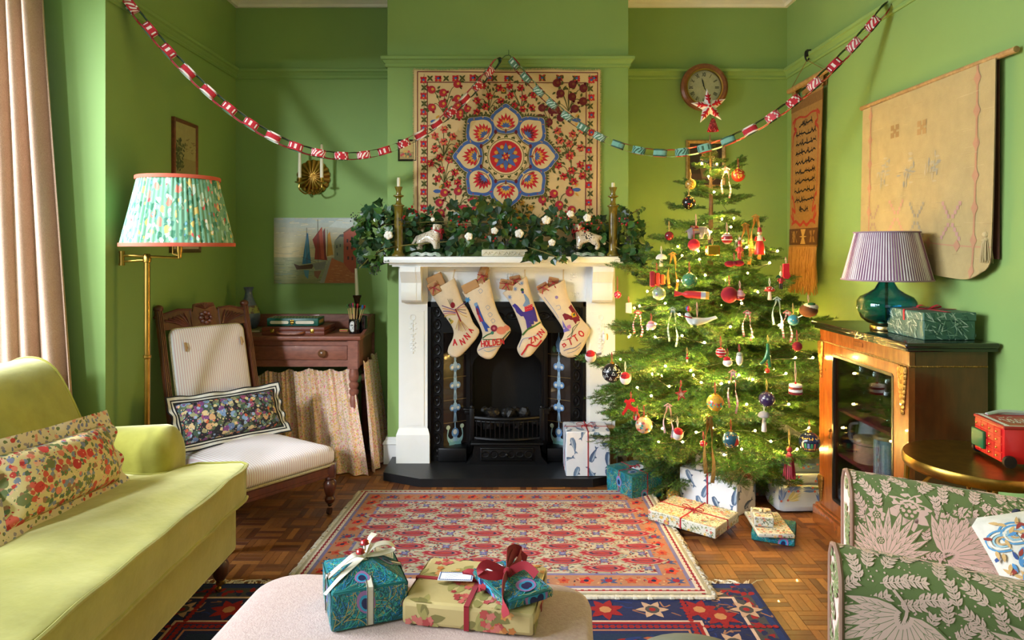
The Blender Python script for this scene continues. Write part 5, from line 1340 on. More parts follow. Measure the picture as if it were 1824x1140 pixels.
d.line([Q(250,200),Q(250,1180)],.8,GRN_,1.5);d.line([Q(1368,200),Q(1368,1180)],.8,GRN_,1.5)
def pome(x,y,R_,c,ang):
 d.circ(*Q(x,y),R_/3.8,c,4,14);d.circ(*Q(x+R_*.25,y-R_*.1),R_/3.8*.36,YEL_ if c!=MRN else BRN_,5,8)
 for a in(-.35,0,.35):d.leaf(690+(x+R_*.8*math.cos(ang))/3.8,80+(y+R_*.8*math.sin(ang))/3.8,ang+a,R_/3.8*.75,R_/3.8*.4,c,4)
def sprayp(cx_,cy_,w,h,n,c,R_,fn_=pome):
 pts=[]
 for t in range(400):
  x,y=cx_+r.uniform(-w,w),cy_+r.uniform(-h,h)
  if all(math.hypot(x-a,y-b)>R_*2.5 for a,b in pts):pts.append((x,y))
  if len(pts)>=n:break
 for x,y in pts:
  d.curve([Q(cx_,cy_+h*.9),Q((cx_+x)/2+r.uniform(-15,15),(cy_+y)/2),Q(x,y)],1.1,GRN_,2,4)
  for q in range(5):d.leaf(*Q(x+r.uniform(-R_*1.5,R_*1.5),y+r.uniform(-R_*1.5,R_*1.5)),r.uniform(0,6),7.5,4,GRN_,3)
 for x,y in pts:fn_(x,y,R_,c,r.uniform(0,6.28))
def rosef(x,y,R_,c,ang):
 for a in range(6):d.leaf(*Q(x,y),ang+a*PI/3,R_/3.8*1.15,R_/3.8*.75,c,4)
 d.leaf(*Q(x,y),ang,R_/3.8*.7,R_/3.8*.5,YEL_,5);d.circ(*Q(x,y),R_/3.8*.2,MRN,5.5,6)
sprayp(390,370,105,110,8,(176,40,50),27);sprayp(530,460,60,60,4,(176,40,50),24)
sprayp(1225,360,110,100,9,MRN,28);sprayp(1100,470,75,70,5,MRN,26)
sprayp(685,370,85,90,8,RD_,25,rosef);sprayp(905,360,85,80,8,RD_,24,rosef)
for cx_,cy_ in((385,660),(1225,660),(385,850),(1235,850)):sprayp(cx_,cy_,95,95,9,(206,84,70)if cy_<700 else(186,44,50),26,rosef)
sprayp(470,1050,120,90,9,(172,40,56),28);sprayp(1150,1050,120,90,9,(172,40,56),28);sprayp(920,1120,60,60,6,YEL_,22,rosef);sprayp(640,1120,50,50,5,YEL_,20,rosef)
for x,y,fl_x in((350,990,1),(1270,980,-1),(330,520,1),(1270,510,-1)):
 d.leaf(*Q(x-fl_x*40,y),0 if fl_x>0 else PI,18,7,BLU_,3);d.leaf(*Q(x,y-20),-.8,9,4,YEL_,3);d.leaf(*Q(x,y+20),.8,9,4,YEL_,3)
d.rect(*Q(770,288),*Q(805,332),GRN_,3);d.circ(*Q(787,310),3.6,YEL_,4);d.circ(*Q(787,310),2,RD_,5)
for q in range(-2,3):d.line([Q(740,300+q*7),Q(765,300+q*7)],.6,BLU_,3);d.line([Q(808,300+q*7),Q(832,300+q*7)],.6,BLU_,3)
MC_=(802,757)
def petal(ang,sc,col,l,off=0):
 sh=[(-.72,0),(-.62,.5),(-.25,.86),(.15,.93),(.5,.74),(.78,.38),(1.05,0),(.78,-.38),(.5,-.74),(.15,-.93),(-.25,-.86),(-.62,-.5)]
 pts=[(p.x,p.y)for p in bez([(a,b,0)for a,b in sh+[sh[0]]],3)][:-1]
 c,s2=math.cos(ang),math.sin(ang);cx_,cy_=238+off,0;L=98*sc
 d.poly([Q(MC_[0]+(cx_+a*L)*c-b*L*s2,MC_[1]+(cx_+a*L)*s2+b*L*c)for a,b in pts],col,l);return pts,c,s2,L
for k in range(8):
 ang=-PI/2+k*PI/4;big=1.0
 pts,c,s2,L=petal(ang,1.28,GRN_,6)
 for i in range(0,len(pts)):
  a,b=pts[i];
  if a>-.45:d.leaf(*Q(MC_[0]+(238+a*L*.97)*c-b*L*.97*s2,MC_[1]+(238+a*L*.97)*s2+b*L*.97*c),math.atan2(b,a)+ang+.5,5.5,3,GRN_,6)
 petal(ang,1.2,CRM_,6.2);petal(ang,1.17,BLU_,6.4)
 for i in range(0,len(pts),4):
  a,b=pts[i]
  if a>-.4:d.leaf(*Q(MC_[0]+(238+a*L*.86)*c-b*L*.86*s2,MC_[1]+(238+a*L*.86)*s2+b*L*.86*c),ang+i,2.6,2.4,YEL_ if k not in(3,4,5)else RD_,6.6)
 petal(ang,.92,CRM_,7)
 for q in range(9):
  t_=(q-4)/4;a_=ang+t_*1.45;bx,by=MC_[0]+205*c,MC_[1]+205*s2
  d.leaf(*Q(bx,by),a_,(92-26*abs(t_))/3.8,7.2,(190,30,44)if k%2==0 or k in(3,5)else(196,40,50),7.5+.01*q)
 for q in range(7):
  t_=(q-3)/3;d.leaf(*Q(MC_[0]+205*c,MC_[1]+205*s2),ang+t_*1.3,15-3*abs(t_),5.5,[YEL_,MRN,BRN_,YEL_][k%4]if k%2 else YEL_,8+.01*q)
 for q in range(5):
  t_=(q-2)/2;d.leaf(*Q(MC_[0]+200*c,MC_[1]+200*s2),ang+t_*1.2,9.5,4,BLU_,8.5+.01*q)
 d.leaf(*Q(MC_[0]+190*c,MC_[1]+190*s2),ang+PI,9,4,BRN_ if k%2==0 else CRM_,8.7);d.curve([Q(MC_[0]+205*c-60*s2,MC_[1]+205*s2+60*c),Q(MC_[0]+180*c,MC_[1]+180*s2),Q(MC_[0]+205*c+60*s2,MC_[1]+205*s2-60*c)],1.3,BRN_,8.8,5)
 d.circ(*Q(MC_[0]+180*math.cos(ang+PI/8),MC_[1]+180*math.sin(ang+PI/8)),2.8,MRN,9,8,4)
d.circ(*Q(*MC_),38,CRM_,9.5,36);
for q in range(34):a_=2*PI*q/34;d.leaf(*Q(MC_[0]+128*math.cos(a_),MC_[1]+128*math.sin(a_)),a_+(.9 if q%2 else-.6),6.5,3.2,GRN_,10)
d.line([Q(MC_[0]+122*math.cos(2*PI*q/36),MC_[1]+122*math.sin(2*PI*q/36))for q in range(36)],1.2,GRN_,10,True)
d.circ(*Q(*MC_),30,CRM_,11,36);d.circ(*Q(*MC_),28.5,RD_,11.5,36)
for q in range(8):a_=2*PI*q/8;d.leaf(*Q(MC_[0],MC_[1]),a_+PI/8,22,8,BRN_,12);d.circ(*Q(MC_[0]+70*math.cos(a_+PI/8),MC_[1]+70*math.sin(a_+PI/8)),3.4,YEL_,12.2,8)
for q in range(8):a_=2*PI*q/8;d.leaf(*Q(MC_[0]+8*math.cos(a_),MC_[1]+8*math.sin(a_)),a_,23,8.5,BLU_,12.5)
for q in range(8):a_=2*PI*q/8;d.leaf(*Q(*MC_),a_+.4,9,4.5,YEL_ if q%2 else MRN,13)
d.circ(*Q(*MC_),4.6,RD_,14,10);d.circ(*Q(*MC_),1.8,YEL_,15,8)
d.line([Q(190,757),Q(620,760)],.5,(186,158,110),1);d.line([Q(1140,757),Q(1420,750)],.5,(186,158,110),1)
d.emit(m,lambda x,y,h:su(x,y,h+.0016),clip=(738,1068,125,430),dh=.0006,maxlen=None);m.build('embroidered_cloth',cloth,st_,smooth=0)
m=MB();q=random.Random(3)
for i in range(160):
 for(x,y,dx,dy)in((738,126+i*1.9,-2.2,0),(1068,126+i*1.9,2.2,0),(738+i*2.07,126,0,-2.5)):
  m.tube([su(x,y),su(x+dx+q.uniform(-1,1)*.6,y+dy+q.uniform(-1,1))],.002,4)
m.build('fringe',mat('straw_fringe',(206,178,124),.9),st_,kind='stuff')
# mantel shelf
SZ=1.2525
glaze=mat('olive_glaze',(126,108,30),.18,var=.22,vs=25,coat=.6,bump=.2,bs=60,c2=(84,70,22))
def mantel_stick(px,top,ctop,which,Y):
 b=V((WX(px,Y),Y,SZ));k=Y/F;H=(457-top)*k
 prof=[(.038,0),(.040,.006),(.038,.012),(.027,.022),(.024,.04),(.025,.08),(.0235,.13),(.025,.18),(.0235,.24),(.026,H*.71),(.034,H*.725),(.034,H*.735),(.02,H*.75),(.014,H*.78),(.015,H*.84),(.031,H*.865),(.031,H*.875),(.015,H*.89),(.013,H*.93),(.022,H*.985),(.023,H),(.018,H),(.012,H*.97)]
 t_=tag(MB().lathe(prof,28,c=b).build('candlestick',glaze,smooth=50),'%s tall olive glazed column candlestick on the mantel shelf'%which,'candlestick')
 c=b+V((0,0,H+.001));hh=(top-ctop)*k
 cd=thing('candle_stub','short ivory candle stub in the %s olive candlestick on the mantel'%which,'candle',c)
 MB().lathe([(.0095,-.008),(.0095,hh*.8),(.008,hh*.9),(.0085,hh),(.003,hh)],12,c=c).build('wax',wax,cd);MB().tube([c+V((0,0,hh)),c+V((.001,0,hh+.006))],.0009,5).build('wick',MC['black_wick'],cd)
mantel_stick(710,333,317,'left',3.925);mantel_stick(1092,334,326,'right',3.925)
def skinmesh(vs,es,rs,sub=2):
 me=bpy.data.meshes.new('tmp');me.from_pydata(vs,es,[]);o=bpy.data.objects.new('tmp',me);C.objects.link(o)
 md=o.modifiers.new('s','SKIN');md.use_smooth_shade=True;
 for i,r in enumerate(rs):me.skin_vertices[0].data[i].radius=(r,r)if not isinstance(r,tuple)else r
 me.skin_vertices[0].data[0].use_root=True
 if sub:o.modifiers.new('u','SUBSURF').levels=sub
 dg=bpy.context.evaluated_depsgraph_get();dg.update();ev=o.evaluated_get(dg);m2=ev.to_mesh()
 out=([tuple(v.co)for v in m2.vertices],[tuple(p.vertices)for p in m2.polygons]);ev.to_mesh_clear();bpy.data.objects.remove(o);return out
dv=[(.02,0,.095),(-.03,0,.096),(-.062,0,.092),(.034,0,.13),(.042,0,.162),(.068,0,.155),(-.088,0,.092),(-.105,0,.065),(-.118,0,.05),(.03,.021,.06),(.036,.021,.022),(.03,-.021,.06),(.036,-.021,.022),(-.062,.022,.058),(-.078,.022,.045),(-.066,.022,.02),(-.062,-.022,.058),(-.078,-.022,.045),(-.066,-.022,.02),(.034,.03,.160),(.03,.033,.132),(.034,-.03,.160),(.03,-.033,.132)]
de=[(0,1),(1,2),(0,3),(3,4),(4,5),(2,6),(6,7),(7,8),(0,9),(9,10),(0,11),(11,12),(2,13),(13,14),(14,15),(2,16),(16,17),(17,18),(4,19),(19,20),(4,21),(21,22)]
drd=[.033,.029,.03,.024,.026,.015,.012,.009,.009,.017,.012,.017,.012,.02,.012,.012,.02,.012,.012,.012,.011,.012,.011]
dgv,dgf=skinmesh(dv,de,drd)
china=floral('spotted_china',(212,200,180),[(150,.30,[(120,82,56),(150,110,80),(212,200,180),(90,100,70)]),(70,.24,[(156,110,84),(200,180,160),(110,90,60)])],.12,coat=.6,bump=0)
greenw=mat('green_white_china',(206,204,190),.15,coat=.5,c2=(60,112,66),var=.1,vs=28)
redrib=mat('red_ribbon',(166,22,38),.6,var=.08,sheen=.03)
for px,sx,which in((768,1,'left'),(1042,-1,'right')):
 Y=3.96;b=V((WX(px,Y),Y,SZ));t_=thing('china_spaniel','%s white spotted china spaniel with a red ribbon on a green scroll base'%which,'figurine',b)
 Ml=T3(*b)@(Matrix.Identity(4)if sx>0 else R3(0,0,PI))@R3(0,0,-.25)
 MB().add([(x,y,z+.018)for x,y,z in dgv],dgf,M=Ml).build('dog_body',china,t_,smooth=180)
 m=MB();
 for s_ in(-1,1):m.ball((.061,s_*.015,.192),.004,7,5,M=Ml)
 m.ball((.083,0,.176),.005,7,5,M=Ml);m.build('dog_face_details',mat('black_enamel',(16,14,14),.2),t_,kind='stuff')
 bp_=[(-.115,0),(-.118,.012),(-.1,.022),(-.07,.026),(-.045,.018),(-.02,.026),(.01,.018),(.04,.026),(.06,.02),(.072,.01),(.07,0),(.05,0),(.035,.008),(.015,0),(-.02,.008),(-.045,0),(-.075,.008),(-.1,0)]
 MB().prism(bp_,lambda a,b_,d_:Ml@V((a,d_,b_)),-.036,.036).build('scroll_base',greenw,t_,smooth=30)
 m=MB();m.tube([(.035+.029*math.cos(a),.029*math.sin(a),.152-.012*math.cos(a))for a in[2*PI*i/18 for i in range(18)]],.006,6,True,M=Ml)
 for s_ in(-1,1):m.tube(bez([(.062,-.01,.142),(.07,-.012+s_*.02,.156),(.07,-.012+s_*.024,.136),(.062,-.01,.142)],4),.005,5,M=Ml);m.ribbon([(.064,-.01+s_*.003,.14),(.068,-.01+s_*.01,.118),(.066,-.01+s_*.012,.098)],.011,(0,1,0),M=Ml)
 m.build('ribbon_collar',redrib,t_)
Yc=3.90;m=MB().rbox(WX(858,Yc),WX(940,Yc),Yc-.02,Yc+.04,SZ,SZ+.04,.008,3)
for i in range(26):a=WX(860+i*3,Yc);m.tube([(a,Yc-.021,SZ+.008+(i%3)*.008),(a+.008,Yc-.022,SZ+.014+(i%2)*.012)],.003,4)
tag(m.build('carved_plaque',mat('cream_stone',(218,208,182),.7,bump=.5,bs=90,bd=.004)),'cream carved rectangular plaque lying at the middle of the mantel shelf','ornament')
# ivy garland
leafm=vcmat('ivy_leaf_gloss',.3,bump=.15,bs=90,coat=.15,var=.1,vs=60)
stemm=mat('ivy_stem',(112,106,52),.7)
def leafmesh(col,seed):
 q=random.Random(seed);half=[(0,0),(-.1,.16),(-.06,.40),(.16,.34),(.36,.50),(.5,.25),(.78,.12),(1,0)]
 vs=[];top=half[1:-1]
 ctl=[(0,0),(.3,0),(.55,0),(1,0)]
 def z(x,y):return abs(y)*.28-.22*x*x+.04*math.sin(x*9+seed)
 P=[(x,y)for x,y in ctl]+[(x,y)for x,y in top]+[(x,-y)for x,y in top]
 P=[(x*(1+q.uniform(-.05,.05)),y*(1+q.uniform(-.12,.12)))for x,y in P]
 vs=[(x,y,z(x,y))for x,y in P];n=len(top)
 fs=[]
 for off,sg in((4,1),(4+n,-1)):
  t_=[off+i for i in range(n)]
  for tri in((0,1,t_[0]),(t_[0],1,t_[1]),(t_[1],1,t_[2]),(t_[2],1,t_[3]),(1,2,t_[3]),(t_[3],2,t_[4]),(t_[4],2,t_[5]),(2,3,t_[5])):fs.append(tri if sg<0 else tri[::-1])
 m=MB().add(vs,fs,0,lin(col));
 v2=[(x,y,zz+.012)for x,y,zz in vs[:4]];m.add([(0,-.012,.006),(1,0,z(1,0)+.004),(0,.012,.006)],[(0,1,2)],0,lin(tuple(min(255,c*1.7+20)for c in col)))
 m.tube([(-.42,0,-.02),(-.2,.01,.01),(0,0,0)],.014,4,col=lin((120,120,60)))
 return m
IV_C=[(30,66,30),(42,84,34),(24,52,28),(58,102,42),(36,74,46),(70,98,40)]
gar=thing('ivy_garland','ivy garland with cotton bolls and red berries draped along the mantel shelf','garland',(-.03,3.95,SZ))
lm=[]
for i,c in enumerate(IV_C):
 o=leafmesh(c,i).build('ivy_leaf',leafm,gar,smooth=0,local=True);lm.append(o.data);bpy.data.objects.remove(o)
rg=random.Random(17)
def lerp_tab(tab,x):
 for(a,b),(c,d_)in zip(tab[:-1],tab[1:]):
  if a<=x<=c:return b+(d_-b)*(x-a)/(c-a)
 return tab[0][1]if x<tab[0][0]else tab[-1][1]
TOP=[(628,400),(640,372),(680,358),(700,366),(760,372),(860,356),(890,348),(930,366),(1000,376),(1080,378),(1110,368),(1135,392),(1150,410)]
BOT=[(628,430),(640,470),(668,488),(690,462),(700,452),(800,455),(930,456),(960,470),(1015,474),(1030,456),(1110,462),(1130,490),(1148,470)]
def leaf_at(px,py,Y,size):
 p=W(px,py,Y);n=V((rg.gauss(0,.45),-1,rg.gauss(.35,.45))).normalized()
 tdir=V((rg.gauss(0,1),rg.gauss(0,.3),rg.gauss(-.5,.8)));x=(tdir-n*tdir.dot(n)).normalized();y=n.cross(x)
 return frame(p-x*size*.4,x*size,y*size,n*size)
def zone(px,py):
 blk_=(742<px<796 and 385<py<450)or(1012<px<1072 and 388<py<450)or(697<px<723)or(1080<px<1105)or(855<px<942 and py>442)
 if py>457 and 690<px<1118:return rg.uniform(3.80,3.835)
 if px<692 or px>1112:return rg.uniform(3.84,4.0)
 if blk_:return rg.uniform(4.03,4.09)
 return rg.uniform(3.87,4.06)
cnt=0
foli=MB()
def put(px,py,size,part):
 Y=zone(px,py);M=leaf_at(px,py,Y,size);k=rg.randrange(6)
 if part:
  o=bpy.data.objects.new('ivy_leaf',lm[k]);C.objects.link(o);o.parent=gar;o.matrix_basis=wm(gar).inverted()@M
 else:
  vs=[(0,0,0),(.16,.36,.06),(.45,.42,.0),(1,0,-.2),(.45,-.42,.0),(.16,-.36,.06)];foli.add(vs,[(0,1,2),(0,2,3),(0,3,4),(0,4,5)],0,lin(IV_C[k]),M)
while cnt<285:
 px=rg.uniform(628,1150)if rg.random()>.28 else rg.choice([rg.uniform(630,705),rg.uniform(1105,1148)])
 a,b=lerp_tab(TOP,px),lerp_tab(BOT,px);py=a+(b-a)*rg.random()**.9
 put(px,py,rg.uniform(.045,.085)if rg.random()>.3 else rg.uniform(.03,.045),True);cnt+=1
for i in range(520):
 px=rg.uniform(632,1146);a,b=lerp_tab(TOP,px)+14,lerp_tab(BOT,px)-4;put(px,rg.uniform(a,b),rg.uniform(.03,.06),False)
for q in range(12):put(870+rg.uniform(-40,50),358+rg.uniform(-6,26),rg.uniform(.05,.075),False)
for q in range(10):put(1118+rg.uniform(-20,30),rg.uniform(365,388),rg.uniform(.02,.03),False)
foli.build('dense_foliage',leafm,gar,smooth=0,kind='stuff')
def stem(pts):return MB().tube(bez(pts,5),.0032,5).build('ivy_stem',stemm,gar)
S=lambda px,py,Y:W(px,py,Y)
for pts in([(636,390,3.9),(690,400,3.95),(780,395,4.0),(900,400,4.02)],[(650,460,3.86),(700,440,3.9),(800,430,3.95)],[(880,352,3.98),(890,400,3.98),(900,440,3.95)],[(900,400,4.02),(1000,395,4.0),(1080,400,4.0),(1140,372,3.95)],[(1080,430,3.92),(1115,450,3.88),(1136,455,3.86)],[(640,478,3.86),(672,445,3.9),(700,420,3.95)],[(940,440,3.9),(985,455,3.83),(1010,470,3.82)],[(760,400,4.05),(1000,402,4.06),(1080,398,4.05)]):
 stem([S(*p)for p in pts])
cotm=mat('cotton',(242,238,228),.95,bump=.5,bs=120,var=.03);husk=mat('brown_husk',(104,72,44),.8)
for(px,py,k)in((692,419,1),(771,391,.5),(835,421,.9),(881,411,.8),(925,416,1),(973,392,1),(983,432,.8),(1016,381,.8),(1046,388,.9),(840,390,.0)):
 if not k:continue
 p=W(px,py,3.86 if px<700 or px>800 else 3.9);r_=.019*k
 m=MB()
 for q in range(5):a_=2*PI*q/5+px;m.ball(p+V((r_*.7*math.cos(a_),-.004,r_*.65*math.sin(a_))),r_*.72,10,7)
 m.ball(p+V((0,-r_*.5,0)),r_*.6,10,7);o=m.build('cotton_boll',cotm,gar,smooth=80)
 m=MB()
 for q in range(5):a_=2*PI*q/5+px+.6;m.ball(p+V((r_*.95*math.cos(a_),r_*.3,r_*.95*math.sin(a_))),r_*.35,6,4,sc=(1,.5,1))
 m.build('husk',husk,o)
berm=mat('red_berry',(156,18,24),.25,coat=.3);blb=mat('ivy_berry',(40,40,44),.6)
m=MB();q=random.Random(6)
for cx_,cy_,n in((730,378,10),(760,376,7),(1005,384,8),(1040,396,12),(1112,396,18),(1064,400,6),(820,398,8),(870,425,4),(905,396,5),(1122,400,8)):
 for i in range(n):m.ball(W(cx_+q.gauss(0,8),cy_+q.gauss(0,6),q.uniform(3.86,3.92)),q.uniform(.005,.0075),7,5)
m.build('red_berries',berm,gar,kind='stuff')
m=MB()
for cx_,cy_ in((630,388),(717,395),(640,466),(672,478),(1026,442),(1046,418),(1000,450),(905,433),(1118,425)):
 for i in range(16):m.ball(W(cx_+q.gauss(0,4),cy_+q.gauss(0,4),3.84+q.uniform(-.008,.01)),.004,6,4)
m.build('ivy_berries',blb,gar,kind='stuff')
# stockings
YT=3.985;lk=YT/F
linenm=vcmat('embroidered_linen',.9,bump=.5,bs=260,var=.07,vs=22)
kraft=mat('kraft_paper',(178,138,92),.75,var=.06,vs=20,bump=.15,bs=50)
LIN=(222,204,176)
def stocking(name,label,pairs,drw,hook):
 t_=thing('christmas_stocking',label,'stocking',W(pairs[3][0][0],pairs[-1][1][1],YT))
 Ls=bez([(a[0],a[1],0)for a,b in pairs],4);Rs=bez([(b[0],b[1],0)for a,b in pairs],4);n=len(Ls)
 def sec(i,th):
  a,b=Ls[i],Rs[i];k=.5-.5*math.cos(th);s_=i/(n-1)
  thick=.024*(1-.35*s_)*(1 if i<n-3 else(n-1-i)/3+.15)+.006*noise.noise(V((k*3,s_*7,pairs[0][0][0]*.1)))
  p=a.lerp(b,k);w_=W(p.x,p.y,YT);return(w_.x,YT-thick*math.sin(th),w_.z)
 m=MB();vs=[];N=24
 for i in range(n):
  for j in range(N):vs.append(sec(i,2*PI*j/N))
 fs=[(i*N+j,i*N+(j+1)%N,(i+1)*N+(j+1)%N,(i+1)*N+j)for i in range(n-1)for j in range(N)]+[tuple((n-1)*N+j for j in range(N))]
 m.add(vs,fs,0,lin(LIN));m.add([(x,y*1+(YT-y)*.12,z)for x,y,z in vs[:N*3]],[(i*N+j,(i+1)*N+j,(i+1)*N+(j+1)%N,i*N+(j+1)%N)for i in range(2)for j in range(N)],0,lin((196,176,146)))
 poly=[(p.x,p.y)for p in Ls]+[(p.x,p.y)for p in Rs[::-1]]
 from mathutils.bvhtree import BVHTree
 bv=BVHTree.FromPolygons([V(v)for v in vs],[list(f)for f in fs])
 def fn(x,y,h):
  p=W(x,y,YT);hit=bv.ray_cast(V((p.x,YT-.5,p.z)),V((0,1,0)))
  yy=hit[0].y if hit[0]is not None else YT-.004
  return(p.x,yy-.0012-h,p.z)
 d=Draw(len(label));drw(d);d.emit(m,fn,dh=.0003,maxlen=7);m.build('stocking_body',linenm,t_,smooth=60)
 a,b=Ls[0],Rs[0];e=W(b.x-2,b.y+1,YT)
 MB().tube([e,W(hook,482,YT+.012),W(hook-1,481,YT+.014),e+V((-.004,-.004,0))],.0018,5).lathe([(.004,-.012),(.004,.006)],8,M=frame(W(hook,481,4.012),(1,0,0),(0,0,1),(0,-1,0))).build('hanging_loop',mat('linen_cord',(206,190,160),.9),t_)
 return t_
RDt=(196,40,48)
def st1(d):
 r=d.r;d.circ(807,543,4,(130,26,40),3,12,5.5);d.line([(812,550),(821,571)],2.6,(130,34,44),3)
 for q in range(5):d.curve([(812,552+q*2),(800,548+q*3),(788+q,544+q*5)],1.6,[(110,64,120),(206,140,90),(96,60,130),(196,110,120),(214,170,80)][q],2,3);d.curve([(813,550),(822,543+q*4),(828+q,540+q*6)],1.4,[(110,64,120),(206,140,120),(120,100,70),(130,110,130),(206,170,100)][q],2,3)
 for q in range(9):d.line([(818,566),(812+q*3,590-abs(q-4))],.8,[(196,150,70),(206,190,120),(150,60,60),(190,160,90)][q%4],2)
 for q in range(5):d.leaf(800+q*2,566+q,1+q*.3,9,4,[(74,104,60),(214,170,60),(206,190,90)][q%3],2)
 for q in range(4):d.line([(804,546),(798+q*3,532)],.5,(70,60,50),2)
 d.text('A',808,614.5,-10,2.2,RDt,3,-.12);d.text('N',823.5,613.5,-10,2.2,RDt,3,-.45);d.text('N',833.5,604,-10,2.2,RDt,3,-.75);d.text('A',841,592,-8,2,RDt,3,-1.0)
def st2(d):
 for q in range(6):d.leaf(833,534,q*1.05,6,3,(74,140,190),2)
 d.poly([(846,540),(850,538),(853,546),(857,557),(861,566),(866,578),(873,583),(868,584),(870,590),(865,590),(860,578),(856,570),(851,561),(848,552)],(52,80,160),2)
 d.poly([(848,548),(852,549),(855,560),(850,560)],(120,34,60),3);d.poly([(851,560),(855,561),(861,572),(855,573)],(190,36,40),3);d.circ(848,542,3.4,(120,160,200),3)
 d.circ(880,584,6,(130,34,60),3,14);d.circ(880,584,2.4,(190,110,120),4,8);d.circ(893,588,9,(214,130,104),2.5,16,7);d.circ(902,584,6,(214,130,104),2.5,12,5);d.circ(877,592,3,(60,130,110),4)
 d.curve([(860,602),(868,596),(878,592)],2.2,(52,100,56),3,4);d.line([(860,604.5),(896,603)],1.6,(52,100,56),3);d.line([(896,602),(908,590)],1.8,(52,100,56),3)
 for(x,y)in((869,547),(873,560),(878,571),(856,518)):d.curve([(x-4,y),(x,y-4),(x+4,y),(x,y+4),(x-2,y+1)],.7,(120,150,190),2,3)
 x=858
 for i,c in enumerate('HOLDEN'):d.text(c,x,617-.9*i,-10,2,RDt,3,-.08,wd=.5);x+=6.9
 d.curve([(852,624),(865,618),(880,617),(890,616)],1,(96,90,160),3,3);d.curve([(862,622),(870,626),(884,620)],.8,(110,170,200),3,3)
def st3(d):
 B_=(66,52,140)
 d.poly([(912,544),(917,540),(922,544),(926,554),(934,555),(938,549),(951,546),(954,556),(958,572),(954,573),(950,560),(951,577),(946,577),(944,560),(942,557),(943,577),(947,580),(941,583),(939,586),(936,570),(932,562),(928,563),(920,556),(917,549)],B_,2)
 d.poly([(934,546),(948,541),(949,551),(935,555)],(200,34,50),3)
 for q in range(8):d.circ(937+(q%4)*3.2,546+(q//4)*4-(q%4)*.8,.7,(230,180,180),4,5)
 d.poly([(931,544),(936,536),(934,528),(932,522),(936,524),(942,532),(944,541),(934,546)],(120,150,190),3);d.circ(930,516,3,(40,90,60),3);d.circ(931,520,2.4,(70,70,150),3)
 d.curve([(931,596),(940,586),(952,580),(962,574)],3,(66,108,46),3,5)
 for(x,y)in((908,529),(918,514),(929,504)):
  for q in range(4):d.line([(x-4*math.cos(q*.78),y-4*math.sin(q*.78)),(x+4*math.cos(q*.78),y+4*math.sin(q*.78))],.8,(110,150,206),2)
 d.curve([(925,618),(931,604),(945,600),(962,594)],.9,(110,130,190),2,4)
 for i,(c,x,y)in enumerate((('Z',946,611),('A',953.5,607),('I',961,602),('N',966,596))):d.text(c,x,y,-9,2,RDt,3,-.5-.1*i)
 d.curve([(929,631),(936,621),(942,613),(955,616),(964,606)],3,RDt,2.6,4)
def st4(d):
 M2=(120,26,44)
 d.poly([(1001,560),(1005,557),(1011,559),(1016,562),(1021,559),(1030,563),(1033,571),(1027,572),(1025,577),(1024,569),(1016,569),(1010,566),(1006,570)],M2,2);d.poly([(1012,547),(1017,542),(1021,548),(1026,555),(1033,566),(1025,565),(1018,556)],M2,2)
 d.poly([(1016,558),(1024,555),(1027,563),(1019,565)],(206,160,40),3);d.circ(1022,560,2,(50,100,60),4)
 d.poly([(1001,569),(1008,582),(1015,588),(1004,592)],(120,110,190),2);d.poly([(1009,580),(1015,577),(1017,583),(1011,586)],(190,120,180),3)
 d.curve([(1010,600),(1018,592),(1020,583),(1028,577)],1,(60,110,70),2,4);d.curve([(1002,606),(1015,602),(1020,590),(1032,573)],.8,(40,60,50),2,4);d.curve([(969,529),(985,550),(995,566)],.8,(120,150,200),2,4)
 d.curve([(990,545),(996,543),(998,549),(993,551)],.7,(110,140,200),2,3);d.circ(991,529,3,(150,130,190),2)
 d.poly([(1000,613),(1005,610),(1009,614),(1004,619)],RDt,3);d.circ(1004.5,614.5,1.6,(236,214,190),4,6)
 for i,(c,x,y)in enumerate((('T',1014,614),('T',1025,608),('O',1036,600))):d.text(c,x,y,-11,2.2,RDt,3,-.35-.2*i)
 d.curve([(1004,624),(1014,620),(1024,618),(1034,610)],1.4,(110,110,150),3,4);d.curve([(1010,628),(1022,625),(1032,618)],.8,(90,110,160),3,3)
stk=[('linen stocking embroidered with a winged dragonfly figure, leftmost under the mantel',[[(766,521),(810,495)],[(779,541),(824,536)],[(789,558),(834,552)],[(806,584),(843,574)],[(807,601),(854,592)],[(799,618),(837,617)],[(798,629),(821,633)],[(805,636),(812,637)]],st1,810),('linen stocking embroidered with a blue coated figure and a snail, second from left',[[(823,520),(872,497)],[(834,538),(879,530)],[(843,558),(886,553)],[(856,584),(897,573)],[(859,601),(910,588)],[(850,621),(895,611)],[(853,632),(881,634)],[(864,639),(872,640)]],st2,872),('linen stocking embroidered with a purple camel carrying a rider',[[(895,522),(938,492)],[(908,539),(948,530)],[(919,561),(957,555)],[(929,590),(966,578)],[(928,603),(975,595)],[(921,620),(958,619)],[(926,633),(947,632)],[(933,637),(940,636)]],st3,935),('linen stocking embroidered with two dark red animals, rightmost beside the tree',[[(957,522),(1006,498)],[(970,538),(1013,530)],[(990,565),(1030,560)],[(1004,588),(1045,578)],[(1003,600),(1052,588)],[(997,612),(1041,615)],[(999,630),(1030,632)],[(1011,637),(1019,637)]],st4,1004)]
for l_,pr,dr_,hk_ in stk:stocking('s',l_,pr,dr_,hk_)
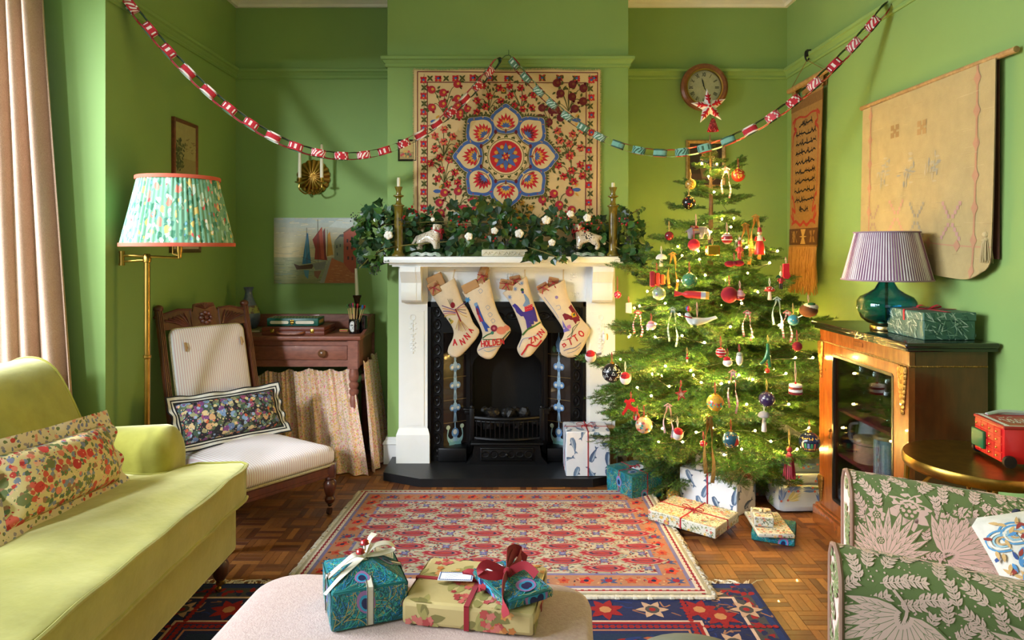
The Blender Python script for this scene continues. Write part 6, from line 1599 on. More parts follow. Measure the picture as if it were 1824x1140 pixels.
def parcel(px,py,w,h,dp,rz,label,rib=True,Y=YT,six=False):
 p=W(px,py,Y);Ml=T3(*p)@Matrix.Rotation(rz,4,'Y')
 t_=thing('kraft_parcel',label,'gift',p);k=Y/F
 m=MB()
 if six:m.lathe([(w*k*.42,-h*k/2),(w*k*.5,0),(w*k*.42,h*k/2)],6,M=Ml)
 else:m.rbox(-w*k/2,w*k/2,-dp/2,dp/2,-h*k/2,h*k/2,.004,1,M=Ml)
 m.build('wrapped_parcel',kraft,t_,smooth=0)
 if rib:
  m=MB();z_=h*k*.08;m.tube([Ml@V(q)for q in((-w*k*.52,-dp*.52,z_),(w*k*.52,-dp*.52,z_),(w*k*.52,dp*.52,z_),(-w*k*.52,dp*.52,z_))],.0022,5,True)
  for s_ in(-1,1):
   m.ribbon([Ml@V((0,-dp*.54,z_)),Ml@V((s_*.018,-dp*.54-.012,z_+.02)),Ml@V((s_*.03,-dp*.54-.006,z_+.012)),Ml@V((0,-dp*.54-.002,z_))],.006,Ml.to_3x3()@V((0,1,0)));m.ribbon([Ml@V((0,-dp*.54-.002,z_)),Ml@V((s_*.012,-dp*.54-.012,z_-.02)),Ml@V((s_*.022,-dp*.54-.01,z_-.034))],.006,Ml.to_3x3()@V((1,0,.6)))
  m.build('red_string',redrib,t_)
for a in((777,501,28,24,.05,-.45,'brown kraft parcel poking out of the leftmost stocking, nearest the wall',False,YT+.008),(774,513,20,22,.03,-.5,'small kraft parcel with red print in front in the leftmost stocking',True,YT-.012),(838,510,30,16,.04,-.45,'low kraft parcel in the second stocking beside the tall one',False,YT-.004),(859,494,18,40,.05,.25,'tall six sided kraft parcel with red bow in the second stocking',True,YT+.004,True),(902,507,24,18,.04,.15,'square kraft parcel with red bow in the camel stocking',True,YT-.006),(918,500,20,18,.04,-.2,'kraft parcel behind the square one in the camel stocking',True,YT+.012),(967,512,20,14,.035,-.5,'low kraft parcel with red string in the rightmost stocking',True,YT-.008),(985,504,18,20,.035,.2,'pointed kraft parcel standing up in the rightmost stocking',True,YT+.006)):parcel(*a)
# paper chains
papm=vcmat('chain_paper',.75,bump=.1,var=.03)
REDP,WHP,GRNP,TEALP,PNKP,DGR=(186,36,52),(240,226,220),(88,130,100),(122,178,162),(206,76,92),(52,80,56)
def link(parent,c,t,hz,kind,outer,inner,pat):
 """one strip glued into a ring"""
 up_=hz.cross(t).normalized();up_=up_ if up_.z>0 else-up_
 n,m_=(hz,up_)if kind==0 else(up_,hz);A,B,wd_=(.037,.02,.040)if kind==0 else(.052,.019,.040)
 mb=MB();S_=28;rows=[-.5,-.3,0,.3,.5]
 def pt(i,k,off):a=2*PI*i/S_;ca=math.copysign(abs(math.cos(a))**.75,math.cos(a));p=c+t*(A+off)*ca+n*(B+off)*math.sin(a)+m_*wd_*rows[k];return tuple(p)
 for off,cols in((0,outer),(-.0012,inner)):
  for i in range(S_):
   for k in range(4):
    f=cols[0]
    if pat==0:f=cols[1]if(i%3==1 and 0<k<3)else cols[0]
    elif pat==1:f=cols[1]if((i+k)%4==0)else cols[0]
    elif pat==2:f=cols[1]if k in(0,3)else cols[0]
    else:f=cols[1]if(i*7+k*5)%11<3 else cols[0]
    tri=pat==1 and 0<k<3
    q=[pt(i,k,off),pt(i+1,k,off),pt(i+1,k+1,off),pt(i,k+1,off)]
    if tri and off==0 and kind==0:
     mb.add(q,[(0,1,3)],0,lin(cols[(i+k)%2]));mb.add(q,[(1,2,3)],0,lin(cols[1-(i+k)%2]))
    else:mb.add(q,[(0,1,2,3)],0,lin(f))
 return mb.build('paper_link',papm,parent,smooth=0)
def chain(name,label,A,B,sag,pal,seed):
 A,B=V(A),V(B);t_=thing(name,label,'paper chain',(A+B)/2-V((0,0,sag)));q=random.Random(seed)
 def P(s):return A.lerp(B,s)-V((0,0,4*sag*s*(1-s)))
 pts=[P(i/400)for i in range(401)];L=[0]
 for a,b in zip(pts[:-1],pts[1:]):L.append(L[-1]+(b-a).length)
 pitch=.0595;n=int((L[-1]-.04)/pitch);j=0;pitch=(L[-1]-.06)/n
 for i in range(n+1):
  s=.03+i*pitch
  while L[j+1]<s and j<399:j+=1
  c=pts[j];t=(pts[j+1]-pts[max(0,j-1)]).normalized();hz=V((t.y,-t.x,0)).normalized();hz=hz if hz.y<0 else-hz
  fr=s/L[-1];outer,inner=pal(fr,i);link(t_,c,t,hz,i%2,outer,inner,q.choice([0,1,1,2,3]))
 return t_
cord=mat('green_cord',(60,84,50),.8)
def pal1(f,i):
 return((REDP,WHP),(GRNP,(180,206,186)))if i%2==0 else((REDP,(206,110,110)),(DGR,GRNP))
def pal2(f,i):
 if f<.34:return((GRNP,(196,214,200)),(REDP,WHP))
 if f<.62:return((TEALP,(52,92,72)),(REDP,(220,120,100)))
 return((PNKP if i%4==0 else REDP,WHP),(DGR,GRNP))
c1=chain('paper_chain','red printed paper chain looping from the left wall to the chimney breast',(-1.755,3.114,2.425),(-.085,4.06,2.415),.635,pal1,1)
c2=chain('paper_chain','green, teal and red paper chain looping from the chimney breast to the right wall',(.0,4.06,2.415),(1.745,3.179,2.425),.615,pal2,2)
MB().tube([(-.08,4.06,2.41),(-.04,4.085,2.452),(-.02,4.10,2.46)],.002,5).build('tie_cord',cord,c1);MB().tube([(.0,4.06,2.41),(-.01,4.085,2.452),(-.02,4.10,2.46),(-.02,4.10,2.49)],.002,5).build('tie_cord',cord,c2)
# christmas tree
TX,TY=1.085,3.735
RT=[(.05,.40),(.2,.56),(.32,.64),(.54,.70),(.75,.68),(.97,.64),(1.18,.50),(1.34,.37),(1.52,.27),(1.7,.17),(1.85,.06),(2.0,.02)]
def RZ(z):return lerp_tab(RT,z)
t=NT('spruce_needles');at=t.n('ShaderNodeAttribute',attribute_name='Col');oi=t.n('ShaderNodeObjectInfo')
t.base(t.mix(1.,at.outputs[0],t.ramp(oi.outputs['Random'],[(0,(.75,.8,.75,1)),(1,(1.15,1.1,1,1))]),'MULTIPLY'),.42,spec=.4);needm=t.m
tree=thing('christmas_tree','tall bushy spruce christmas tree hung with baubles and warm lights','christmas tree',(TX,TY,0))
bark=mat('spruce_bark',(134,104,70),.9,bump=.6,bs=60,var=.2,vs=30)
MB().tube([(TX,TY,.006),(TX+.003,TY,.6),(TX,TY,1.2),(TX+.004,TY,1.55),(TX-.002,TY,1.92)],[.032,.026,.016,.011,.003],9).build('trunk',bark,tree)
NCOL=[(62,108,40),(80,128,48),(50,94,40),(104,144,58),(72,118,52),(44,80,36)]
def bough(seed,L=.55,droop=.08,dense=1.0,wide=.40):
 q=random.Random(seed);m=MB()
 def needles(a,b,col0,ln=.0165):
  d_=b-a;n=max(2,int(d_.length/.0036*dense));t_=d_.normalized();u=t_.cross(V((0,0,1)));u=u.normalized()if u.length>.01 else V((1,0,0));w_=u.cross(t_)
  for i in range(n):
   p=a+d_*((i+q.random())/n)
   for k in range(3):
    ph=q.uniform(-.5,PI+.5)if q.random()<.85 else q.uniform(PI,2*PI)
    o=u*math.cos(ph)+w_*math.sin(ph);e=p+(t_*q.uniform(.35,.9)+o).normalized()*ln*q.uniform(.7,1.15);s_=t_.cross(o)*.0013
    c=NCOL[col0]if q.random()<.7 else q.choice(NCOL);m.add([p-s_,p+s_,e],[(0,1,2)],0,lin(c))
  m.add(*tw(a,b,.0014),1,lin((96,72,44)))
 def tw(a,b,r):
  t_=(b-a).normalized();u=t_.orthogonal().normalized();w_=t_.cross(u)
  return[a+(u*math.cos(k*2.09)+w_*math.sin(k*2.09))*r for k in range(3)]+[b+(u*math.cos(k*2.09)+w_*math.sin(k*2.09))*r*.6 for k in range(3)],[(0,1,4,3),(1,2,5,4),(2,0,3,5)]
 def ax(s):return V((L*s,.02*math.sin(s*4+seed),-droop*(s**1.6)*1.2+droop*.9*s**4))
 P=[ax(i/14)for i in range(15)]
 for i in range(14):
  if i>1:needles(P[i],P[i+1],q.randrange(6))
  m.add(*tw(P[i],P[i+1],.004*(1-i/16)),1,lin((110,82,52)))
 s=.10;sd=1
 while s<.985:
  p=ax(s);ln=wide*L*(1-s)**.75*q.uniform(.75,1.1)+.03;an=q.uniform(.7,1.0)*sd;up_=q.uniform(-.25,.18)
  dr=(V((math.cos(an),math.sin(an),up_))).normalized();e1=p+dr*ln*.55+V((0,0,-.006));e2=p+dr*ln+V((.02*L,0,-.02*ln/.1*q.uniform(-.2,1)))
  c0=q.randrange(6);needles(p,e1,c0);needles(e1,e2,c0)
  if ln>.07:
   for f in(.3,.5,.7):
    for s2 in(-1,1):
     b=p.lerp(e2,f);l2=ln*(1-f)*.62+.015;a2=an+s2*.75;needles(b,b+V((math.cos(a2),math.sin(a2),q.uniform(-.35,.25))).normalized()*l2,c0)
  s+=.032*q.uniform(.8,1.2);sd=-sd
 return m
bms=[]
for i in range(5):
 o=bough(40+i,.55,(.05,.09,.12,.07,.03)[i],1.0,(.42,.38,.44,.40,.36)[i]).build('branch',[needm,bark],tree,smooth=0,local=True);bms.append(o.data);bpy.data.objects.remove(o)
def addbough(z,az,L,elev,roll=0,k=None):
 x,y=TX,TY;k=rt.randrange(5)if k is None else k;s_=L/.55
 M=T3(0,0,z)@Matrix.Rotation(az,4,'Z')@Matrix.Rotation(-elev,4,'Y')@Matrix.Rotation(roll,4,'X')@Matrix.Diagonal((s_,s_**.8,s_**.7,1))
 o=bpy.data.objects.new('branch',bms[k]);C.objects.link(o);o.parent=tree;o.matrix_basis=M
rt=random.Random(23);az=.4;nb=0
z=.30
def limit(az,z,L):
 c,s_=math.cos(az),math.sin(az)
 if c>.2:L=min(L,(1.725-TX)/c)
 if s_>.2:L=min(L,(4.365-TY)/s_)
 if c<-.2 and s_>-.15 and z>.85:L=min(L,(TX-.69)/(-c))
 if c<-.2 and s_>.3:L=min(L,(TX-.76)/(-c))
 if c>.3 and s_<-.5 and z<1.0:L=min(L,.62)
 return L
while z<1.80:
 az+=2.39996;R=RZ(z+.04)
 L=limit(az,z,R*rt.uniform(.84,1.08));el=-.16+.16*(z/.9)+(.5*max(0,z-1.3));el+=rt.uniform(-.12,.12)
 addbough(z,az,L,el,rt.uniform(-.25,.25));nb+=1
 z+=.0112 if z<1.05 else(.0135 if z<1.4 else .028)
for i in range(34):
 z=rt.uniform(.28,1.1);az+=2.4;addbough(z,az,limit(az,z,RZ(z)*rt.uniform(.45,.7)),rt.uniform(-.5,.25))
for i in range(13):addbough(rt.uniform(.3,.42),-PI/2+rt.uniform(-1.6,1.6),rt.uniform(.45,.6),rt.uniform(-.5,-.3))
for(px,py,L,zz,el)in((1075,478,.60,1.10,.22),(1065,555,.60,.86,.12),(1045,615,.66,.72,.02),(1045,690,.66,.52,0),(1480,545,.62,.84,.18),(1415,455,.45,1.08,.22),(1362,378,.30,1.40,.35),(1190,385,.28,1.40,.3)):
 a_=PI+.32 if px<1200 else-.15;addbough(zz,a_,limit(a_,zz,L),el,0)
addbough(.50,-.80,.56,.12,0,0);addbough(.56,-.8,.56,.22,.2,1)
for(zz,a_,L,el)in((1.62,2.9,.20,.3),(1.66,.25,.26,.75),(1.58,.1,.2,.2),(1.60,3.5,.16,.1),(1.7,1.2,.12,.5),(1.78,4.6,.10,.9)):addbough(zz,a_,L,el,0)
MB().lathe([(.12,0),(.12,.02),(.05,.03),(.045,.11),(.036,.12)],16,c=(TX,TY,0)).build('tree_stand',mat('dark_green_iron',(30,44,30),.5),tree)
def on_tree(px,py,f=.95):
 """where the ray through a pixel meets the foliage envelope"""
 Y=2.95
 while Y<3.78:
  p=W(px,py,Y)
  if math.hypot(p.x-TX,p.y-TY)<=RZ(p.z)*f:return p
  Y+=.01
 p=W(px,py,3.60);return p
 # warm fairy lights: bulbs are the lamps
fl2=thing('fairy_lights','string of tiny warm white fairy lights wound through the tree','lights',(TX,TY,.3))
t=NT('bulb_glow');t.b.inputs['Base Color'].default_value=(1,.8,.5,1);t.put(t.b.inputs['Emission Color'],t.mix(t.noise(t.coord('Object'),5),(1,.58,.13,1),(1,.64,.18,1)));t.b.inputs['Emission Strength'].default_value=BULB;bulbm=t.m
bpts=[(1250,291),(1277,292),(1262,314),(1293,306),(1272,342),(1286,390),(1302,404),(1266,413),(1244,447),(1246,462),(1256,490),(1153,519),(1185,540),(1321,540),(1139,545),(1167,577),(1167,600),(1215,598),(1301,582),(1154,586),(1185,652),(1162,666),(1249,681),(1285,683),(1299,681),(1341,676),(1417,637),(1448,637),(1388,579),(1385,447),(1371,468),(1207,500),(1160,705),(1180,763),(1173,787),(1216,787),(1240,770),(1269,762),(1345,767),(1373,786),(1387,814),(1441,762),(1321,800),(1230,660),(1235,668),(1316,668),(1192,688),(1400,665),(1330,720),(1405,720),(1300,640),(1120,600),(1135,690),(1210,560),(1340,600),(1430,560),(1255,610),(1292,500),(1215,455),(1330,440),(1350,520),(1105,640),(1150,740),(1290,810),(1420,800),(1260,745)]
bulbs=[on_tree(x,y,.93 if i<44 else .8)for i,(x,y)in enumerate(bpts)]
qb=random.Random(8)
for i in range(34):
 zz=qb.uniform(.35,1.5);a_=qb.uniform(.1,PI-.1);rr=RZ(zz)*qb.uniform(.35,.9);bulbs.append(V((TX+rr*math.cos(a_),min(4.36,TY+rr*math.sin(a_)),zz)))
bm=bmesh.new();bmesh.ops.create_icosphere(bm,subdivisions=1,radius=.0048);bm.verts.index_update()
bo_=MB().add([v.co.copy()for v in bm.verts],[[v.index for v in f.verts]for f in bm.faces]).build('bulb',bulbm,fl2,smooth=180,local=True);bm.free();bd_=bo_.data;bpy.data.objects.remove(bo_)
Mi=wm(fl2).inverted()
for p in bulbs:
 o=bpy.data.objects.new('bulb',bd_);C.objects.link(o);o.parent=fl2;o.matrix_basis=Mi@T3(*p)
od=sorted(bulbs,key=lambda p:p.z);m=MB()
wr=mat('dark_green_wire',(26,40,24),.6);wp=[]
for i,p in enumerate(od):
 wp.append(p+V((0,.004,-.008)))
srt=[];lv=sorted(bulbs,key=lambda p:(round(p.z/.11),math.atan2(p.y-TY,p.x-TX)*(1 if round(p.z/.11)%2 else-1)))
m.tube([(1.60,3.60,.01),(1.45,3.75,.2)]+[p+V((0,.006,-.006))for p in lv],.0014,4)
m.build('light_wire',wr,fl2)
# ornaments
ribm=lambda n,c:mat(n,c,.6,var=.06)
capm=mat('gold_cap',(190,150,70),.3,1)
threadc={'red':ribm('red_thread',(170,30,40)),'gold':ribm('gold_thread',(196,160,80)),'white':ribm('white_thread',(220,214,200)),'pink':ribm('pink_ribbon',(214,160,160))}
bvc=vcmat('painted_bauble',.22,bump=.04,coat=.6,var=.05)
felt=vcmat('felted_wool',.95,bump=.6,bs=200,sheen=.03,var=.06,gain=.85)
woodp=vcmat('painted_wood',.4,bump=.1,coat=.2,var=.06)
def hang(p,r_,L=.05,th='gold'):return MB().tube([p+V((0,0,r_)),p+V((.003,0,r_+L*.5)),p+V((0,.006,r_+L))],.0012,4).tube([p+V((0,0,r_)),p+V((-.004,0,r_+L*.5)),p+V((0,.006,r_+L))],.0012,4)
def bauble(px,py,rpx,label,base,drw=None,th='red',p=None,name='bauble',cap=True,L=.05,m_=None):
 p=p or on_tree(px,py,1.0);r_=rpx*p.y/F;t_=thing(name,label,'bauble',p-V((0,0,r_)))
 m=MB().ball(p,r_,26,18,col=lin(base))
 if drw:
  d=Draw(int(px));drw(d)
  d.emit(m,lambda a,b,h:(p.x+(r_+h)*math.sin(a)*math.cos(b),p.y-(r_+h)*math.cos(a)*math.cos(b),p.z+(r_+h)*math.sin(b)),dh=.00025,maxlen=.3,clip=(-1.6,1.6,-1.5,1.5))
 m.build('ball',m_ or bvc,t_,smooth=180)
 if cap:MB().lathe([(r_*.22,-.002),(r_*.22,r_*.12),(r_*.1,r_*.16)],12,c=p+V((0,0,r_*.97))).build('cap',capm,t_)
 if L:hang(p,r_*1.08,L,th).build('hanging_loop',threadc[th],t_)
 return t_
def scat(cols,n,s0,s1,shape='leaf',lat=(-1.2,1.2)):
 def f(d):
  for i in range(n):
   x,y=d.r.uniform(-1.5,1.5),d.r.uniform(*lat)
   if shape=='leaf':d.leaf(x,y,d.r.uniform(0,6),d.r.uniform(s0,s1),d.r.uniform(s0,s1)*.5,d.r.choice(cols),1+.02*i)
   elif shape=='dot':d.circ(x,y,d.r.uniform(s0,s1),d.r.choice(cols),1+.02*i,8)
   else:d.flower(x,y,d.r.uniform(s0,s1),5,d.r.choice(cols),d.r.choice(cols),1+.02*i)
 return f
def bands(*bs):
 def f(d):
  for a,b,c in bs:d.rect(-1.6,a,1.6,b,c,1)
 return f
def join(*fs):
 def f(d):
  for g in fs:g(d)
 return f
bauble(1230,328,9.5,'gold beaded cone shaped bauble near the tree top',(176,134,52),join(scat([(214,170,80),(130,92,34),(230,196,110)],90,.09,.14,'dot')),'gold')
bauble(1227,361,12,'black lacquer bauble with red and gold painting near the tree top',(22,18,18),join(scat([(190,40,36),(214,150,50),(230,190,90)],14,.3,.5,'leaf')),'gold')
bauble(1315,312,12,'red bauble with gold green starburst, rightmost near the tree top',(176,44,30),scat([(200,160,60),(150,140,60),(214,180,80)],40,.25,.5,'leaf',(-.5,1.2)),'red')
bauble(1192,420,8,'small dark red apple bauble hanging left of the elephant',(112,18,34),None,'gold')
bauble(1236,436,10.5,'pinkish red felt ball under the elephant',(196,30,50),None,'red',m_=felt,cap=False)
bauble(1295,425,10,'dark red and silver striped glass bauble',(150,34,40),join(bands((.45,.62,(220,206,206)),(.7,1.5,(190,160,160)),(-.3,-.15,(220,190,190)),(-1.5,-.8,(196,170,170))),scat([(230,220,220),(120,20,30)],24,.06,.12,'dot',(.65,1.1))),'pink')
bauble(1228,500,14,'mid green speckled bauble in the upper middle of the tree',(70,136,96),scat([(96,160,110),(120,150,80),(60,120,90),(150,170,110)],120,.05,.1,'dot'),'red')
bauble(1174,523,12,'sage green bauble with tiny pink roses',(142,160,128),join(scat([(96,120,84),(170,180,150)],60,.08,.16),scat([(196,80,80),(170,60,70),(110,110,150)],10,.12,.18,'flower')),'red')
bauble(1100,525,6.5,'tiny pink red dotted bauble at the left edge above the stockings side',(190,34,56),scat([(236,190,190)],16,.12,.18,'dot'),'red',L=.075)
bauble(1090,664,17.5,'black bauble with white outlined houses and trees at the left edge',(20,21,25),lambda d:[d.line([(x-.16,y-.12),(x,y+.2),(x+.16,y-.12)],.035,(226,226,220),1,True)or d.line([(x,y-.12),(x,y+.05)],.03,(226,226,220),1)for x,y in((-1,.3),(-.45,.55),(.15,.55),(.75,.3),(-.7,-.15),(0,.05),(.6,-.2),(-.3,-.5),(.3,-.6),(1.05,-.1),(-1.1,-.35))],'red')
bauble(1147,757,15,'cream bauble with blue and red flowers at the lower left',(208,170,128),join(scat([(110,170,190),(130,190,190)],16,.3,.45,'leaf',(-.8,.5)),scat([(200,50,54),(60,130,110)],12,.14,.22,'flower',(-.7,.5)),scat([(190,150,90)],20,.06,.12,'dot',(.6,1.2))),'red')
bauble(1274,717,15,'yellow bauble with a turquoise garland round its belly',(216,160,50),join(scat([(58,150,120),(80,180,160)],24,.25,.4,'leaf',(-.5,-.05)),scat([(206,80,70),(230,120,110)],14,.1,.16,'dot',(-.1,.3)),scat([(110,150,110)],18,.04,.07,'dot',(.5,1.1))),'red')
bauble(1420,617,8.5,'plain dark red matt ball on the right side',(128,20,34),None,'red',m_=felt)
bauble(1366,711,14,'deep purple bauble with white snowflakes on the right side',(52,36,72),lambda d:[[d.line([(x-.16*math.cos(a),y-.16*math.sin(a)),(x+.16*math.cos(a),y+.16*math.sin(a))],.035,(214,206,200),1)for a in(0,1.05,2.1)]for x,y in((0,.75),(-.7,.5),(.7,.5),(-.3,.2),(.4,.1),(-1,0),(1,0))],'gold')
bauble(1302,783,15,'teal blue bauble painted with a red coated figure at the lower middle',(30,76,92),join(scat([(200,150,60),(214,170,80)],12,.25,.4,'leaf',(-.9,-.3)),lambda d:d.poly([(.1,-.5),(.9,-.5),(.65,.1),(.45,.4),(.25,.1)],(196,60,52),2)or d.circ(.45,.5,.13,(220,170,120),3)or d.circ(-.5,.2,.3,(190,140,60),2)or d.circ(-.5,.2,.2,(90,130,150),3),scat([(220,150,60)],14,.05,.09,'dot',(.5,1.1))),'red')
bauble(1442,787,18,'navy bauble with a painted band of carol singers at the lower right',(24,34,62),join(lambda d:[d.poly([(x-.13,-.45),(x+.13,-.45),(x+.09,.05),(x-.09,.05)],c,2)or d.circ(x,.14,.09,(226,180,150),3)or d.circ(x,.24,.08,c2,3)for x,c,c2 in((-1.1,(200,130,120),(180,40,40)),(-.8,(54,130,90),(200,60,50)),(-.5,(90,110,160),(210,70,60)),(-.2,(60,140,90),(190,50,50)),(.1,(190,90,70),(226,220,210)),(.4,(70,60,60),(190,60,60)),(.7,(60,150,100),(200,90,90)),(1.0,(200,120,70),(180,50,50)))],scat([(214,170,80)],40,.04,.07,'dot',(.4,.6)),scat([(214,170,80)],40,.04,.07,'dot',(-.65,-.5))),'red')
bauble(1299,525,14.5,'crimson felt ball tied with a pale ribbon and leaf',(150,20,40),None,'red',m_=felt,cap=False)
bauble(1413,570,10,'blue green and gold globe bauble on the right side',(60,140,150),scat([(190,170,80),(60,120,80),(214,150,60)],12,.25,.45,'leaf'),'gold')
bauble(1367,660,4.5,'tiny orange red bead ball under the green pickle figure',(200,60,36),None,'red',L=.02)
bauble(1284,628,9,'red and silver bell shaped bauble above the small white face',(176,24,40),bands((.1,.25,(226,216,214)),(-.5,-.35,(206,150,150)),(.6,.8,(220,200,200))),'red')
bauble(1198,877,11.5,'yellow painted bauble lying on the floor by the white whale parcel',(206,150,50),join(scat([(58,150,140),(200,80,60),(90,140,190)],22,.18,.3,'leaf',(-.5,.1)),scat([(214,100,70)],14,.06,.1,'dot',(.2,.9))),'red',p=V((WX(1198,3.50),3.50,.034)),L=0)
def shape(px,py,label,name,cat,build,f=1.0,p=None):
 p=p or on_tree(px,py,f);t_=thing(name,label,cat,p);build(t_,p,p.y/F);return t_
cM={}
def fc(c):return lin(c)
def mushroom(capc,stemc,spots=None,w=10,h=10):
 def b(t_,p,k):
  R_=w*k;m=MB().lathe([(R_*.2,0),(R_*.9,-.002),(R_,R_*.08),(R_*.92,R_*.35),(R_*.65,R_*.68),(R_*.3,R_*.85),(.001,R_*.9)],22,c=p,col=fc(capc))
  if spots:
   for q in range(12):a_=q*2.4;l_=.3+.5*(q/12);m.ball(p+V((R_*.9*math.cos(a_)*math.cos(l_),R_*.9*math.sin(a_)*math.cos(l_),R_*.85*math.sin(l_))),R_*.13,7,5,col=fc(spots))
  m.build('cap',woodp if spots else felt,t_,smooth=60)
  MB().lathe([(R_*.3,-h*k*1.5),(R_*.42,-h*k*1.45),(R_*.34,-h*k*.8),(R_*.28,-h*k*.2),(R_*.3,0)],14,c=p,col=fc(stemc)).build('stalk',felt,t_,smooth=60)
  hang(p,R_*.88,.04).build('hanging_loop',threadc['white'],t_)
 return b
shape(1178,461,'white felt mushroom ornament hanging on the upper left','mushroom_ornament','ornament',mushroom((236,230,222),(232,226,216),None,10,9))
shape(1361,742,'grey capped felt mushroom with a long white stalk on the lower right','mushroom_ornament','ornament',mushroom((168,164,164),(236,228,222),None,11,18))
shape(1371,518,'shiny red toadstool ornament with white spots on the upper right','mushroom_ornament','ornament',mushroom((150,16,26),(224,216,206),(240,236,230),9,11))
def robin(fl=1,tail=True):
 def b(t_,p,k):
  r_=10*k;m=MB().ball(p,r_,18,12,col=fc((226,220,214)),sc=(1.0,.95,1.1))
  m.ball(p+V((-fl*r_*.05,-r_*.22,r_*.35)),r_*.86,16,11,col=fc((186,26,40)),sc=(1,.9,.95));m.build('body',felt,t_,smooth=60)
  MB().ball(p+V((fl*r_*.75,.0,r_*.15)),r_*.8,12,8,col=fc((120,116,122)),sc=(.45,.5,.9)).build('wing',felt,t_,smooth=60)
  MB().lathe([(r_*.13,0),(.0005,r_*.4)],8,M=T3(*(p+V((-fl*r_*.8,-r_*.5,r_*.55))))@R3(PI/2,0,fl*-.6),col=fc((60,50,46))).build('beak',woodp,t_,smooth=60)
  m=MB()
  for s_ in(-1,1):m.ball(p+V((-fl*r_*.45+s_*r_*.3,-r_*.85,r_*.68)),r_*.1,7,5,col=fc((16,14,14)))
  m.build('eyes',woodp,t_,kind='stuff')
  if tail:MB().prism([(0,-.25*r_),(1.2*r_,.1*r_),(1.25*r_,.5*r_),(0,.25*r_)],lambda a,b_,d_:(p.x+fl*(r_*.7+a),p.y+d_,p.z+r_*.2+b_),-.004,.004,col=fc((130,126,132))).build('tail',felt,t_)
  hang(p,r_*1.15,.05).build('hanging_loop',threadc['white'],t_)
 return b
shape(1052,635,'red breasted felt robin with grey wing at the far left beside the fireplace','robin_ornament','ornament',robin(1),p=W(1052,635,3.50))
shape(1114,674,'red and white felt robin beside the black bauble','robin_ornament','ornament',robin(1,False))
shape(1207,773,'red and white felt robin on a long pink ribbon at the bottom','robin_ornament','ornament',robin(-1,False))
ev_=[(0,0,0),(-.028,0,.002),(.03,0,.004),(.048,0,.008),(.06,0,-.004),(.064,0,-.028),(.066,0,-.045),(-.03,.012,-.022),(-.03,.012,-.042),(-.03,-.012,-.022),(-.03,-.012,-.042),(.026,.012,-.022),(.026,.012,-.042),(.026,-.012,-.022),(.026,-.012,-.042),(-.046,0,.0),(-.056,0,-.008)]
ee=[(0,1),(0,2),(2,3),(3,4),(4,5),(5,6),(1,7),(7,8),(1,9),(9,10),(2,11),(11,12),(2,13),(13,14),(1,15),(15,16)]
elv,elf=skinmesh(ev_,ee,[.021,.02,.017,.015,.012,.007,.005,.009,.0075,.009,.0075,.009,.0075,.009,.0075,.003,.0025],2)
def eleph(t_,p,k):
 MB().add([(p.x+x,p.y+y,p.z+z)for x,y,z in elv],elf,0,fc((136,134,140))).build('body',felt,t_,smooth=180)
 m=MB();
 def sad(u,v):a=(u-.5)*2.3;return(p.x-.026+.034*v,p.y-.024*math.sin(a)*-1*-1,p.z+.024*math.cos(a)+.001)
 m.surf(sad,14,6,col=fc((150,22,34)));m.surf(lambda u,v:(lambda q:(q[0],q[1]*1.0,q[2]+.0008))(sad(.03 if u<0 else u,.02+.06*v)),14,1,col=fc((206,160,60)));m.surf(lambda u,v:(lambda q:(q[0],q[1],q[2]+.0008))(sad(u,.92+.06*v)),14,1,col=fc((206,160,60)))
 m.surf(lambda u,v:(p.x-.026+.034*v,p.y-.0235-.001*u,p.z+.001+.005*u),1,6,col=fc((206,160,60)));m.build('blanket',felt,t_,smooth=0)
 for s_ in(-1,1):MB().prism([(0,.012),(.016,.008),(.018,-.012),(.006,-.018),(-.004,-.006)],lambda a,b_,d_:(p.x+.038+a*.7,p.y+s_*.015+d_,p.z+b_),-.0015,.0015,col=fc((150,146,152))).build('ear',felt,t_)
 hang(p,.024,.06).build('hanging_loop',threadc['pink'],t_)
shape(1240,411,'grey felt elephant in a red and gold saddle cloth','elephant_ornament','ornament',eleph)
sv=[(0,0,0),(.025,0,.001),(.055,0,.006),(.085,0,.016),(-.022,0,.006),(-.032,0,.022),(-.034,0,.034),(-.048,0,.032),(.1,.010,.024),(.1,-.010,.020),(-.01,.02,-.012),(-.01,-.02,-.012)]
slv,slf=skinmesh(sv,[(0,1),(1,2),(2,3),(0,4),(4,5),(5,6),(6,7),(3,8),(3,9),(0,10),(0,11)],[.02,.018,.013,.008,.018,.015,.0155,.008,.005,.005,.007,.007],2)
def seal(t_,p,k):
 MB().add([(p.x+x,p.y+y,p.z+z)for x,y,z in slv],slf,0,fc((226,226,222))).build('body',felt,t_,smooth=180)
 m=MB();c=p+V((-.03,-.002,.060));cols=[(34,70,160),(206,40,40),(220,180,60),(226,222,216)]
 for i in range(8):m.surf(lambda u,v:(c.x+.0135*math.sin(PI*v)*math.cos(2*PI*(i+u)/8),c.y+.0135*math.sin(PI*v)*math.sin(2*PI*(i+u)/8),c.z-.0135*math.cos(PI*v)),3,10,col=fc(cols[i%4]))
 m.build('striped_ball',bvc,t_,smooth=180);MB().tube([(p.x-.03+.017*math.cos(a),p.y+.017*math.sin(a),p.z+.021-.004*math.cos(a))for a in[2*PI*i/14 for i in range(14)]],.003,5,True,col=fc((180,30,44))).build('collar',felt,t_)
 m=MB();m.ball(p+V((-.057,0,.032)),.005,7,5,col=fc((30,26,26)));m.ball(p+V((-.042,-.014,.038)),.0022,6,4,col=fc((20,16,16)));m.build('face_details',woodp,t_,kind='stuff')
 hang(p+V((.01,0,0)),.02,.07).build('hanging_loop',threadc['pink'],t_)
shape(1238,573,'white felt seal balancing a striped ball with a red collar','seal_ornament','ornament',seal)
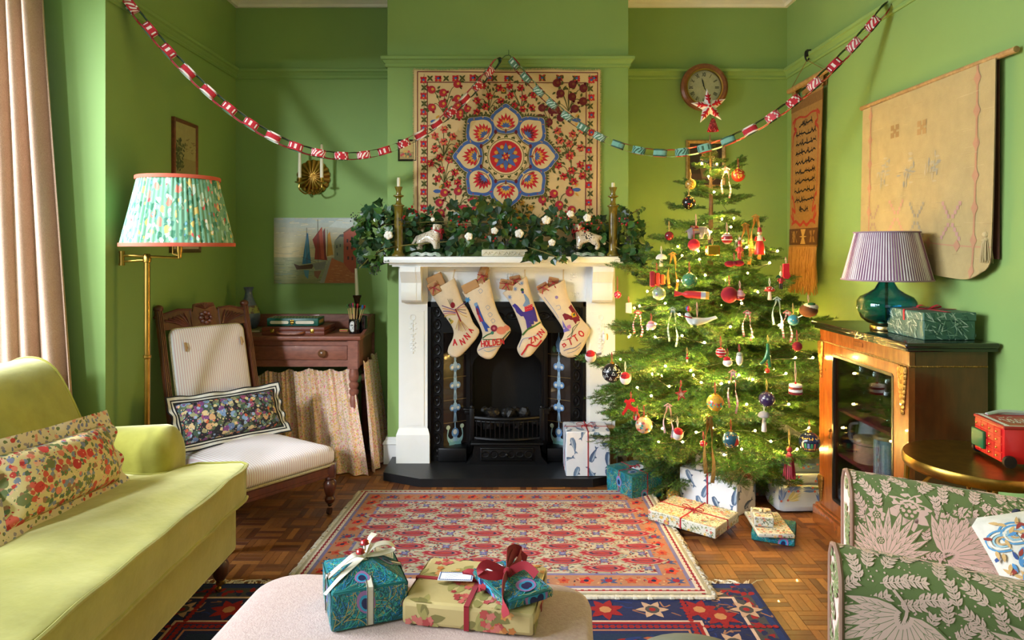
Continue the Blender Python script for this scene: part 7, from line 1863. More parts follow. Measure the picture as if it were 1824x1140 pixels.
def flatfelt(pts,cols,th=.006,nm='felt_shape',hl='red'):
 def b(t_,p,k):
  m=MB().prism([(a*k,-b_*k)for a,b_ in pts],lambda a,b_,d_:(p.x+a,p.y+d_,p.z+b_),-th/2,th/2,col=fc(cols[0]));m.build(nm,felt,t_,smooth=0)
  hang(p,max(-b_ for a,b_ in pts)*k,.03).build('hanging_loop',threadc[hl],t_)
 return b
shape(1124,728,'flat red felt reindeer with antlers at the lower left','reindeer_ornament','ornament',flatfelt([(-12,-14),(-9,-17),(-6,-15),(-3,-16),(0,-19),(2,-17),(5,-18),(7,-13),(3,-12),(0,-13),(-1,-8),(4,-3),(10,-1),(13,3),(12,6),(8,17),(3,16),(6,6),(0,3),(-5,0),(-8,4),(-14,12),(-17,9),(-11,0),(-8,-7),(-9,-11),(-12,-11)],[(196,26,34)]))
def bell(c,w=8,h=12):
 def b(t_,p,k):
  MB().lathe([(w*.75*k,-h*k*.5),(w*.62*k,-h*k*.35),(w*.48*k,0),(w*.36*k,h*k*.3),(w*.16*k,h*k*.45),(.0008,h*k*.5)],20,c=p,col=fc(c),cap=False).lathe([(w*.7*k,-h*k*.5),(w*.5*k,-h*k*.2),(.001,h*k*.3)],20,c=p,col=fc(c),cap=False).build('bell_body',woodp,t_,smooth=60)
  MB().ball(p-V((0,0,h*k*.5)),w*k*.2,8,6,col=fc((190,150,80))).build('clapper',woodp,t_);hang(p,h*k*.5,.03).build('hanging_loop',threadc['red'],t_)
 return b
shape(1135,741,'small shiny red bell next to the felt reindeer','bell_ornament','bell',bell((150,24,40),9,13))
def straw_star(t_,p,k):
 pts=[]
 for i in range(10):a_=PI/2+i*PI/5+.15;r_=(13 if i%2==0 else 5.5)*k;pts.append((r_*math.cos(a_)*.85,r_*math.sin(a_)))
 m=MB().prism(pts,lambda a,b_,d_:(p.x+a,p.y+d_,p.z+b_),-.004,.004,col=fc((176,40,30)));d=Draw(3)
 for i in range(10):d.leaf(0,0,PI/2+i*PI/5+.15,(9 if i%2==0 else 5)*k,.003,(226,190,160),1)
 d.emit(m,lambda a,b_,h:(p.x+a,p.y-.0045-h,p.z+b_));m.build('star_body',felt,t_,smooth=0);hang(p,13*k,.03).build('hanging_loop',threadc['red'],t_)
shape(1213,702,'small red straw star with pale stitching left of the yellow bauble','star_ornament','star',straw_star)
def figure(coat,legs,hat,face=(226,184,150),hh=40,extra=None,skirt=False):
 def b(t_,p,k):
  u=hh*k/40
  m=MB()
  if skirt:m.lathe([(u*8,-u*22),(u*7,-u*8),(u*4,u*2)],14,c=p,col=fc(coat))
  m.lathe([(u*4,-u*6),(u*5,u*0),(u*4.6,u*5),(u*2,u*8)],14,c=p,col=fc(coat if not skirt else(214,206,200)))
  m.build('coat',woodp,t_,smooth=60)
  if not skirt:
   for s_ in(-1,1):MB().lathe([(u*1.9,-u*19),(u*2.1,-u*17),(u*1.7,-u*6)],10,c=p+V((s_*u*2.3,0,0)),col=fc(legs)).build('leg',woodp,t_,smooth=60)
  for s_ in(-1,1):MB().tube([p+V((s_*u*4.6,0,u*5)),p+V((s_*u*7.5,-u*1.5,-u*.5)),p+V((s_*u*6,-u*4,u*1))],[u*1.6,u*1.5,u*1.2],8,col=fc(coat)).build('arm',woodp,t_,smooth=60)
  m=MB().ball(p+V((0,0,u*11)),u*3.4,14,10,col=fc(face))
  for s_ in(-1,1):m.ball(p+V((s_*u*1.2,-u*3.1,u*11.6)),u*.5,6,4,col=fc((30,24,24)))
  m.ball(p+V((0,-u*3.5,u*10.6)),u*.6,6,4,col=fc((206,140,120)));m.build('head',woodp,t_,smooth=60)
  MB().lathe([(u*3.5,u*13),(u*3.6,u*14),(u*3.0,u*17),(u*2.6,u*20),(u*.4,u*20.5)],14,c=p,col=fc(hat)).build('hat',woodp,t_,smooth=60)
  if extra:extra(t_,p,u)
  hang(p,u*20,.03).build('hanging_loop',threadc['gold'],t_)
 return b
def starry(t_,p,u):
 for(x,z)in((-7,20),(0,25),(7,20)):
  pts=[((4 if i%2==0 else 1.6)*u*math.cos(PI/2+i*PI/5),(4 if i%2==0 else 1.6)*u*math.sin(PI/2+i*PI/5))for i in range(10)]
  MB().prism(pts,lambda a,b_,d_:(p.x+x*u+a,p.y-u*2+d_,p.z+z*u+b_),-u*.5,u*.5,col=fc((236,232,226))).build('star',woodp,t_,smooth=0)
 MB().tube([p+V((-7*u,-u*2,20*u)),p+V((-9*u,-u*2,8*u)),p+V((-6*u,-4*u,1*u))],.0008,4,col=fc((150,130,90))).build('wire',woodp,t_)
shape(1317,446,'little red and white juggler figure with three white stars overhead','figure_ornament','ornament',figure((196,60,60),(176,50,40),(190,30,40),hh=34,extra=starry))
shape(1353,428,'tall red capped doll ornament with long glossy red skirt','figure_ornament','ornament',figure((176,26,28),(0,0,0),(140,24,34),hh=46,skirt=True))
shape(1391,500,'small soldier ornament in red jacket and black legs with green leaf','figure_ornament','ornament',figure((150,20,34),(28,26,28),(206,190,150),hh=32,extra=lambda t_,p,u:MB().prism([(0,0),(6*u,3*u),(12*u,1*u),(13*u,6*u),(8*u,9*u),(4*u,7*u)],lambda a,b_,d_:(p.x-14*u+a,p.y-2*u+d_,p.z+4*u+b_),-u*.4,u*.4,col=fc((24,84,48))).build('leaf',felt,t_)))
shape(1224,638,'very small red and white santa figure in the middle of the tree','figure_ornament','ornament',figure((190,30,36),(230,226,220),(190,30,36),hh=15))
def lump(parts,hl='red'):
 def b(t_,p,k):
  top=0
  for nm,c,r_,sc_,off,mt in parts:
   MB().ball(p+V(off)*k,r_*k,16,11,col=fc(c),sc=sc_).build(nm,mt,t_,smooth=180);top=max(top,off[2]+r_*sc_[2])
  hang(p,top*k,.035).build('hanging_loop',threadc[hl],t_)
 return b
shape(1160,581,'white and pink striped glass cupcake bell on the left side','bell_ornament','bell',lump([('bell_body',(214,190,196),9,(1,1,.75),(0,0,0),bvc),('stripe',(180,60,80),9.2,(1,1,.12),(0,0,1),bvc),('icing',(226,150,160),6.5,(1,1,.7),(0,0,5),felt)]))
shape(1318,527,'pink and white frosted cupcake ornament beside the crimson felt ball','cupcake_ornament','ornament',lump([('cup',(150,40,50),8.5,(1,1,.6),(0,0,-3),bvc),('frosting',(220,160,170),9,(1,1,.6),(0,0,2),felt),('frosting',(226,180,186),6,(1,1,.6),(0,0,7),felt),('cherry',(170,30,50),2.5,(1,1,1),(0,0,11),bvc)],'pink'))
shape(1296,646,'small round white glass face with a red cap on the right of centre','snowman_ornament','ornament',lump([('face',(232,224,220),8.5,(1,1,.8),(0,0,0),bvc),('red_cap',(190,30,44),6.5,(1,.9,.8),(-1,0,6),felt)]))
shape(1317,640,'white glass owl shaped ornament with streaked head right of centre','owl_ornament','ornament',lump([('body',(228,226,222),7,(.85,.8,1.6),(0,0,0),bvc),('head',(150,164,150),5.2,(1,.9,.8),(0,-1,9),bvc)]))
shape(1077,601,'white bird shaped felt ornament with gold side at the left edge','bird_ornament','ornament',lump([('body',(234,230,224),6,(.7,.8,1.4),(0,0,0),felt),('head',(234,230,224),3.6,(1,1,1),(-1,-1,9),felt),('wing',(190,140,80),5,(.4,.5,1.2),(4.5,0,1),felt)],'white'))
shape(1440,553,'felt christmas pudding with white icing and green leaves by the cabinet','pudding_ornament','ornament',lump([('pudding',(104,62,30),16,(1,.9,.75),(0,0,0),felt),('icing',(226,214,190),14,(1,.85,.55),(3,-1,6),felt),('leaf',(40,100,48),7,(1,.6,.4),(2,-8,12),felt)],'pink'))
def cake(t_,p,k):
 u=k
 for nm,c,r_,z0,z1 in(('sponge',(120,24,32),12,-11,-7),('cream_layer',(236,230,226),11.6,-7,-2),('sponge',(140,60,50),11.4,-2,2),('icing',(238,232,228),11.2,2,7)):
  MB().lathe([(r_*u*.9,z0*u),(r_*u,(z0+.8)*u),(r_*u,(z1-.8)*u),(r_*u*.9,z1*u)],22,c=p,col=fc(c)).build(nm,felt,t_,smooth=60)
 MB().ball(p+V((0,0,9*u)),2*u,8,6,col=fc((190,30,40))).build('cherry',bvc,t_);hang(p,8*u,.10).build('hanging_ribbon',threadc['pink'],t_)
shape(1417,691,'white iced felt layer cake on a pink ribbon at the right','cake_ornament','ornament',cake)
def pickle(t_,p,k):
 pv,pf=skinmesh([(0,0,0),(0,0,14*k),(-1*k,0,22*k),(-7*k,0,-10*k),(-15*k,0,-17*k),(2*k,0,-10*k),(4*k,0,-22*k)],[(0,1),(1,2),(0,3),(3,4),(0,5),(5,6)],[4*k,3.4*k,2.6*k,3.4*k,3*k,3.4*k,3*k],2)
 MB().add([(p.x+x,p.y+y,p.z+z)for x,y,z in pv],pf,0,fc((40,110,70))).build('body',bvc,t_,smooth=180);hang(p,24*k,.03).build('hanging_loop',threadc['gold'],t_)
shape(1368,633,'shiny green glass figure with two dangling legs on the right','pickle_ornament','ornament',pickle)
def cracker(t_,p,k):
 ax_=V((1,-.25,-.05)).normalized();a,b=p-ax_*30*k,p+ax_*34*k
 M=frame(p,*(lambda z,x:(x,z.cross(x),z))(ax_,V((0,0,1)).cross(ax_).normalized()))
 MB().lathe([(6*k,-34*k),(2.2*k,-20*k),(6*k,-14*k),(6.5*k,-10*k),(6.5*k,12*k)],18,M=M,col=fc((190,44,52)),cap=False).build('red_paper',woodp,t_,smooth=60)
 for z0,z1,c,nm in((12,20,(160,164,176),'silver_band'),(20,26,(196,150,60),'gold_band')):MB().lathe([(6.7*k,z0*k),(7*k,z1*k)],18,M=M,col=fc(c),cap=False).build(nm,woodp,t_,smooth=60)
 MB().lathe([(7*k,26*k),(6.2*k,26*k),(6*k,10*k),(.002,10*k)],18,M=M,col=fc((176,130,96)),cap=False).build('cardboard_tube',woodp,t_,smooth=60)
shape(1236,525,'horizontal red paper cracker with silver and gold end resting in the branches','cracker_ornament','cracker',cracker)
def lantern(t_,p,k):
 for i,c in enumerate(((150,26,44),(196,60,30),(206,90,40))):
  MB().rbox(p.x-12*k+i*9*k,p.x-4*k+i*9*k,p.y-6*k,p.y+6*k,p.z-14*k+i*2*k,p.z+14*k-i*3*k,2*k,1,col=fc(c)).build('paper_fold',felt,t_,smooth=0)
 hang(p,14*k,.04).build('hanging_loop',threadc['red'],t_)
shape(1170,497,'red and orange folded paper ornament near the mantel corner','paper_ornament','ornament',lantern)
shape(1400,484,'bright red felt stocking ornament with a pink bow at the right edge','stocking_ornament','ornament',flatfelt([(-5,-14),(5,-15),(5,0),(7,8),(3,13),(-3,12),(-6,8)],[(190,20,44)],.016,'felt_shape','pink'))
shape(1308,470,'dark red velvet bow tucked among the upper branches','bow_ornament','bow',lump([('loop',(140,20,40),9,(1.1,.5,.6),(-8,0,0),felt),('loop',(150,22,44),9,(1.1,.5,.6),(8,0,1),felt),('knot',(120,16,34),4,(1,1,1),(0,-2,1),felt)]))
shape(1120,549,'small white tag shaped ornament with red pattern on the left side','tag_ornament','ornament',flatfelt([(-5,-9),(5,-10),(5,9),(-5,8)],[(226,216,210)],.01))
shape(1269,446,'gold foil parcel ornament in the upper branches','parcel_ornament','ornament',lambda t_,p,k:(MB().rbox(p.x-11*k,p.x+11*k,p.y-8*k,p.y+8*k,p.z-9*k,p.z+9*k,1.5*k,1).build('foil_box',mat('gold_foil',(196,146,60),.25,.9),t_,smooth=0),hang(p,9*k,.03).build('hanging_loop',threadc['gold'],t_)))
shape(1253,790,'tiny glossy red apple low over the white parcel','apple_ornament','ornament',lump([('apple',(170,26,34),6.5,(1,1,.9),(0,0,0),bvc),('leaf',(60,110,50),2.5,(1.4,.6,.4),(2,-1,6),felt)]))
def dangle(px,py,label,L,col,striped=None,w=.009,py2=None,gap=14,f=1.0):
 p=on_tree(px,py,f);k=p.y/F;t_=thing('hanging_ribbon',label,'ribbon',p);q=random.Random(px)
 m=MB()
 for s_ in(-1,1):
  pts=[p+V((s_*gap*k*.5*min(1,i/3)+.004*math.sin(i+s_),-.004*math.sin(i*1.3),-L*i/9*(1 if s_>0 else .86)))for i in range(10)]
  if striped:
   for i in range(9):
    for h in range(2):m.ribbon([pts[i].lerp(pts[i+1],h/2),pts[i].lerp(pts[i+1],(h+1)/2)],w,V((math.cos(i*.4),math.sin(i*.4),.3)),col=fc(col if h else striped))
  else:m.ribbon(pts,w,[V((math.cos(i*.35),math.sin(i*.35),0))for i in range(10)],col=fc(col))
 m.build('ribbon_strip',felt,t_,smooth=0)
 MB().tube([p+V((-gap*k*.5,0,-.004)),p+V((0,0,.008)),p+V((gap*k*.5,0,-.004))],.003,6,col=fc(col)).build('ribbon_loop',felt,t_)
for a in((1293,300,'pink and white striped ribbon hanging near the tree top',.155,(214,150,150),(232,220,212)),(1331,556,'pink striped ribbon bow right of the tree centre',.13,(206,120,130),(230,220,214)),(1384,532,'pale blue ribbon hanging on the right of the tree',.14,(156,186,190),None),(1136,556,'red and white striped ribbon on the left side of the tree',.12,(196,70,80),(228,216,208)),(1198,550,'pale blue green ribbon twisting down left of centre',.18,(140,166,160),(196,206,196)),(1305,662,'pink ribbon strands above the yellow bauble',.19,(214,150,156),(228,196,192)),(1190,722,'plain pale pink ribbon loop at the lower left',.15,(220,176,176),None),(1402,556,'pink striped ribbon beside the felt pudding',.14,(206,120,130),(230,220,214)),(1328,400,'wide gold ribbon hanging below the upper right branches',.20,(150,110,44),None,.018),(1346,385,'second gold ribbon next to the tall red doll',.22,(160,116,48),None,.018),(1198,452,'gold ribbon hanging left of the green bauble',.20,(156,120,50),None,.014),(1263,742,'long gold ribbon hanging over the white parcels',.30,(140,104,40),None,.018)):dangle(*a)
tasm=mat('crimson_silk',(150,14,40),.5)
for px,py,lab,p in((1406,800,'crimson silk tassel hanging at the lower right',None),):
 p=on_tree(px,py,1.0);t_=thing('tassel',lab,'tassel',p);m=MB();tassel(m,p,.13,.022,90,4,.002);m.build('silk_threads',tasm,t_);MB().ball(p+V((0,0,.006)),.009,10,7).build('gold_bead',capm,t_);hang(p,.012,.08).build('hanging_loop',threadc['gold'],t_)
 # star and beaded bell on the tip
tpz=W(1263,190,TY-.06)
stt=thing('tree_star','white star with red stitched snowflake on the tip of the tree','star',tpz)
k=tpz.y/F;pts=[]
for i in range(10):a_=PI/2+.12+i*PI/5;r_=(33 if i%2==0 else 13)*k;pts.append((r_*math.cos(a_),r_*math.sin(a_)))
m=MB();n=10;vs=[(tpz.x+a,tpz.y,tpz.z+b)for a,b in pts]+[(tpz.x,tpz.y-.02,tpz.z),(tpz.x,tpz.y+.02,tpz.z)]
m.add(vs,[(i,(i+1)%n,10)for i in range(n)]+[((i+1)%n,i,11)for i in range(n)],0,fc((236,228,220)))
d=Draw(4)
for i in range(5):
 a_=PI/2+.12+i*2*PI/5;c,s_=math.cos(a_),math.sin(a_);d.leaf(0,0,a_,27*k,4.5*k,(186,22,40),1)
 for f in(.45,.68):
  for e in(-1,1):d.leaf(24*k*f*c,24*k*f*s_,a_+e*.8,7.5*k,3.6*k,(186,22,40),1.2)
d.circ(0,0,4.5*k,(236,228,220),2);d.circ(0,0,2.5*k,(186,22,40),2.4)
def stf(a,b,h):
 an=(math.atan2(b,a)-PI/2-.12)%(2*PI/5);an=min(an,2*PI/5-an);R1,R2=33*k,13*k
 x1,y1,x2,y2=R1,0,R2*math.cos(PI/5),R2*math.sin(PI/5);rr=math.hypot(a,b);c,s_=math.cos(an),math.sin(an)
 den=c*(y2-y1)-s_*(x2-x1);edge=(x1*(y2-y1)-y1*(x2-x1))/den if abs(den)>1e-9 else R1
 return(tpz.x+a,tpz.y-.02*max(0,1-rr/edge)-.0012-h,tpz.z+b)
d.emit(m,stf,dh=.0005,maxlen=.008);m.build('star_body',felt,stt,smooth=0)
MB().tube([tpz+V((0,.004,-.02)),(TX-.002,TY-.03,WZ(214,TY))],.0016,5).build('star_wire',wr,stt)
bt=W(1270,222,TY-.03);bl_=thing('beaded_bell','red beaded bell on the tree tip below the star','bell',bt-V((0,0,.05)))
m=MB();rr_=random.Random(2)
m.lathe([(.026,-.036),(.022,-.02),(.015,.015),(.008,.034),(.001,.037)],20,c=bt,col=fc((120,18,30)),cap=False)
for i in range(9):
 z=-.034+.0075*i;r_=.028-.0024*i
 for q in range(14):a_=2*PI*q/14+i*.2;m.ball(bt+V((r_*math.cos(a_),r_*math.sin(a_),z)),.0042,6,4,col=fc(rr_.choice([(176,26,40),(150,20,34),(196,60,60)])))
m.build('beaded_body',bvc,bl_,smooth=60)
# presents
paper=vcmat('wrapping_paper',.42,bump=.35,bs=22,bd=.006,var=.03,vs=12)
def whales(d,w,h,sc=1.0):
 pts=[]
 for t_ in range(500):
  x,y=d.r.uniform(0,w),d.r.uniform(0,h)
  if all(math.hypot(x-a,(y-b)*.9)>.075*sc for a,b in pts):pts.append((x,y))
 for x,y in pts:
  rot=d.r.choice([1.2,1.5,1.9,-1.3,2.1,.3]);fl_x=d.r.choice([-1,1]);L=.088*sc
  body=[(-.5,.02),(-.48,.14),(-.3,.2),(-.05,.2),(.2,.12),(.38,.04),(.42,.1),(.56,.16),(.5,.03),(.58,-.1),(.42,-.03),(.2,-.04),(-.1,-.12),(-.35,-.12),(-.48,-.06)]
  d.poly(d.tf(body,x,y,L,rot,fl_x),d.r.choice([(92,118,150),(108,134,166),(78,100,132)]),1)
  d.poly(d.tf([(-.46,-.02),(-.2,-.09),(.1,-.06),(.3,.0),(.0,.02),(-.3,.03)],x,y,L,rot,fl_x),(164,182,202),2)
  d.line(d.tf([(-.3,.16),(-.05,.16),(.2,.09)],x,y,L,rot,fl_x),.0016,(52,66,92),2);d.poly(d.tf([(-.2,-.1),(-.1,-.24),(-.04,-.1)],x,y,L,rot,fl_x),(70,90,120),1.5)
def peacock(d,w,h,eyes=2):
 r=d.r
 for i in range(int(w*h*26000)):
  x,y=r.uniform(0,w),r.uniform(0,h);a=r.gauss(1.2,.8);L=r.uniform(.03,.07)
  d.curve([(x,y),(x+L*.5*math.cos(a),y+L*.5*math.sin(a)),(x+L*math.cos(a+.4),y+L*math.sin(a+.4))],.0015,r.choice([(40,150,140),(30,110,150),(70,180,160),(20,80,96),(170,160,90),(40,130,190),(26,90,80)]),1+i*.001,2)
 for i in range(eyes):
  x,y=r.uniform(w*.2,w*.8),r.uniform(h*.2,h*.8);a=r.uniform(0,6)
  d.circ(x,y,.021,(150,110,160),3,14,.028,a);d.circ(x,y-.003,.015,(40,150,190),3.5,14,.02,a);d.circ(x,y-.004,.010,(28,34,80),4,12,.014,a)
def ditsy(d,w,h):
 r=d.r
 for i in range(int(w*h*9000)):d.leaf(r.uniform(0,w),r.uniform(0,h),r.uniform(0,6),r.uniform(.008,.014),.0045,r.choice([(110,124,80),(140,150,100),(90,110,80),(170,160,110)]),1+i*.0005)
 for i in range(int(w*h*1500)):d.flower(r.uniform(0,w),r.uniform(0,h),r.uniform(.005,.010),5,r.choice([(206,110,110),(216,150,130),(206,170,80),(190,80,90),(226,200,150),(120,140,160)]),(200,160,80),2+i*.001)
def chintz(d,w,h):
 r=d.r
 for i in range(int(w*h*200)):
  x,y=r.uniform(0,w),r.uniform(0,h)
  for q in range(6):d.leaf(x+r.gauss(0,.01),y+r.gauss(0,.01),r.uniform(0,6),r.uniform(.03,.045),r.uniform(.016,.024),r.choice([(140,132,76),(158,148,88),(124,116,66)]),1+q*.01)
 for i in range(int(w*h*230)):
  x,y=r.uniform(0,w),r.uniform(0,h);c=r.choice([[(176,74,70),(192,96,88),(160,58,60)],[(196,130,70),(180,110,56),(206,150,90)],[(176,74,70),(196,110,100),(170,70,70)]])
  for q in range(12):d.flower(x+r.gauss(0,.016),y+r.gauss(0,.014),r.uniform(.007,.012),5,r.choice(c),None,2+q*.02)
def bluefan(d,w,h):
 r=d.r
 for i in range(int(w*h*190)+2):
  x,y=r.uniform(0,w),r.uniform(0,h);a0=r.choice([.5,2.6,1.57]);c=r.choice([[(96,130,190),(130,160,206),(160,184,216)],[(120,150,90),(150,176,110),(170,190,140)],[(206,196,120),(220,214,160),(190,190,130)],[(96,130,190),(140,170,210),(110,140,180)]])
  for q in range(7):d.leaf(x,y,a0+(q-3)*.17,.075-.005*abs(q-3),.012,c[q%3],1+i*.05+q*.002)
  d.circ(x,y,.006,(206,110,90),3,8)
def gift(label,M,w,dp,h,fn,base,puff=.004,rib=None,parts=None,round_=.006,seed=1,faces='FLRTB',mt=None):
 """box with local x = width, y = depth, z up, origin at the base centre; print laid on each face"""
 t_=thing('wrapped_gift',label,'gift',M=M)
 mb=MB();q=random.Random(seed)
 bm=bmesh.new();bmesh.ops.create_cube(bm,size=1)
 for v in bm.verts:v.co=V((v.co.x*w,v.co.y*dp,(v.co.z+.5)*h))
 bmesh.ops.bevel(bm,geom=bm.edges[:],offset=round_,segments=2,profile=.5,affect='EDGES');bm.verts.index_update()
 mb.add([v.co.copy()for v in bm.verts],[[v.index for v in f.verts]for f in bm.faces],0,lin(base),M);bm.free()
 fr={'F':(w,h,lambda x,y,e:(x-w/2,-dp/2-e,y)),'R':(dp,h,lambda x,y,e:(w/2+e,x-dp/2,y)),'L':(dp,h,lambda x,y,e:(-w/2-e,dp/2-x,y)),'T':(w,dp,lambda x,y,e:(x-w/2,y-dp/2,h+e)),'B':(w,h,lambda x,y,e:(w/2-x,dp/2+e,y))}
 for i,f in enumerate(faces):
  a,b,g=fr[f];d=Draw(seed*7+i);fn(d,a,b);d.emit(mb,lambda x,y,e:M@V(g(x,y,e)),clip=(.003,a-.003,.003,b-.003),dh=.0003)
  if f in 'LR':mb.add([M@V(g(*p,.0016))for p in((.003,b-.004),(a/2,b*.42),(a-.003,b-.004))],[(0,1,2)],0,lin(tuple(c*.93 for c in base)))
 if fn is not None:mb.build('wrapping',mt or paper,t_,smooth=20)
 if rib:
  for kind,wd_,m_,bow in rib:
   m=MB();e=.0018;cx_=0
   if 'x' in kind:m.box(-w/2-e,w/2+e,-wd_/2,wd_/2,h,h+e*1.3,M=M).box(-w/2-e,-w/2,-wd_/2,wd_/2,.001,h+e,M=M).box(w/2,w/2+e,-wd_/2,wd_/2,.001,h+e,M=M)
   if 'y' in kind:m.box(-wd_/2,wd_/2,-dp/2-e,dp/2+e,h,h+e*1.5,M=M).box(-wd_/2,wd_/2,-dp/2-e,-dp/2,.001,h+e,M=M).box(-wd_/2,wd_/2,dp/2,dp/2+e,.001,h+e,M=M)
   m.build('ribbon',m_,t_,smooth=0)
   if bow:
    bs,tl=bow;m=MB();o=V((0,0,h+.004))
    for s_ in(-1,1):
     lp=[o,o+V((s_*bs*.5,-bs*.1,bs*.35)),o+V((s_*bs,-bs*.05,bs*.3)),o+V((s_*bs*1.05,.0,bs*.12)),o+V((s_*bs*.5,bs*.12,bs*.04)),o]
     m.ribbon(bez([M@p for p in lp],4),max(wd_*.9,.004),M.to_3x3()@V((0,1,.15)))
     tp=[o,o+V((s_*tl*.35,-tl*.4,.012)),o+V((s_*tl*.5,-tl*.9,.003))];m.ribbon(bez([M@p for p in tp],4),max(wd_*.9,.004),M.to_3x3()@V((1,s_*.4,0)))
    m.ball(M@(o+V((0,0,.004))),max(wd_*.6,.006),9,7);m.build('bow',m_,t_,smooth=50)
 if parts:parts(t_,M,w,dp,h)
 return t_
PM=lambda x,y,z,rz:T3(x,y,z)@R3(0,0,rz)
WHB=(226,230,236);TEB=(34,108,108);FLB=(206,204,188);GDB=(190,170,116)
twine=mat('crimson_twine',(170,28,46),.7)
cardm=vcmat('gift_card',.7,bump=.05,var=.02)
def tagp(w_,d_,x,y,rz,border,lines=3,z=.002):
 def f(t_,M,w,dp,h):
  Ml=M@T3(x,y,h+z)@R3(0,0,rz);mb=MB().box(-w_/2,w_/2,-d_/2,d_/2,0,.0016,col=lin((234,236,240)),M=Ml);d=Draw(5)
  d.line([(-w_*.46,-d_*.43),(w_*.46,-d_*.43),(w_*.46,d_*.43),(-w_*.46,d_*.43)],.0022,border,1,True)
  if lines>3:
   for i in range(16):d.circ(-w_*.46+i*w_*.92/15,-d_*.43,.0018,border,2,6);d.circ(-w_*.46+i*w_*.92/15,d_*.43,.0018,border,2,6)
  for i in range(3):d.curve([(-w_*.3+k*w_*.06,d_*(.2-.2*i)+d_*.05*math.sin(k*2.3+i))for k in range(9-i*2)],.0008,(150,156,172),1,3)
  d.emit(mb,lambda a,b,e:Ml@V((a,b,.0017+e)),dh=.0003);mb.build('gift_tag',cardm,t_,smooth=0)
 return f
gift('tall white cube wrapped in whale paper standing on the slate hearth',PM(.418,3.86,.046,0),.243,.22,.246,whales,WHB,seed=3,rib=[('xy',.006,twine,(.05,.06))])
gift('plain kraft wrapped box half hidden behind the whale cube on the hearth',PM(.545,3.98,.046,.1),.10,.12,.22,lambda d,w,h:None,(176,138,96),seed=4)
gift('teal peacock paper box with white tag on the floor left of the tree',PM(.648,3.62,.0,.50),.20,.215,.135,lambda d,w,h:peacock(d,w,h,1),TEB,seed=5,rib=[('xy',.006,twine,(.03,.03))],parts=tagp(.075,.05,.02,-.02,.3,(226,228,232),3,.006))
gift('golden brown parcel with a red bow peeping out behind the teal peacock box',PM(.735,3.95,.0,.2),.13,.12,.15,lambda d,w,h:None,(186,150,92),seed=6,rib=[('x',.012,redrib,(.05,.03))],round_=.03)
gift('second teal parcel in the shade behind the first peacock box',PM(.865,3.87,.0,-.1),.12,.1,.125,lambda d,w,h:peacock(d,w,h,1),TEB,seed=7,rib=[('y',.006,twine,None)])
ux_=V((.71,-.71,0));gift('large white whale paper box with crimson ribbon in front of the tree',PM(1.045,3.475,.0,-.785),.315,.20,.175,whales,WHB,seed=8,rib=[('y',.008,twine,None)])
gift('smaller whale paper parcel lying on top of the large whale box',PM(1.02,3.50,.1765,-.25),.155,.13,.10,whales,(214,216,226),seed=9,rib=[('y',.006,twine,None)])
gift('flat pale floral box tied with crimson twine at the rug corner',PM(.845,3.185,.028,-.72),.335,.25,.048,ditsy,FLB,seed=10,rib=[('xy',.007,twine,(.05,.05))])
gift('thin teal peacock parcel at the bottom of the small stack on the parquet',PM(1.19,3.10,.0,-.42),.18,.21,.036,lambda d,w,h:peacock(d,w,h,1),TEB,seed=11)
gift('floral paper parcel lying across the thin teal one',PM(1.165,3.10,.0375,-.1),.155,.26,.018,ditsy,FLB,seed=12)
gift('little floral box with a cream bow on top of the small stack',PM(1.135,3.10,.057,-.2),.085,.12,.045,ditsy,FLB,seed=13,rib=[('x',.012,mat('cream_ribbon',(216,198,160),.7),(.035,.02))])
gift('puffy blue and green fan patterned parcel at the foot of the cabinet',PM(1.435,3.43,.0,.04),.28,.18,.135,bluefan,(196,208,214),seed=14,round_=.035)
gift('slim blue fan patterned parcel on the puffy one',PM(1.455,3.44,.1365,.02),.24,.16,.048,bluefan,(186,200,206),seed=15,round_=.012)
gift('darker blue patterned parcel at the top of the pile beside the cabinet',PM(1.475,3.45,.186,-.05),.20,.14,.05,bluefan,(120,136,144),seed=16,round_=.012)  # darker paper base than the two parcels below
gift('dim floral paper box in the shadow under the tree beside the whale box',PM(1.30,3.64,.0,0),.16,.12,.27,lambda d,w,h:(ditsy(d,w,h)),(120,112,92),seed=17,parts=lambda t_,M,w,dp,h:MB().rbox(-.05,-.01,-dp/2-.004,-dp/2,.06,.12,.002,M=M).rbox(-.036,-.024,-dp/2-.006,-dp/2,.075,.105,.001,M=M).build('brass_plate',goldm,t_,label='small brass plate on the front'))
tt=W(1300,838,3.36);t_=thing('tassel','crimson silk tassel lying across the large whale parcel','tassel',tt)
m=MB();q=random.Random(12);a=V((1.06,3.43,.19));b=V((1.15,3.33,.183))
for i in range(70):
 o=V((q.gauss(0,.01),q.gauss(0,.012),abs(q.gauss(0,.008))));m.tube([a+o*.4,(a+b)/2+o+V((0,0,.012)),b+o*1.6],.002,4)
m.build('silk_threads',tasm,t_);MB().tube([a,a+V((-.02,.02,.004))],.012,8).build('gold_bead',capm,t_)
oz=.425
rA=math.atan2(.059,.154)
def pyr(d,w,h):peacock(d,w,h,2)
crr=mat('cream_stitched_ribbon',(232,224,204),.7)
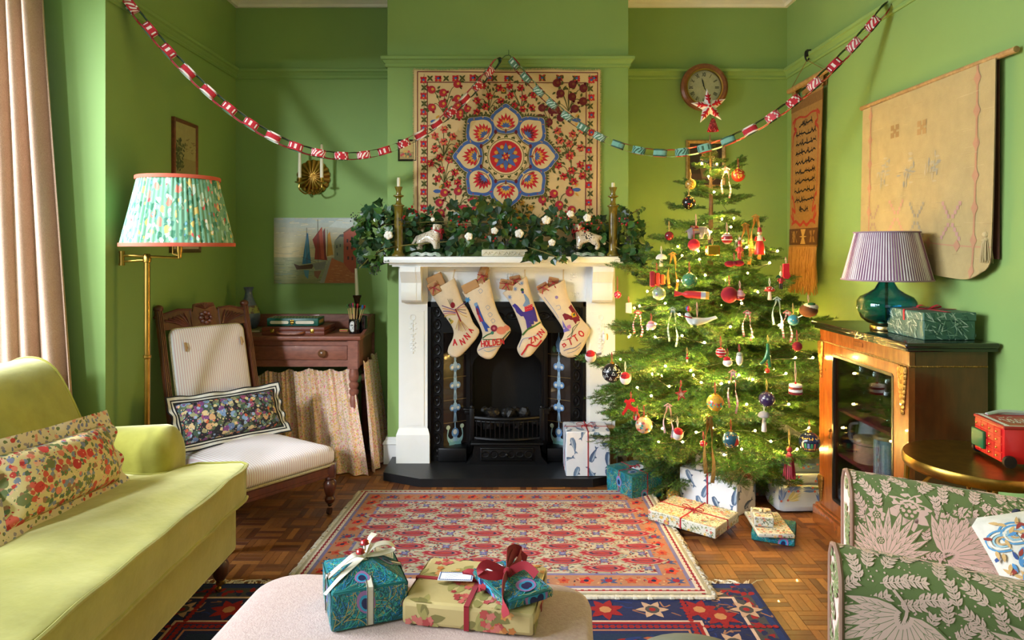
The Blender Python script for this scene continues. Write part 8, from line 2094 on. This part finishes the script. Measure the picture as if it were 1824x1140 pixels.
def partsA(t_,M,w,dp,h):
 apex=V((0,.0,h+.032));mb=MB()
 o=[(-w/2+.003,-dp/2+.003,h),(w/2-.003,-dp/2+.003,h),(w/2-.003,dp/2-.003,h),(-w/2+.003,dp/2-.003,h)];e=.02
 tp=[(-e,-e,h+.030),(e,-e,h+.030),(e,e,h+.030),(-e,e,h+.030)]
 mb.add(o+tp,[(0,1,5,4),(1,2,6,5),(2,3,7,6),(3,0,4,7),(4,5,6,7)],0,lin(TEB),M)
 for k in range(4):
  a,b,c,f=V(o[k]),V(o[(k+1)%4]),V(tp[(k+1)%4]),V(tp[k]);n=(b-a).cross(f-a).normalized();d=Draw(90+k);peacock(d,1*.17,1*.1,1 if k!=3 else 0)
  def g(x,y,e_,a=a,b=b,c=c,f=f,n=n):u,v=x/.17,y/.1;p=a*(1-u)*(1-v)+b*u*(1-v)+c*u*v+f*(1-u)*v;return M@(p+n*e_)
  d.emit(mb,g,clip=(0.002,.168,.002,.098),dh=.0003)
 mb.build('folded_top',paper,t_,smooth=20)
 m=MB();tz=V((0,0,h+.033))
 for(dx,dy)in((1,0),(-1,0),(0,1),(0,-1)):
  ex,ey=dx*(w/2+.0015),dy*(dp/2+.0015);pts=[tz,V((ex,ey,h+.002)),V((ex*1.01,ey*1.01,h-.004)),V((ex*1.005,ey*1.005,.004))]
  m.ribbon([M@p for p in pts],.016,M.to_3x3()@V((dy,dx,0)))
  for s_ in(-1,1):m.ribbon([M@(p+V((dy,dx,0))*s_*.0068+V((dx,dy,0))*.0012+V((0,0,.0008)))for p in pts],.0012,M.to_3x3()@V((dy,dx,0)),mi=1)
 m.build('ribbon',[crr,mat('black_stitching',(40,38,36),.8)],t_,smooth=0)
 m=MB();Mi_=M
 def rb(pts):m.ribbon(bez([Mi_@V(p)for p in pts],5),.016,Mi_.to_3x3()@V((.2,.9,.2)))
 z=h+.037
 rb([(0,0,z),(-.03,-.02,z+.012),(-.075,-.035,z-.012),(-.085,-.03,z-.022),(-.05,-.01,z-.008),(0,0,z)]);rb([(0,0,z),(-.06,-.05,z-.018),(-.10,-.07,z-.045)])
 rb([(0,0,z),(.03,.02,z+.012),(.065,.03,z+.008),(.075,.02,z-.004),(.04,.005,z-.004),(0,0,z)]);rb([(0,0,z),(.02,.04,z+.02),(.035,.06,z+.025)])
 m.ball(M@V((0,0,z)),.008,9,7);m.build('bow',crr,t_,smooth=50)
 for(x,y,zz)in((-.012,-.022,.016),(.002,.002,.026)):
  c=M@V((x,y,h+.037+zz));mm=MB().lathe([(.002,0),(.011,.001),(.0095,.008),(.004,.0115),(.0003,.012)],14,c=c);mm.build('toadstool_cap',berm,t_,smooth=60)
  MB().tube([c,M@V((x*.6,y*.6,h+.048))],.0035,8).build('toadstool_stalk',mat('cream_wood',(230,222,206),.6),t_)
 a,b=V((.012,.05,h+.032)),0
 Ml=M@T3(.052,.03,h+.0235)@R3(.0,.42,-.15);mb=MB().box(-.026,.026,-.018,.018,0,.0014,col=lin((236,234,226)),M=Ml);d=Draw(6);d.line([(-.022,-.014),(.022,-.014),(.022,.014),(-.022,.014)],.0008,(40,40,44),1,True);d.curve([(-.014+.003*k,.002*math.sin(k*2)+.003)for k in range(9)],.0007,(60,60,66),1,2);d.curve([(-.01+.003*k,-.006+.001*math.sin(k*3))for k in range(7)],.0007,(60,60,66),1,2);d.emit(mb,lambda x,y,e:Ml@V((x,y,.0015+e)),dh=.0003);mb.build('gift_tag',cardm,t_,smooth=0)
cA=V((-.402,1.555,0))+V((.154,.059,0))*.5+V((-.072,.165,0))*.5
gift('tall teal peacock paper present with cream ribbon and toy toadstools, leftmost on the ottoman',PM(cA.x,cA.y,oz,rA),.176,.184,.088,lambda d,w,h:peacock(d,w,h,1),TEB,seed=20,parts=partsA,faces='FLRB')
velv=mat('crimson_velvet_ribbon',(150,12,32),.8,sheen=.08,var=.1)
def partsB(t_,M,w,dp,h):
 tagp(.085,.042,-.055,-.005,.13,(90,110,170),5,.011)(t_,M,w,dp,h)
 m=MB();o=V((.012,0,h+.004))
 for pts in([(0,0,.004),(-.03,.01,.016),(-.05,.015,.012),(-.03,.004,.006),(0,0,.004)],[(0,0,.004),(.018,.03,.018),(.022,.045,.012),(.012,.02,.006),(0,0,.004)],[(0,0,.004),(.012,-.03,.014),(.01,-.055,.006),(.002,-.03,.005),(0,0,.004)],[(0,0,.004),(.03,-.02,.01),(.05,-.03,.004)]):m.ribbon(bez([M@(o+V(p))for p in pts],5),.014,M.to_3x3()@V((.5,.5,.3)))
 m.ball(M@(o+V((0,0,.006))),.009,9,7);m.build('bow',velv,t_,smooth=50)
gift('large flat gold chintz paper present with crimson velvet ribbon on the ottoman',PM(-.083,1.675,oz,-.18),.312,.235,.055,chintz,GDB,seed=21,rib=[('x',.012,velv,None),('y',.012,velv,None)],parts=partsB,round_=.01)
def partsC(t_,M,w,dp,h):
 m=MB();o=V((-.005,.01,h+.004))
 for pts in([(0,0,.004),(-.045,.02,.03),(-.065,.015,.015),(-.03,0,.006),(0,0,.004)],[(0,0,.004),(.03,.045,.034),(.07,.06,.024),(.05,.03,.01),(0,0,.004)],[(0,0,.004),(.04,-.012,.02),(.055,-.045,.006)],[(0,0,.004),(-.035,-.045,.012),(-.06,-.085,-.008),(-.065,-.11,-.03)],[(0,0,.004),(.05,.05,.024),(.085,.05,.0)]):m.ribbon(bez([M@(o+V(p))for p in pts],6),.02,M.to_3x3()@V((.2,.5,.8)))
 m.ball(M@(o+V((0,0,.008))),.011,9,7);m.build('bow',velv,t_,smooth=50)
 tagp(.05,.024,-.012,.062,.3,(60,60,70),3,.002)(t_,M,w,dp,h)
gift('small flat teal peacock present with a big crimson velvet bow on the gold one',PM(-.002,1.645,oz+.0575,math.atan2(.157,-.091)-PI/2),.122,.182,.022,lambda d,w,h:peacock(d,w,h,2),TEB,seed=22,parts=partsC,round_=.008)
# glazed cabinet
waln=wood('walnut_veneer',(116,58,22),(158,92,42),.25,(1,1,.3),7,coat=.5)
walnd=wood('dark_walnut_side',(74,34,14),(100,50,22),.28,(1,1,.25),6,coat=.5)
ebon=mat('ebonised_top',(24,20,17),.22,coat=.5)
orm=mat('gilt_ormolu',(170,126,58),.4,.85,var=.25,vs=60,bump=.9,bs=120,bd=.004)
cab=thing('display_cabinet','walnut glazed cabinet with gilt mounts and dark top against the right wall','cabinet',(1.6,2.86,0))
CX0,CX1,CY0,CY1=1.455,1.742,2.499,3.225
MB().rbox(CX0-.018,XR-.012,CY0-.022,CY1+.022,.922,.936,.004).rbox(CX0-.03,XR-.01,CY0-.032,CY1+.032,.936,.956,.008,3).build('cabinet_top',ebon,cab,label='ebonised moulded top')
MB().rbox(CX0-.025,CX1+.005,CY0-.02,CY1+.03,0,.085,.008).rbox(CX0-.015,CX1,CY0-.01,CY1+.02,.085,.098,.005).build('plinth',waln,cab)
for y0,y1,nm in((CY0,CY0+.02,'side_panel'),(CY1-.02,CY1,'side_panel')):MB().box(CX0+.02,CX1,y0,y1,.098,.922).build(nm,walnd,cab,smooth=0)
MB().box(CX1-.012,CX1,CY0+.02,CY1-.02,.098,.922).box(CX0+.02,CX1-.012,CY0+.02,CY1-.02,.905,.92).box(CX0+.02,CX1-.012,CY0+.02,CY1-.02,.098,.106).build('carcass',mat('cabinet_inside',(112,66,40),.6),cab,smooth=0)
MB().box(CX0,CX0+.022,CY0,CY1,.868,.922).rbox(CX0-.004,CX0+.004,2.83,2.90,.887,.907,.002).build('frieze',waln,cab,smooth=0)
gy=lambda px:F*CX0/(px-CX)
GY0,GY1,GZ0,GZ1=2.605,3.09,.165,.815
m=MB().box(CX0-.002,CX0+.02,CY0+.012,GY0,.10,.862).box(CX0-.002,CX0+.02,GY1,CY1-.045,.10,.862).box(CX0-.002,CX0+.02,GY0,GY1,GZ1,.862).box(CX0-.002,CX0+.02,GY0,GY1,.10,GZ0)
for y in(GY0,GY1):m.box(CX0-.004,CX0+.006,y-.006,y+.006,GZ0,GZ1,mi=1)
for z in(GZ0,GZ1):m.box(CX0-.004,CX0+.006,GY0,GY1,z-.006,z+.006,mi=1)
door=m.build('glazed_door',[waln,mat('black_bead',(22,16,12),.3)],cab,smooth=0)
MB().box(CX0+.006,CX0+.009,GY0,GY1,GZ0,GZ1).build('glass_pane',panem('cabinet_glass',amount=.8),door,smooth=0)
MB().ball((CX0-.006,GY1+.022,.47),.008,9,7).tube([(CX0-.006,GY1+.022,.46),(CX0-.01,GY1+.022,.44),(CX0-.006,GY1+.022,.432)],.003,6).build('key',orm,door)
MB().box(CX0-.003,CX0+.02,CY1-.045,CY1,.10,.866).box(CX0-.003,CX0+.02,CY0,CY0+.012,.10,.866).build('corner_stile',waln,cab,smooth=0)
m=MB()
for i in range(120):y=CY0+(CY1-CY0)*(i+.5)/120;m.ball((CX0-.001,y,.866),.0036,6,4)
for i in range(46):x=CX0+(CX1-CX0)*(i+.5)/46;m.ball((x,CY0-.001,.866),.0036,6,4)
m.build('bead_moulding',orm,cab,kind='stuff')
def ormolu(y,z0,z1,w_):
 m=MB();n=9
 for i in range(n):
  f=i/(n-1);z=z1-(z1-z0)*f;ww=w_*(1-f*.75)
  for s_ in(-1,0,1):m.ball((CX0-.006,y+s_*ww*.5,z),ww*.42+.003,7,5,sc=(.7,1,1.3))
 return m.build('gilt_mount',orm,cab)
ormolu(CY0+.034,.69,.845,.03);ormolu(CY1-.022,.70,.85,.026);ormolu(CY1-.022,.12,.22,.026);ormolu(CY0+.034,.2,.36,.03)
for z,nm in((.575,'shelf'),(.372,'shelf')):MB().box(CX0+.024,CX1-.014,CY0+.022,CY1-.022,z-.012,z).build(nm,mat('crimson_velvet_shelf',(130,16,40),.9),cab,smooth=0)
gl=panem('clear_crystal',(.90,.94,.96,1),2.2);ggr=panem('green_glass',(.25,.8,.35,1),2)
def goblet(x,y,z,h,r,label,green=False,nm='wine_glass'):
 t_=thing(nm,label,'glass',(x,y,z));c=(x,y,z+.0008)
 MB().lathe([(r*.85,0),(r*.85,.002),(r*.2,.006),(.004,h*.12),(.004,h*.42),(.008,h*.47)]if not green else[(r*.8,0),(r*.85,.003),(r*.4,.012),(.008,h*.2),(.012,h*.3),(r*.6,h*.42)],20,c=c).build('stem',ggr if green else gl,t_,smooth=60)
 z0=h*.47 if not green else h*.42
 MB().lathe([(.006,z0),(r*.7,z0+h*.1),(r,z0+h*.25),(r*.95,h*.9),(r*.85,h),(r*.82,h),(r*.92,h*.9),(r*.96,z0+h*.25),(r*.66,z0+h*.11),(.004,z0+.004)],22,c=c,cap=False).build('bowl',gl,t_,smooth=60)
goblet(1.56,3.03,.576,.20,.038,'tall clear wine glass furthest back on the upper cabinet shelf');goblet(1.58,2.955,.576,.19,.036,'clear wine glass in the middle of the upper cabinet shelf');goblet(1.60,2.895,.576,.17,.034,'slender clear glass next to the green stemmed one');goblet(1.535,2.785,.576,.14,.034,'clear glass with a bright green stem and foot on the upper shelf',True);goblet(1.66,3.10,.576,.18,.034,'clear glass standing at the back of the upper cabinet shelf')
wch=mat('white_china',(214,218,222),.2,coat=.4)
t_=thing('white_jug','white china coffee pot with loop handle on the lower cabinet shelf','jug',(1.62,3.10,.372));c=(1.62,3.10,.373)
MB().lathe([(.05,0),(.054,.01),(.046,.08),(.038,.13),(.042,.14),(.02,.152),(.006,.155),(.008,.165),(.001,.17)],22,c=c).build('jug_body',wch,t_,smooth=60);MB().tube(bez([(1.58,3.12,.50),(1.55,3.13,.49),(1.55,3.13,.43),(1.578,3.12,.405)],5),.006,7).build('handle',wch,t_)
def tin(x,y,z,r,h,c,label,drw):
 t_=thing('storage_tin',label,'tin',(x,y,z));m=MB().lathe([(r,0),(r,h)],30,c=(x,y,z+.001),col=lin(c));d=Draw(7);drw(d)
 d.emit(m,lambda a,b,e:(x-(r+e)*math.cos(a),y-(r+e)*math.sin(a),z+.001+b),dh=.0004,maxlen=.25);m.build('tin_body',vcmat('printed_tin',.3,bump=0,coat=.3),t_,smooth=60)
 MB().lathe([(r*1.02,h),(r*1.04,h+.003),(r*1.04,h+.012),(r*.98,h+.015)],30,c=(x,y,z+.001)).build('wooden_lid',wood('pale_lid',(186,150,96),(206,172,116),.5),t_,smooth=50)
tin(1.55,2.965,.372,.06,.09,(214,160,138),'squat pink printed tin with wooden lid in the cabinet',lambda d:(d.rect(-1.5,.076,3,.079,(90,70,60),1),d.circ(.2,.045,.05,(60,50,50),1,8,.006),d.leaf(-.6,.02,1.2,.3,.03,(200,206,206),1),d.leaf(.0,.06,.5,.3,.012,(206,196,180),1)))
tin(1.535,2.81,.372,.042,.14,(150,186,206),'tall blue striped tin with black bird print in the cabinet',lambda d:([d.rect(-1.6+.4*i,0,-1.4+.4*i,.125,(222,228,230),1)for i in range(10)],[d.leaf(.5+d.r.gauss(0,.15),d.r.uniform(.02,.11),d.r.uniform(0,6),.22,.016,(40,40,46),2)for i in range(16)],d.circ(.45,.06,.12,(214,150,140),3,8,.01)))
t_=tag(MB().lathe([(.02,0),(.024,.004),(.045,.04),(.055,.075),(.053,.075),(.043,.04),(.02,.008)],24,c=(1.525,3.12,.107),cap=False).lathe([(.001,.006),(.022,.006)],24,c=(1.525,3.12,.107),cap=False).build('china_bowl',wch,smooth=60),'pale china bowl on the bottom of the cabinet','bowl')
t_=tag(MB().lathe([(.018,0),(.022,.004),(.035,.03),(.042,.06),(.04,.06),(.033,.03),(.018,.008)],22,c=(1.64,2.92,.107),cap=False).lathe([(.001,.006),(.02,.006)],22,c=(1.64,2.92,.107),cap=False).build('china_cup',wch,smooth=60),'small white cup behind the pale bowl in the cabinet','cup')
tl=thing('table_lamp','teal glass table lamp with purple and white striped pleated shade on the cabinet','lamp',(1.572,2.866,.956));c=(1.572,2.866,.957)
MB().lathe([(.062,0),(.064,.004),(.064,.018),(.06,.022),(.05,.024)],32,c=c).build('lamp_foot',mat('pale_brass',(196,170,110),.25,1),tl,smooth=50)
tg=glassm('teal_glass',(.07,.40,.64,1));
MB().lathe([(.05,.024),(.075,.03),(.098,.05),(.114,.09),(.113,.12),(.1,.14),(.07,.155),(.045,.172),(.03,.20),(.025,.24),(.026,.262),(.022,.266),(.021,.24),(.026,.2),(.042,.168),(.07,.150),(.098,.136),(.109,.118),(.11,.09),(.094,.053),(.07,.034),(.02,.03)],40,c=c,cap=False).build('glass_body',tg,tl,smooth=60)
MB().tube([(c[0],c[1],c[2]+.02),(c[0],c[1],c[2]+.32)],.006,8).lathe([(.02,.262),(.022,.27),(.014,.285)],16,c=c).build('lamp_stem',brass,tl)
t=NT('striped_silk');co=t.coord('Object');sp=t.n('ShaderNodeSeparateXYZ');t.put(sp.inputs[0],co)
at2=t.math('ARCTAN2',sp.outputs[1],sp.outputs[0]);wv=t.math('SINE',t.math('MULTIPLY',at2,96.));wv2=t.math('ADD',wv,t.math('MULTIPLY',t.noise(co,30,3),.9))
t.base(t.mix(t.ramp(wv2,[(.45,(0,0,0,1)),(.62,(1,1,1,1))]),L4((116,74,104)),L4((214,206,206))),.85);stsilk=t.m
sw=shade(tl,c[0],c[1],WZ(498,2.866),WZ(414,2.866),.170,.121,84,.003,stsilk,mat('mauve_trim',(150,124,140),.8),tr=.003)
gb=thing('gift_box','dark green foliage printed lidded box with red ribbon on the cabinet top','box',(1.63,2.66,.956))
def pine(d,w,h):
 for i in range(int(w*h*5200)):d.leaf(d.r.uniform(0,w),d.r.uniform(0,h),d.r.gauss(2.4,.7),d.r.uniform(.02,.045),.004,d.r.choice([(120,156,136),(150,176,160),(70,112,92),(176,192,180),(46,84,72),(96,130,110)]),1+i*.0006)
m=MB();x0,x1,y0,y1,z0,z1=1.535,1.728,2.545,2.79,.957,1.06
m.rbox(x0,x1,y0,y1,z0,z1-.03,.003,1,col=lin((66,104,88)));m.rbox(x0-.003,x1+.003,y0-.003,y1+.003,z1-.032,z1,.003,1,col=lin((72,110,94)))
for a,b,g in((x1-x0,z1-z0,lambda x,y,e:(x0+x,y0-.0035-e,z0+y)),(y1-y0,z1-z0,lambda x,y,e:(x0-.0035-e,y1-x,z0+y)),(x1-x0,y1-y0,lambda x,y,e:(x0+x,y0+y,z1+e))):
 d=Draw(71);pine(d,a,b);d.emit(m,g,clip=(.001,a-.001,.001,b-.001),dh=.0002)
m.build('printed_box',paper,gb,smooth=0)
m=MB().box(x0-.0045,x1+.0045,2.66,2.672,z1+.001,z1+.0025).box(x0-.0055,x0-.004,2.66,2.672,z1-.04,z1+.002).box(1.62,1.634,y0-.003,y1+.003,z1+.001,z1+.0025)
for s_ in(-1,1):m.ribbon(bez([(1.627,2.666,z1+.003),(1.627+s_*.03,2.66,z1+.018),(1.627+s_*.045,2.665,z1+.01),(1.627,2.666,z1+.003)],5),.012,(0,1,.2))
m.build('ribbon',redrib,gb,smooth=0)
# brass side table and red lorry
tb=thing('side_table','round brass side table with curved legs between cabinet and armchair','table',(1.47,2.14,0));c=(1.47,2.14,0)
brs=mat('brushed_brass',(170,132,58),.3,1,var=.15,vs=30,bump=.08,bs=40)
MB().lathe([(.19,.604),(.212,.606),(.216,.612),(.216,.634),(.213,.640),(.001,.640)],64,c=c).build('table_top',brs,tb,smooth=40)
for k in range(4):
 a_=PI/4+k*PI/2+.35;cs_,sn=math.cos(a_),math.sin(a_)
 MB().tube(bez([(c[0]+.20*cs_,c[1]+.20*sn,.61),(c[0]+.205*cs_,c[1]+.205*sn,.5),(c[0]+.205*cs_,c[1]+.205*sn,.15),(c[0]+.2*cs_,c[1]+.2*sn,.0)],5),.008,8).build('leg',brs,tb)
 MB().tube(bez([(c[0]+.205*cs_,c[1]+.205*sn,.46),(c[0]+.14*cs_,c[1]+.14*sn,.56),(c[0]+.05*cs_,c[1]+.05*sn,.6)],5),.006,7).build('curved_brace',brs,tb)
MB().tube([(c[0]+.2*math.cos(2*PI*i/40),c[1]+.2*math.sin(2*PI*i/40),.14)for i in range(40)],.006,7,True).build('stretcher_ring',brs,tb)
lorry=thing('advent_lorry','red wooden lorry shaped box with white frilled lid and gold knobs on the brass table','toy',(1.52,2.13,.64))
redl=mat('red_gloss_paint',(196,18,24),.3,coat=.3,var=.04)
rzl=-.12;Ml=T3(1.475,2.045,.6412)@R3(0,0,rzl)
LW,LD,LZ0,LZ1=.26,.16,.012,.125
MB().rbox(0,LW,0,LD,LZ0,LZ1-.008,.003,2,M=Ml).build('lorry_body',redl,lorry,smooth=40)
m=MB().rbox(-.003,LW+.003,-.003,LD+.003,LZ1-.009,LZ1,.002,1,col=lin((170,44,40)),M=Ml);d=Draw(72)
for(x0,y0,x1,y1)in((.004,.008,.004,LD-.008),(.15,.008,.15,LD-.008)):
 for i in range(14):yy=y0+(y1-y0)*(i+.5)/14;d.circ(x0+.008,yy,.008,(232,226,222),1,8)
d.rect(0,0,LW,.007,(232,226,222),1);d.rect(0,LD-.007,LW,LD,(232,226,222),1)
for i in range(26):d.leaf(.03+d.r.uniform(0,.1),d.r.uniform(.04,.12),d.r.uniform(0,6),.012,.005,(226,216,206),1)
d.curve([(.03+.005*i,.075+.018*math.sin(i*1.4))for i in range(20)],.003,(232,226,222),1.5,3);d.curve([(.04+.005*i,.05+.01*math.cos(i*1.7))for i in range(16)],.0025,(232,226,222),1.5,3)
d.emit(m,lambda x,y,e:Ml@V((x,y,LZ1+.0004+e)),clip=(0,LW,0,LD),dh=.0003);m.build('lid',vcmat('painted_lid',.35,bump=.05),lorry,smooth=0,label='matt red lid with white frill and flourish')
for j in range(4):
 for i in range(4):
  y=.012+i*.036;z=.02+j*.024
  dr=MB().rbox(-.004,.001,y,y+.032,z,z+.021,.001,1,M=Ml).build('drawer',redl,lorry,smooth=0);MB().ball(Ml@V((-.008,y+.016,z+.0105)),.0035,8,6).build('knob',goldm,dr,label='tiny gold knob')
MB().rbox(-.014,-.002,LD*.55,LD*.98,.03,.085,.004,2,M=Ml).build('green_wreath_panel',mat('green_gloss',(20,96,56),.35),lorry,label='green painted panel at the far end')
blkw=mat('black_wheel',(22,22,24),.35)
for(x,y)in((.012,-.004),(LW-.04,-.004),(.012,LD+.004),(LW-.04,LD+.004)):
 MB().lathe([(.006,-.006),(.018,-.006),(.019,0),(.018,.006),(.006,.006)],20,M=Ml@T3(x,y,.0195)@R3(PI/2,0,0)).build('wheel',blkw,lorry,smooth=40)
MB().tube(bez([Ml@V((.03,LD-.01,LZ1)),Ml@V((.08,LD+.0,LZ1+.008)),Ml@V((.15,LD,LZ1+.006))],4),.007,8).build('rolled_trim',mat('silver_trim',(200,206,206),.4,.5),lorry)
# groups of like things
GR={'bauble':'baubles hanging on the tree','robin_ornament':'felt robins on the tree','figure_ornament':'figure ornaments on the tree','mushroom_ornament':'mushroom ornaments on the tree','hanging_ribbon':'ribbons tied to the tree','tassel':'crimson tassels','bell_ornament':'bell ornaments on the tree','christmas_stocking':'stockings hanging from the mantel','kraft_parcel':'kraft parcels in the stockings','china_spaniel':'china dogs on the mantel','wine_glass':'glasses in the cabinet','storage_tin':'tins in the cabinet','taper_candle':'ivory taper candles','candle_stub':'candle stubs on the mantel','paper_chain':'paper chains across the room','match_jar':'jars on the desk','framed_print':'framed prints on the left wall','floral_cushion':'floral cushions'}
for o in list(C.objects):
 if o.parent is None and o.get('category')and not o.get('group'):
  b_=o.name.split('.')[0]
  if b_ in GR:o['group']=GR[b_]
  elif b_=='wrapped_gift':o['group']='presents on the ottoman' if o.matrix_basis.translation.z>.3 else 'presents round the tree and hearth'
  elif b_=='candlestick' and 'olive' in o['label']:o['group']='olive candlesticks on the mantel'
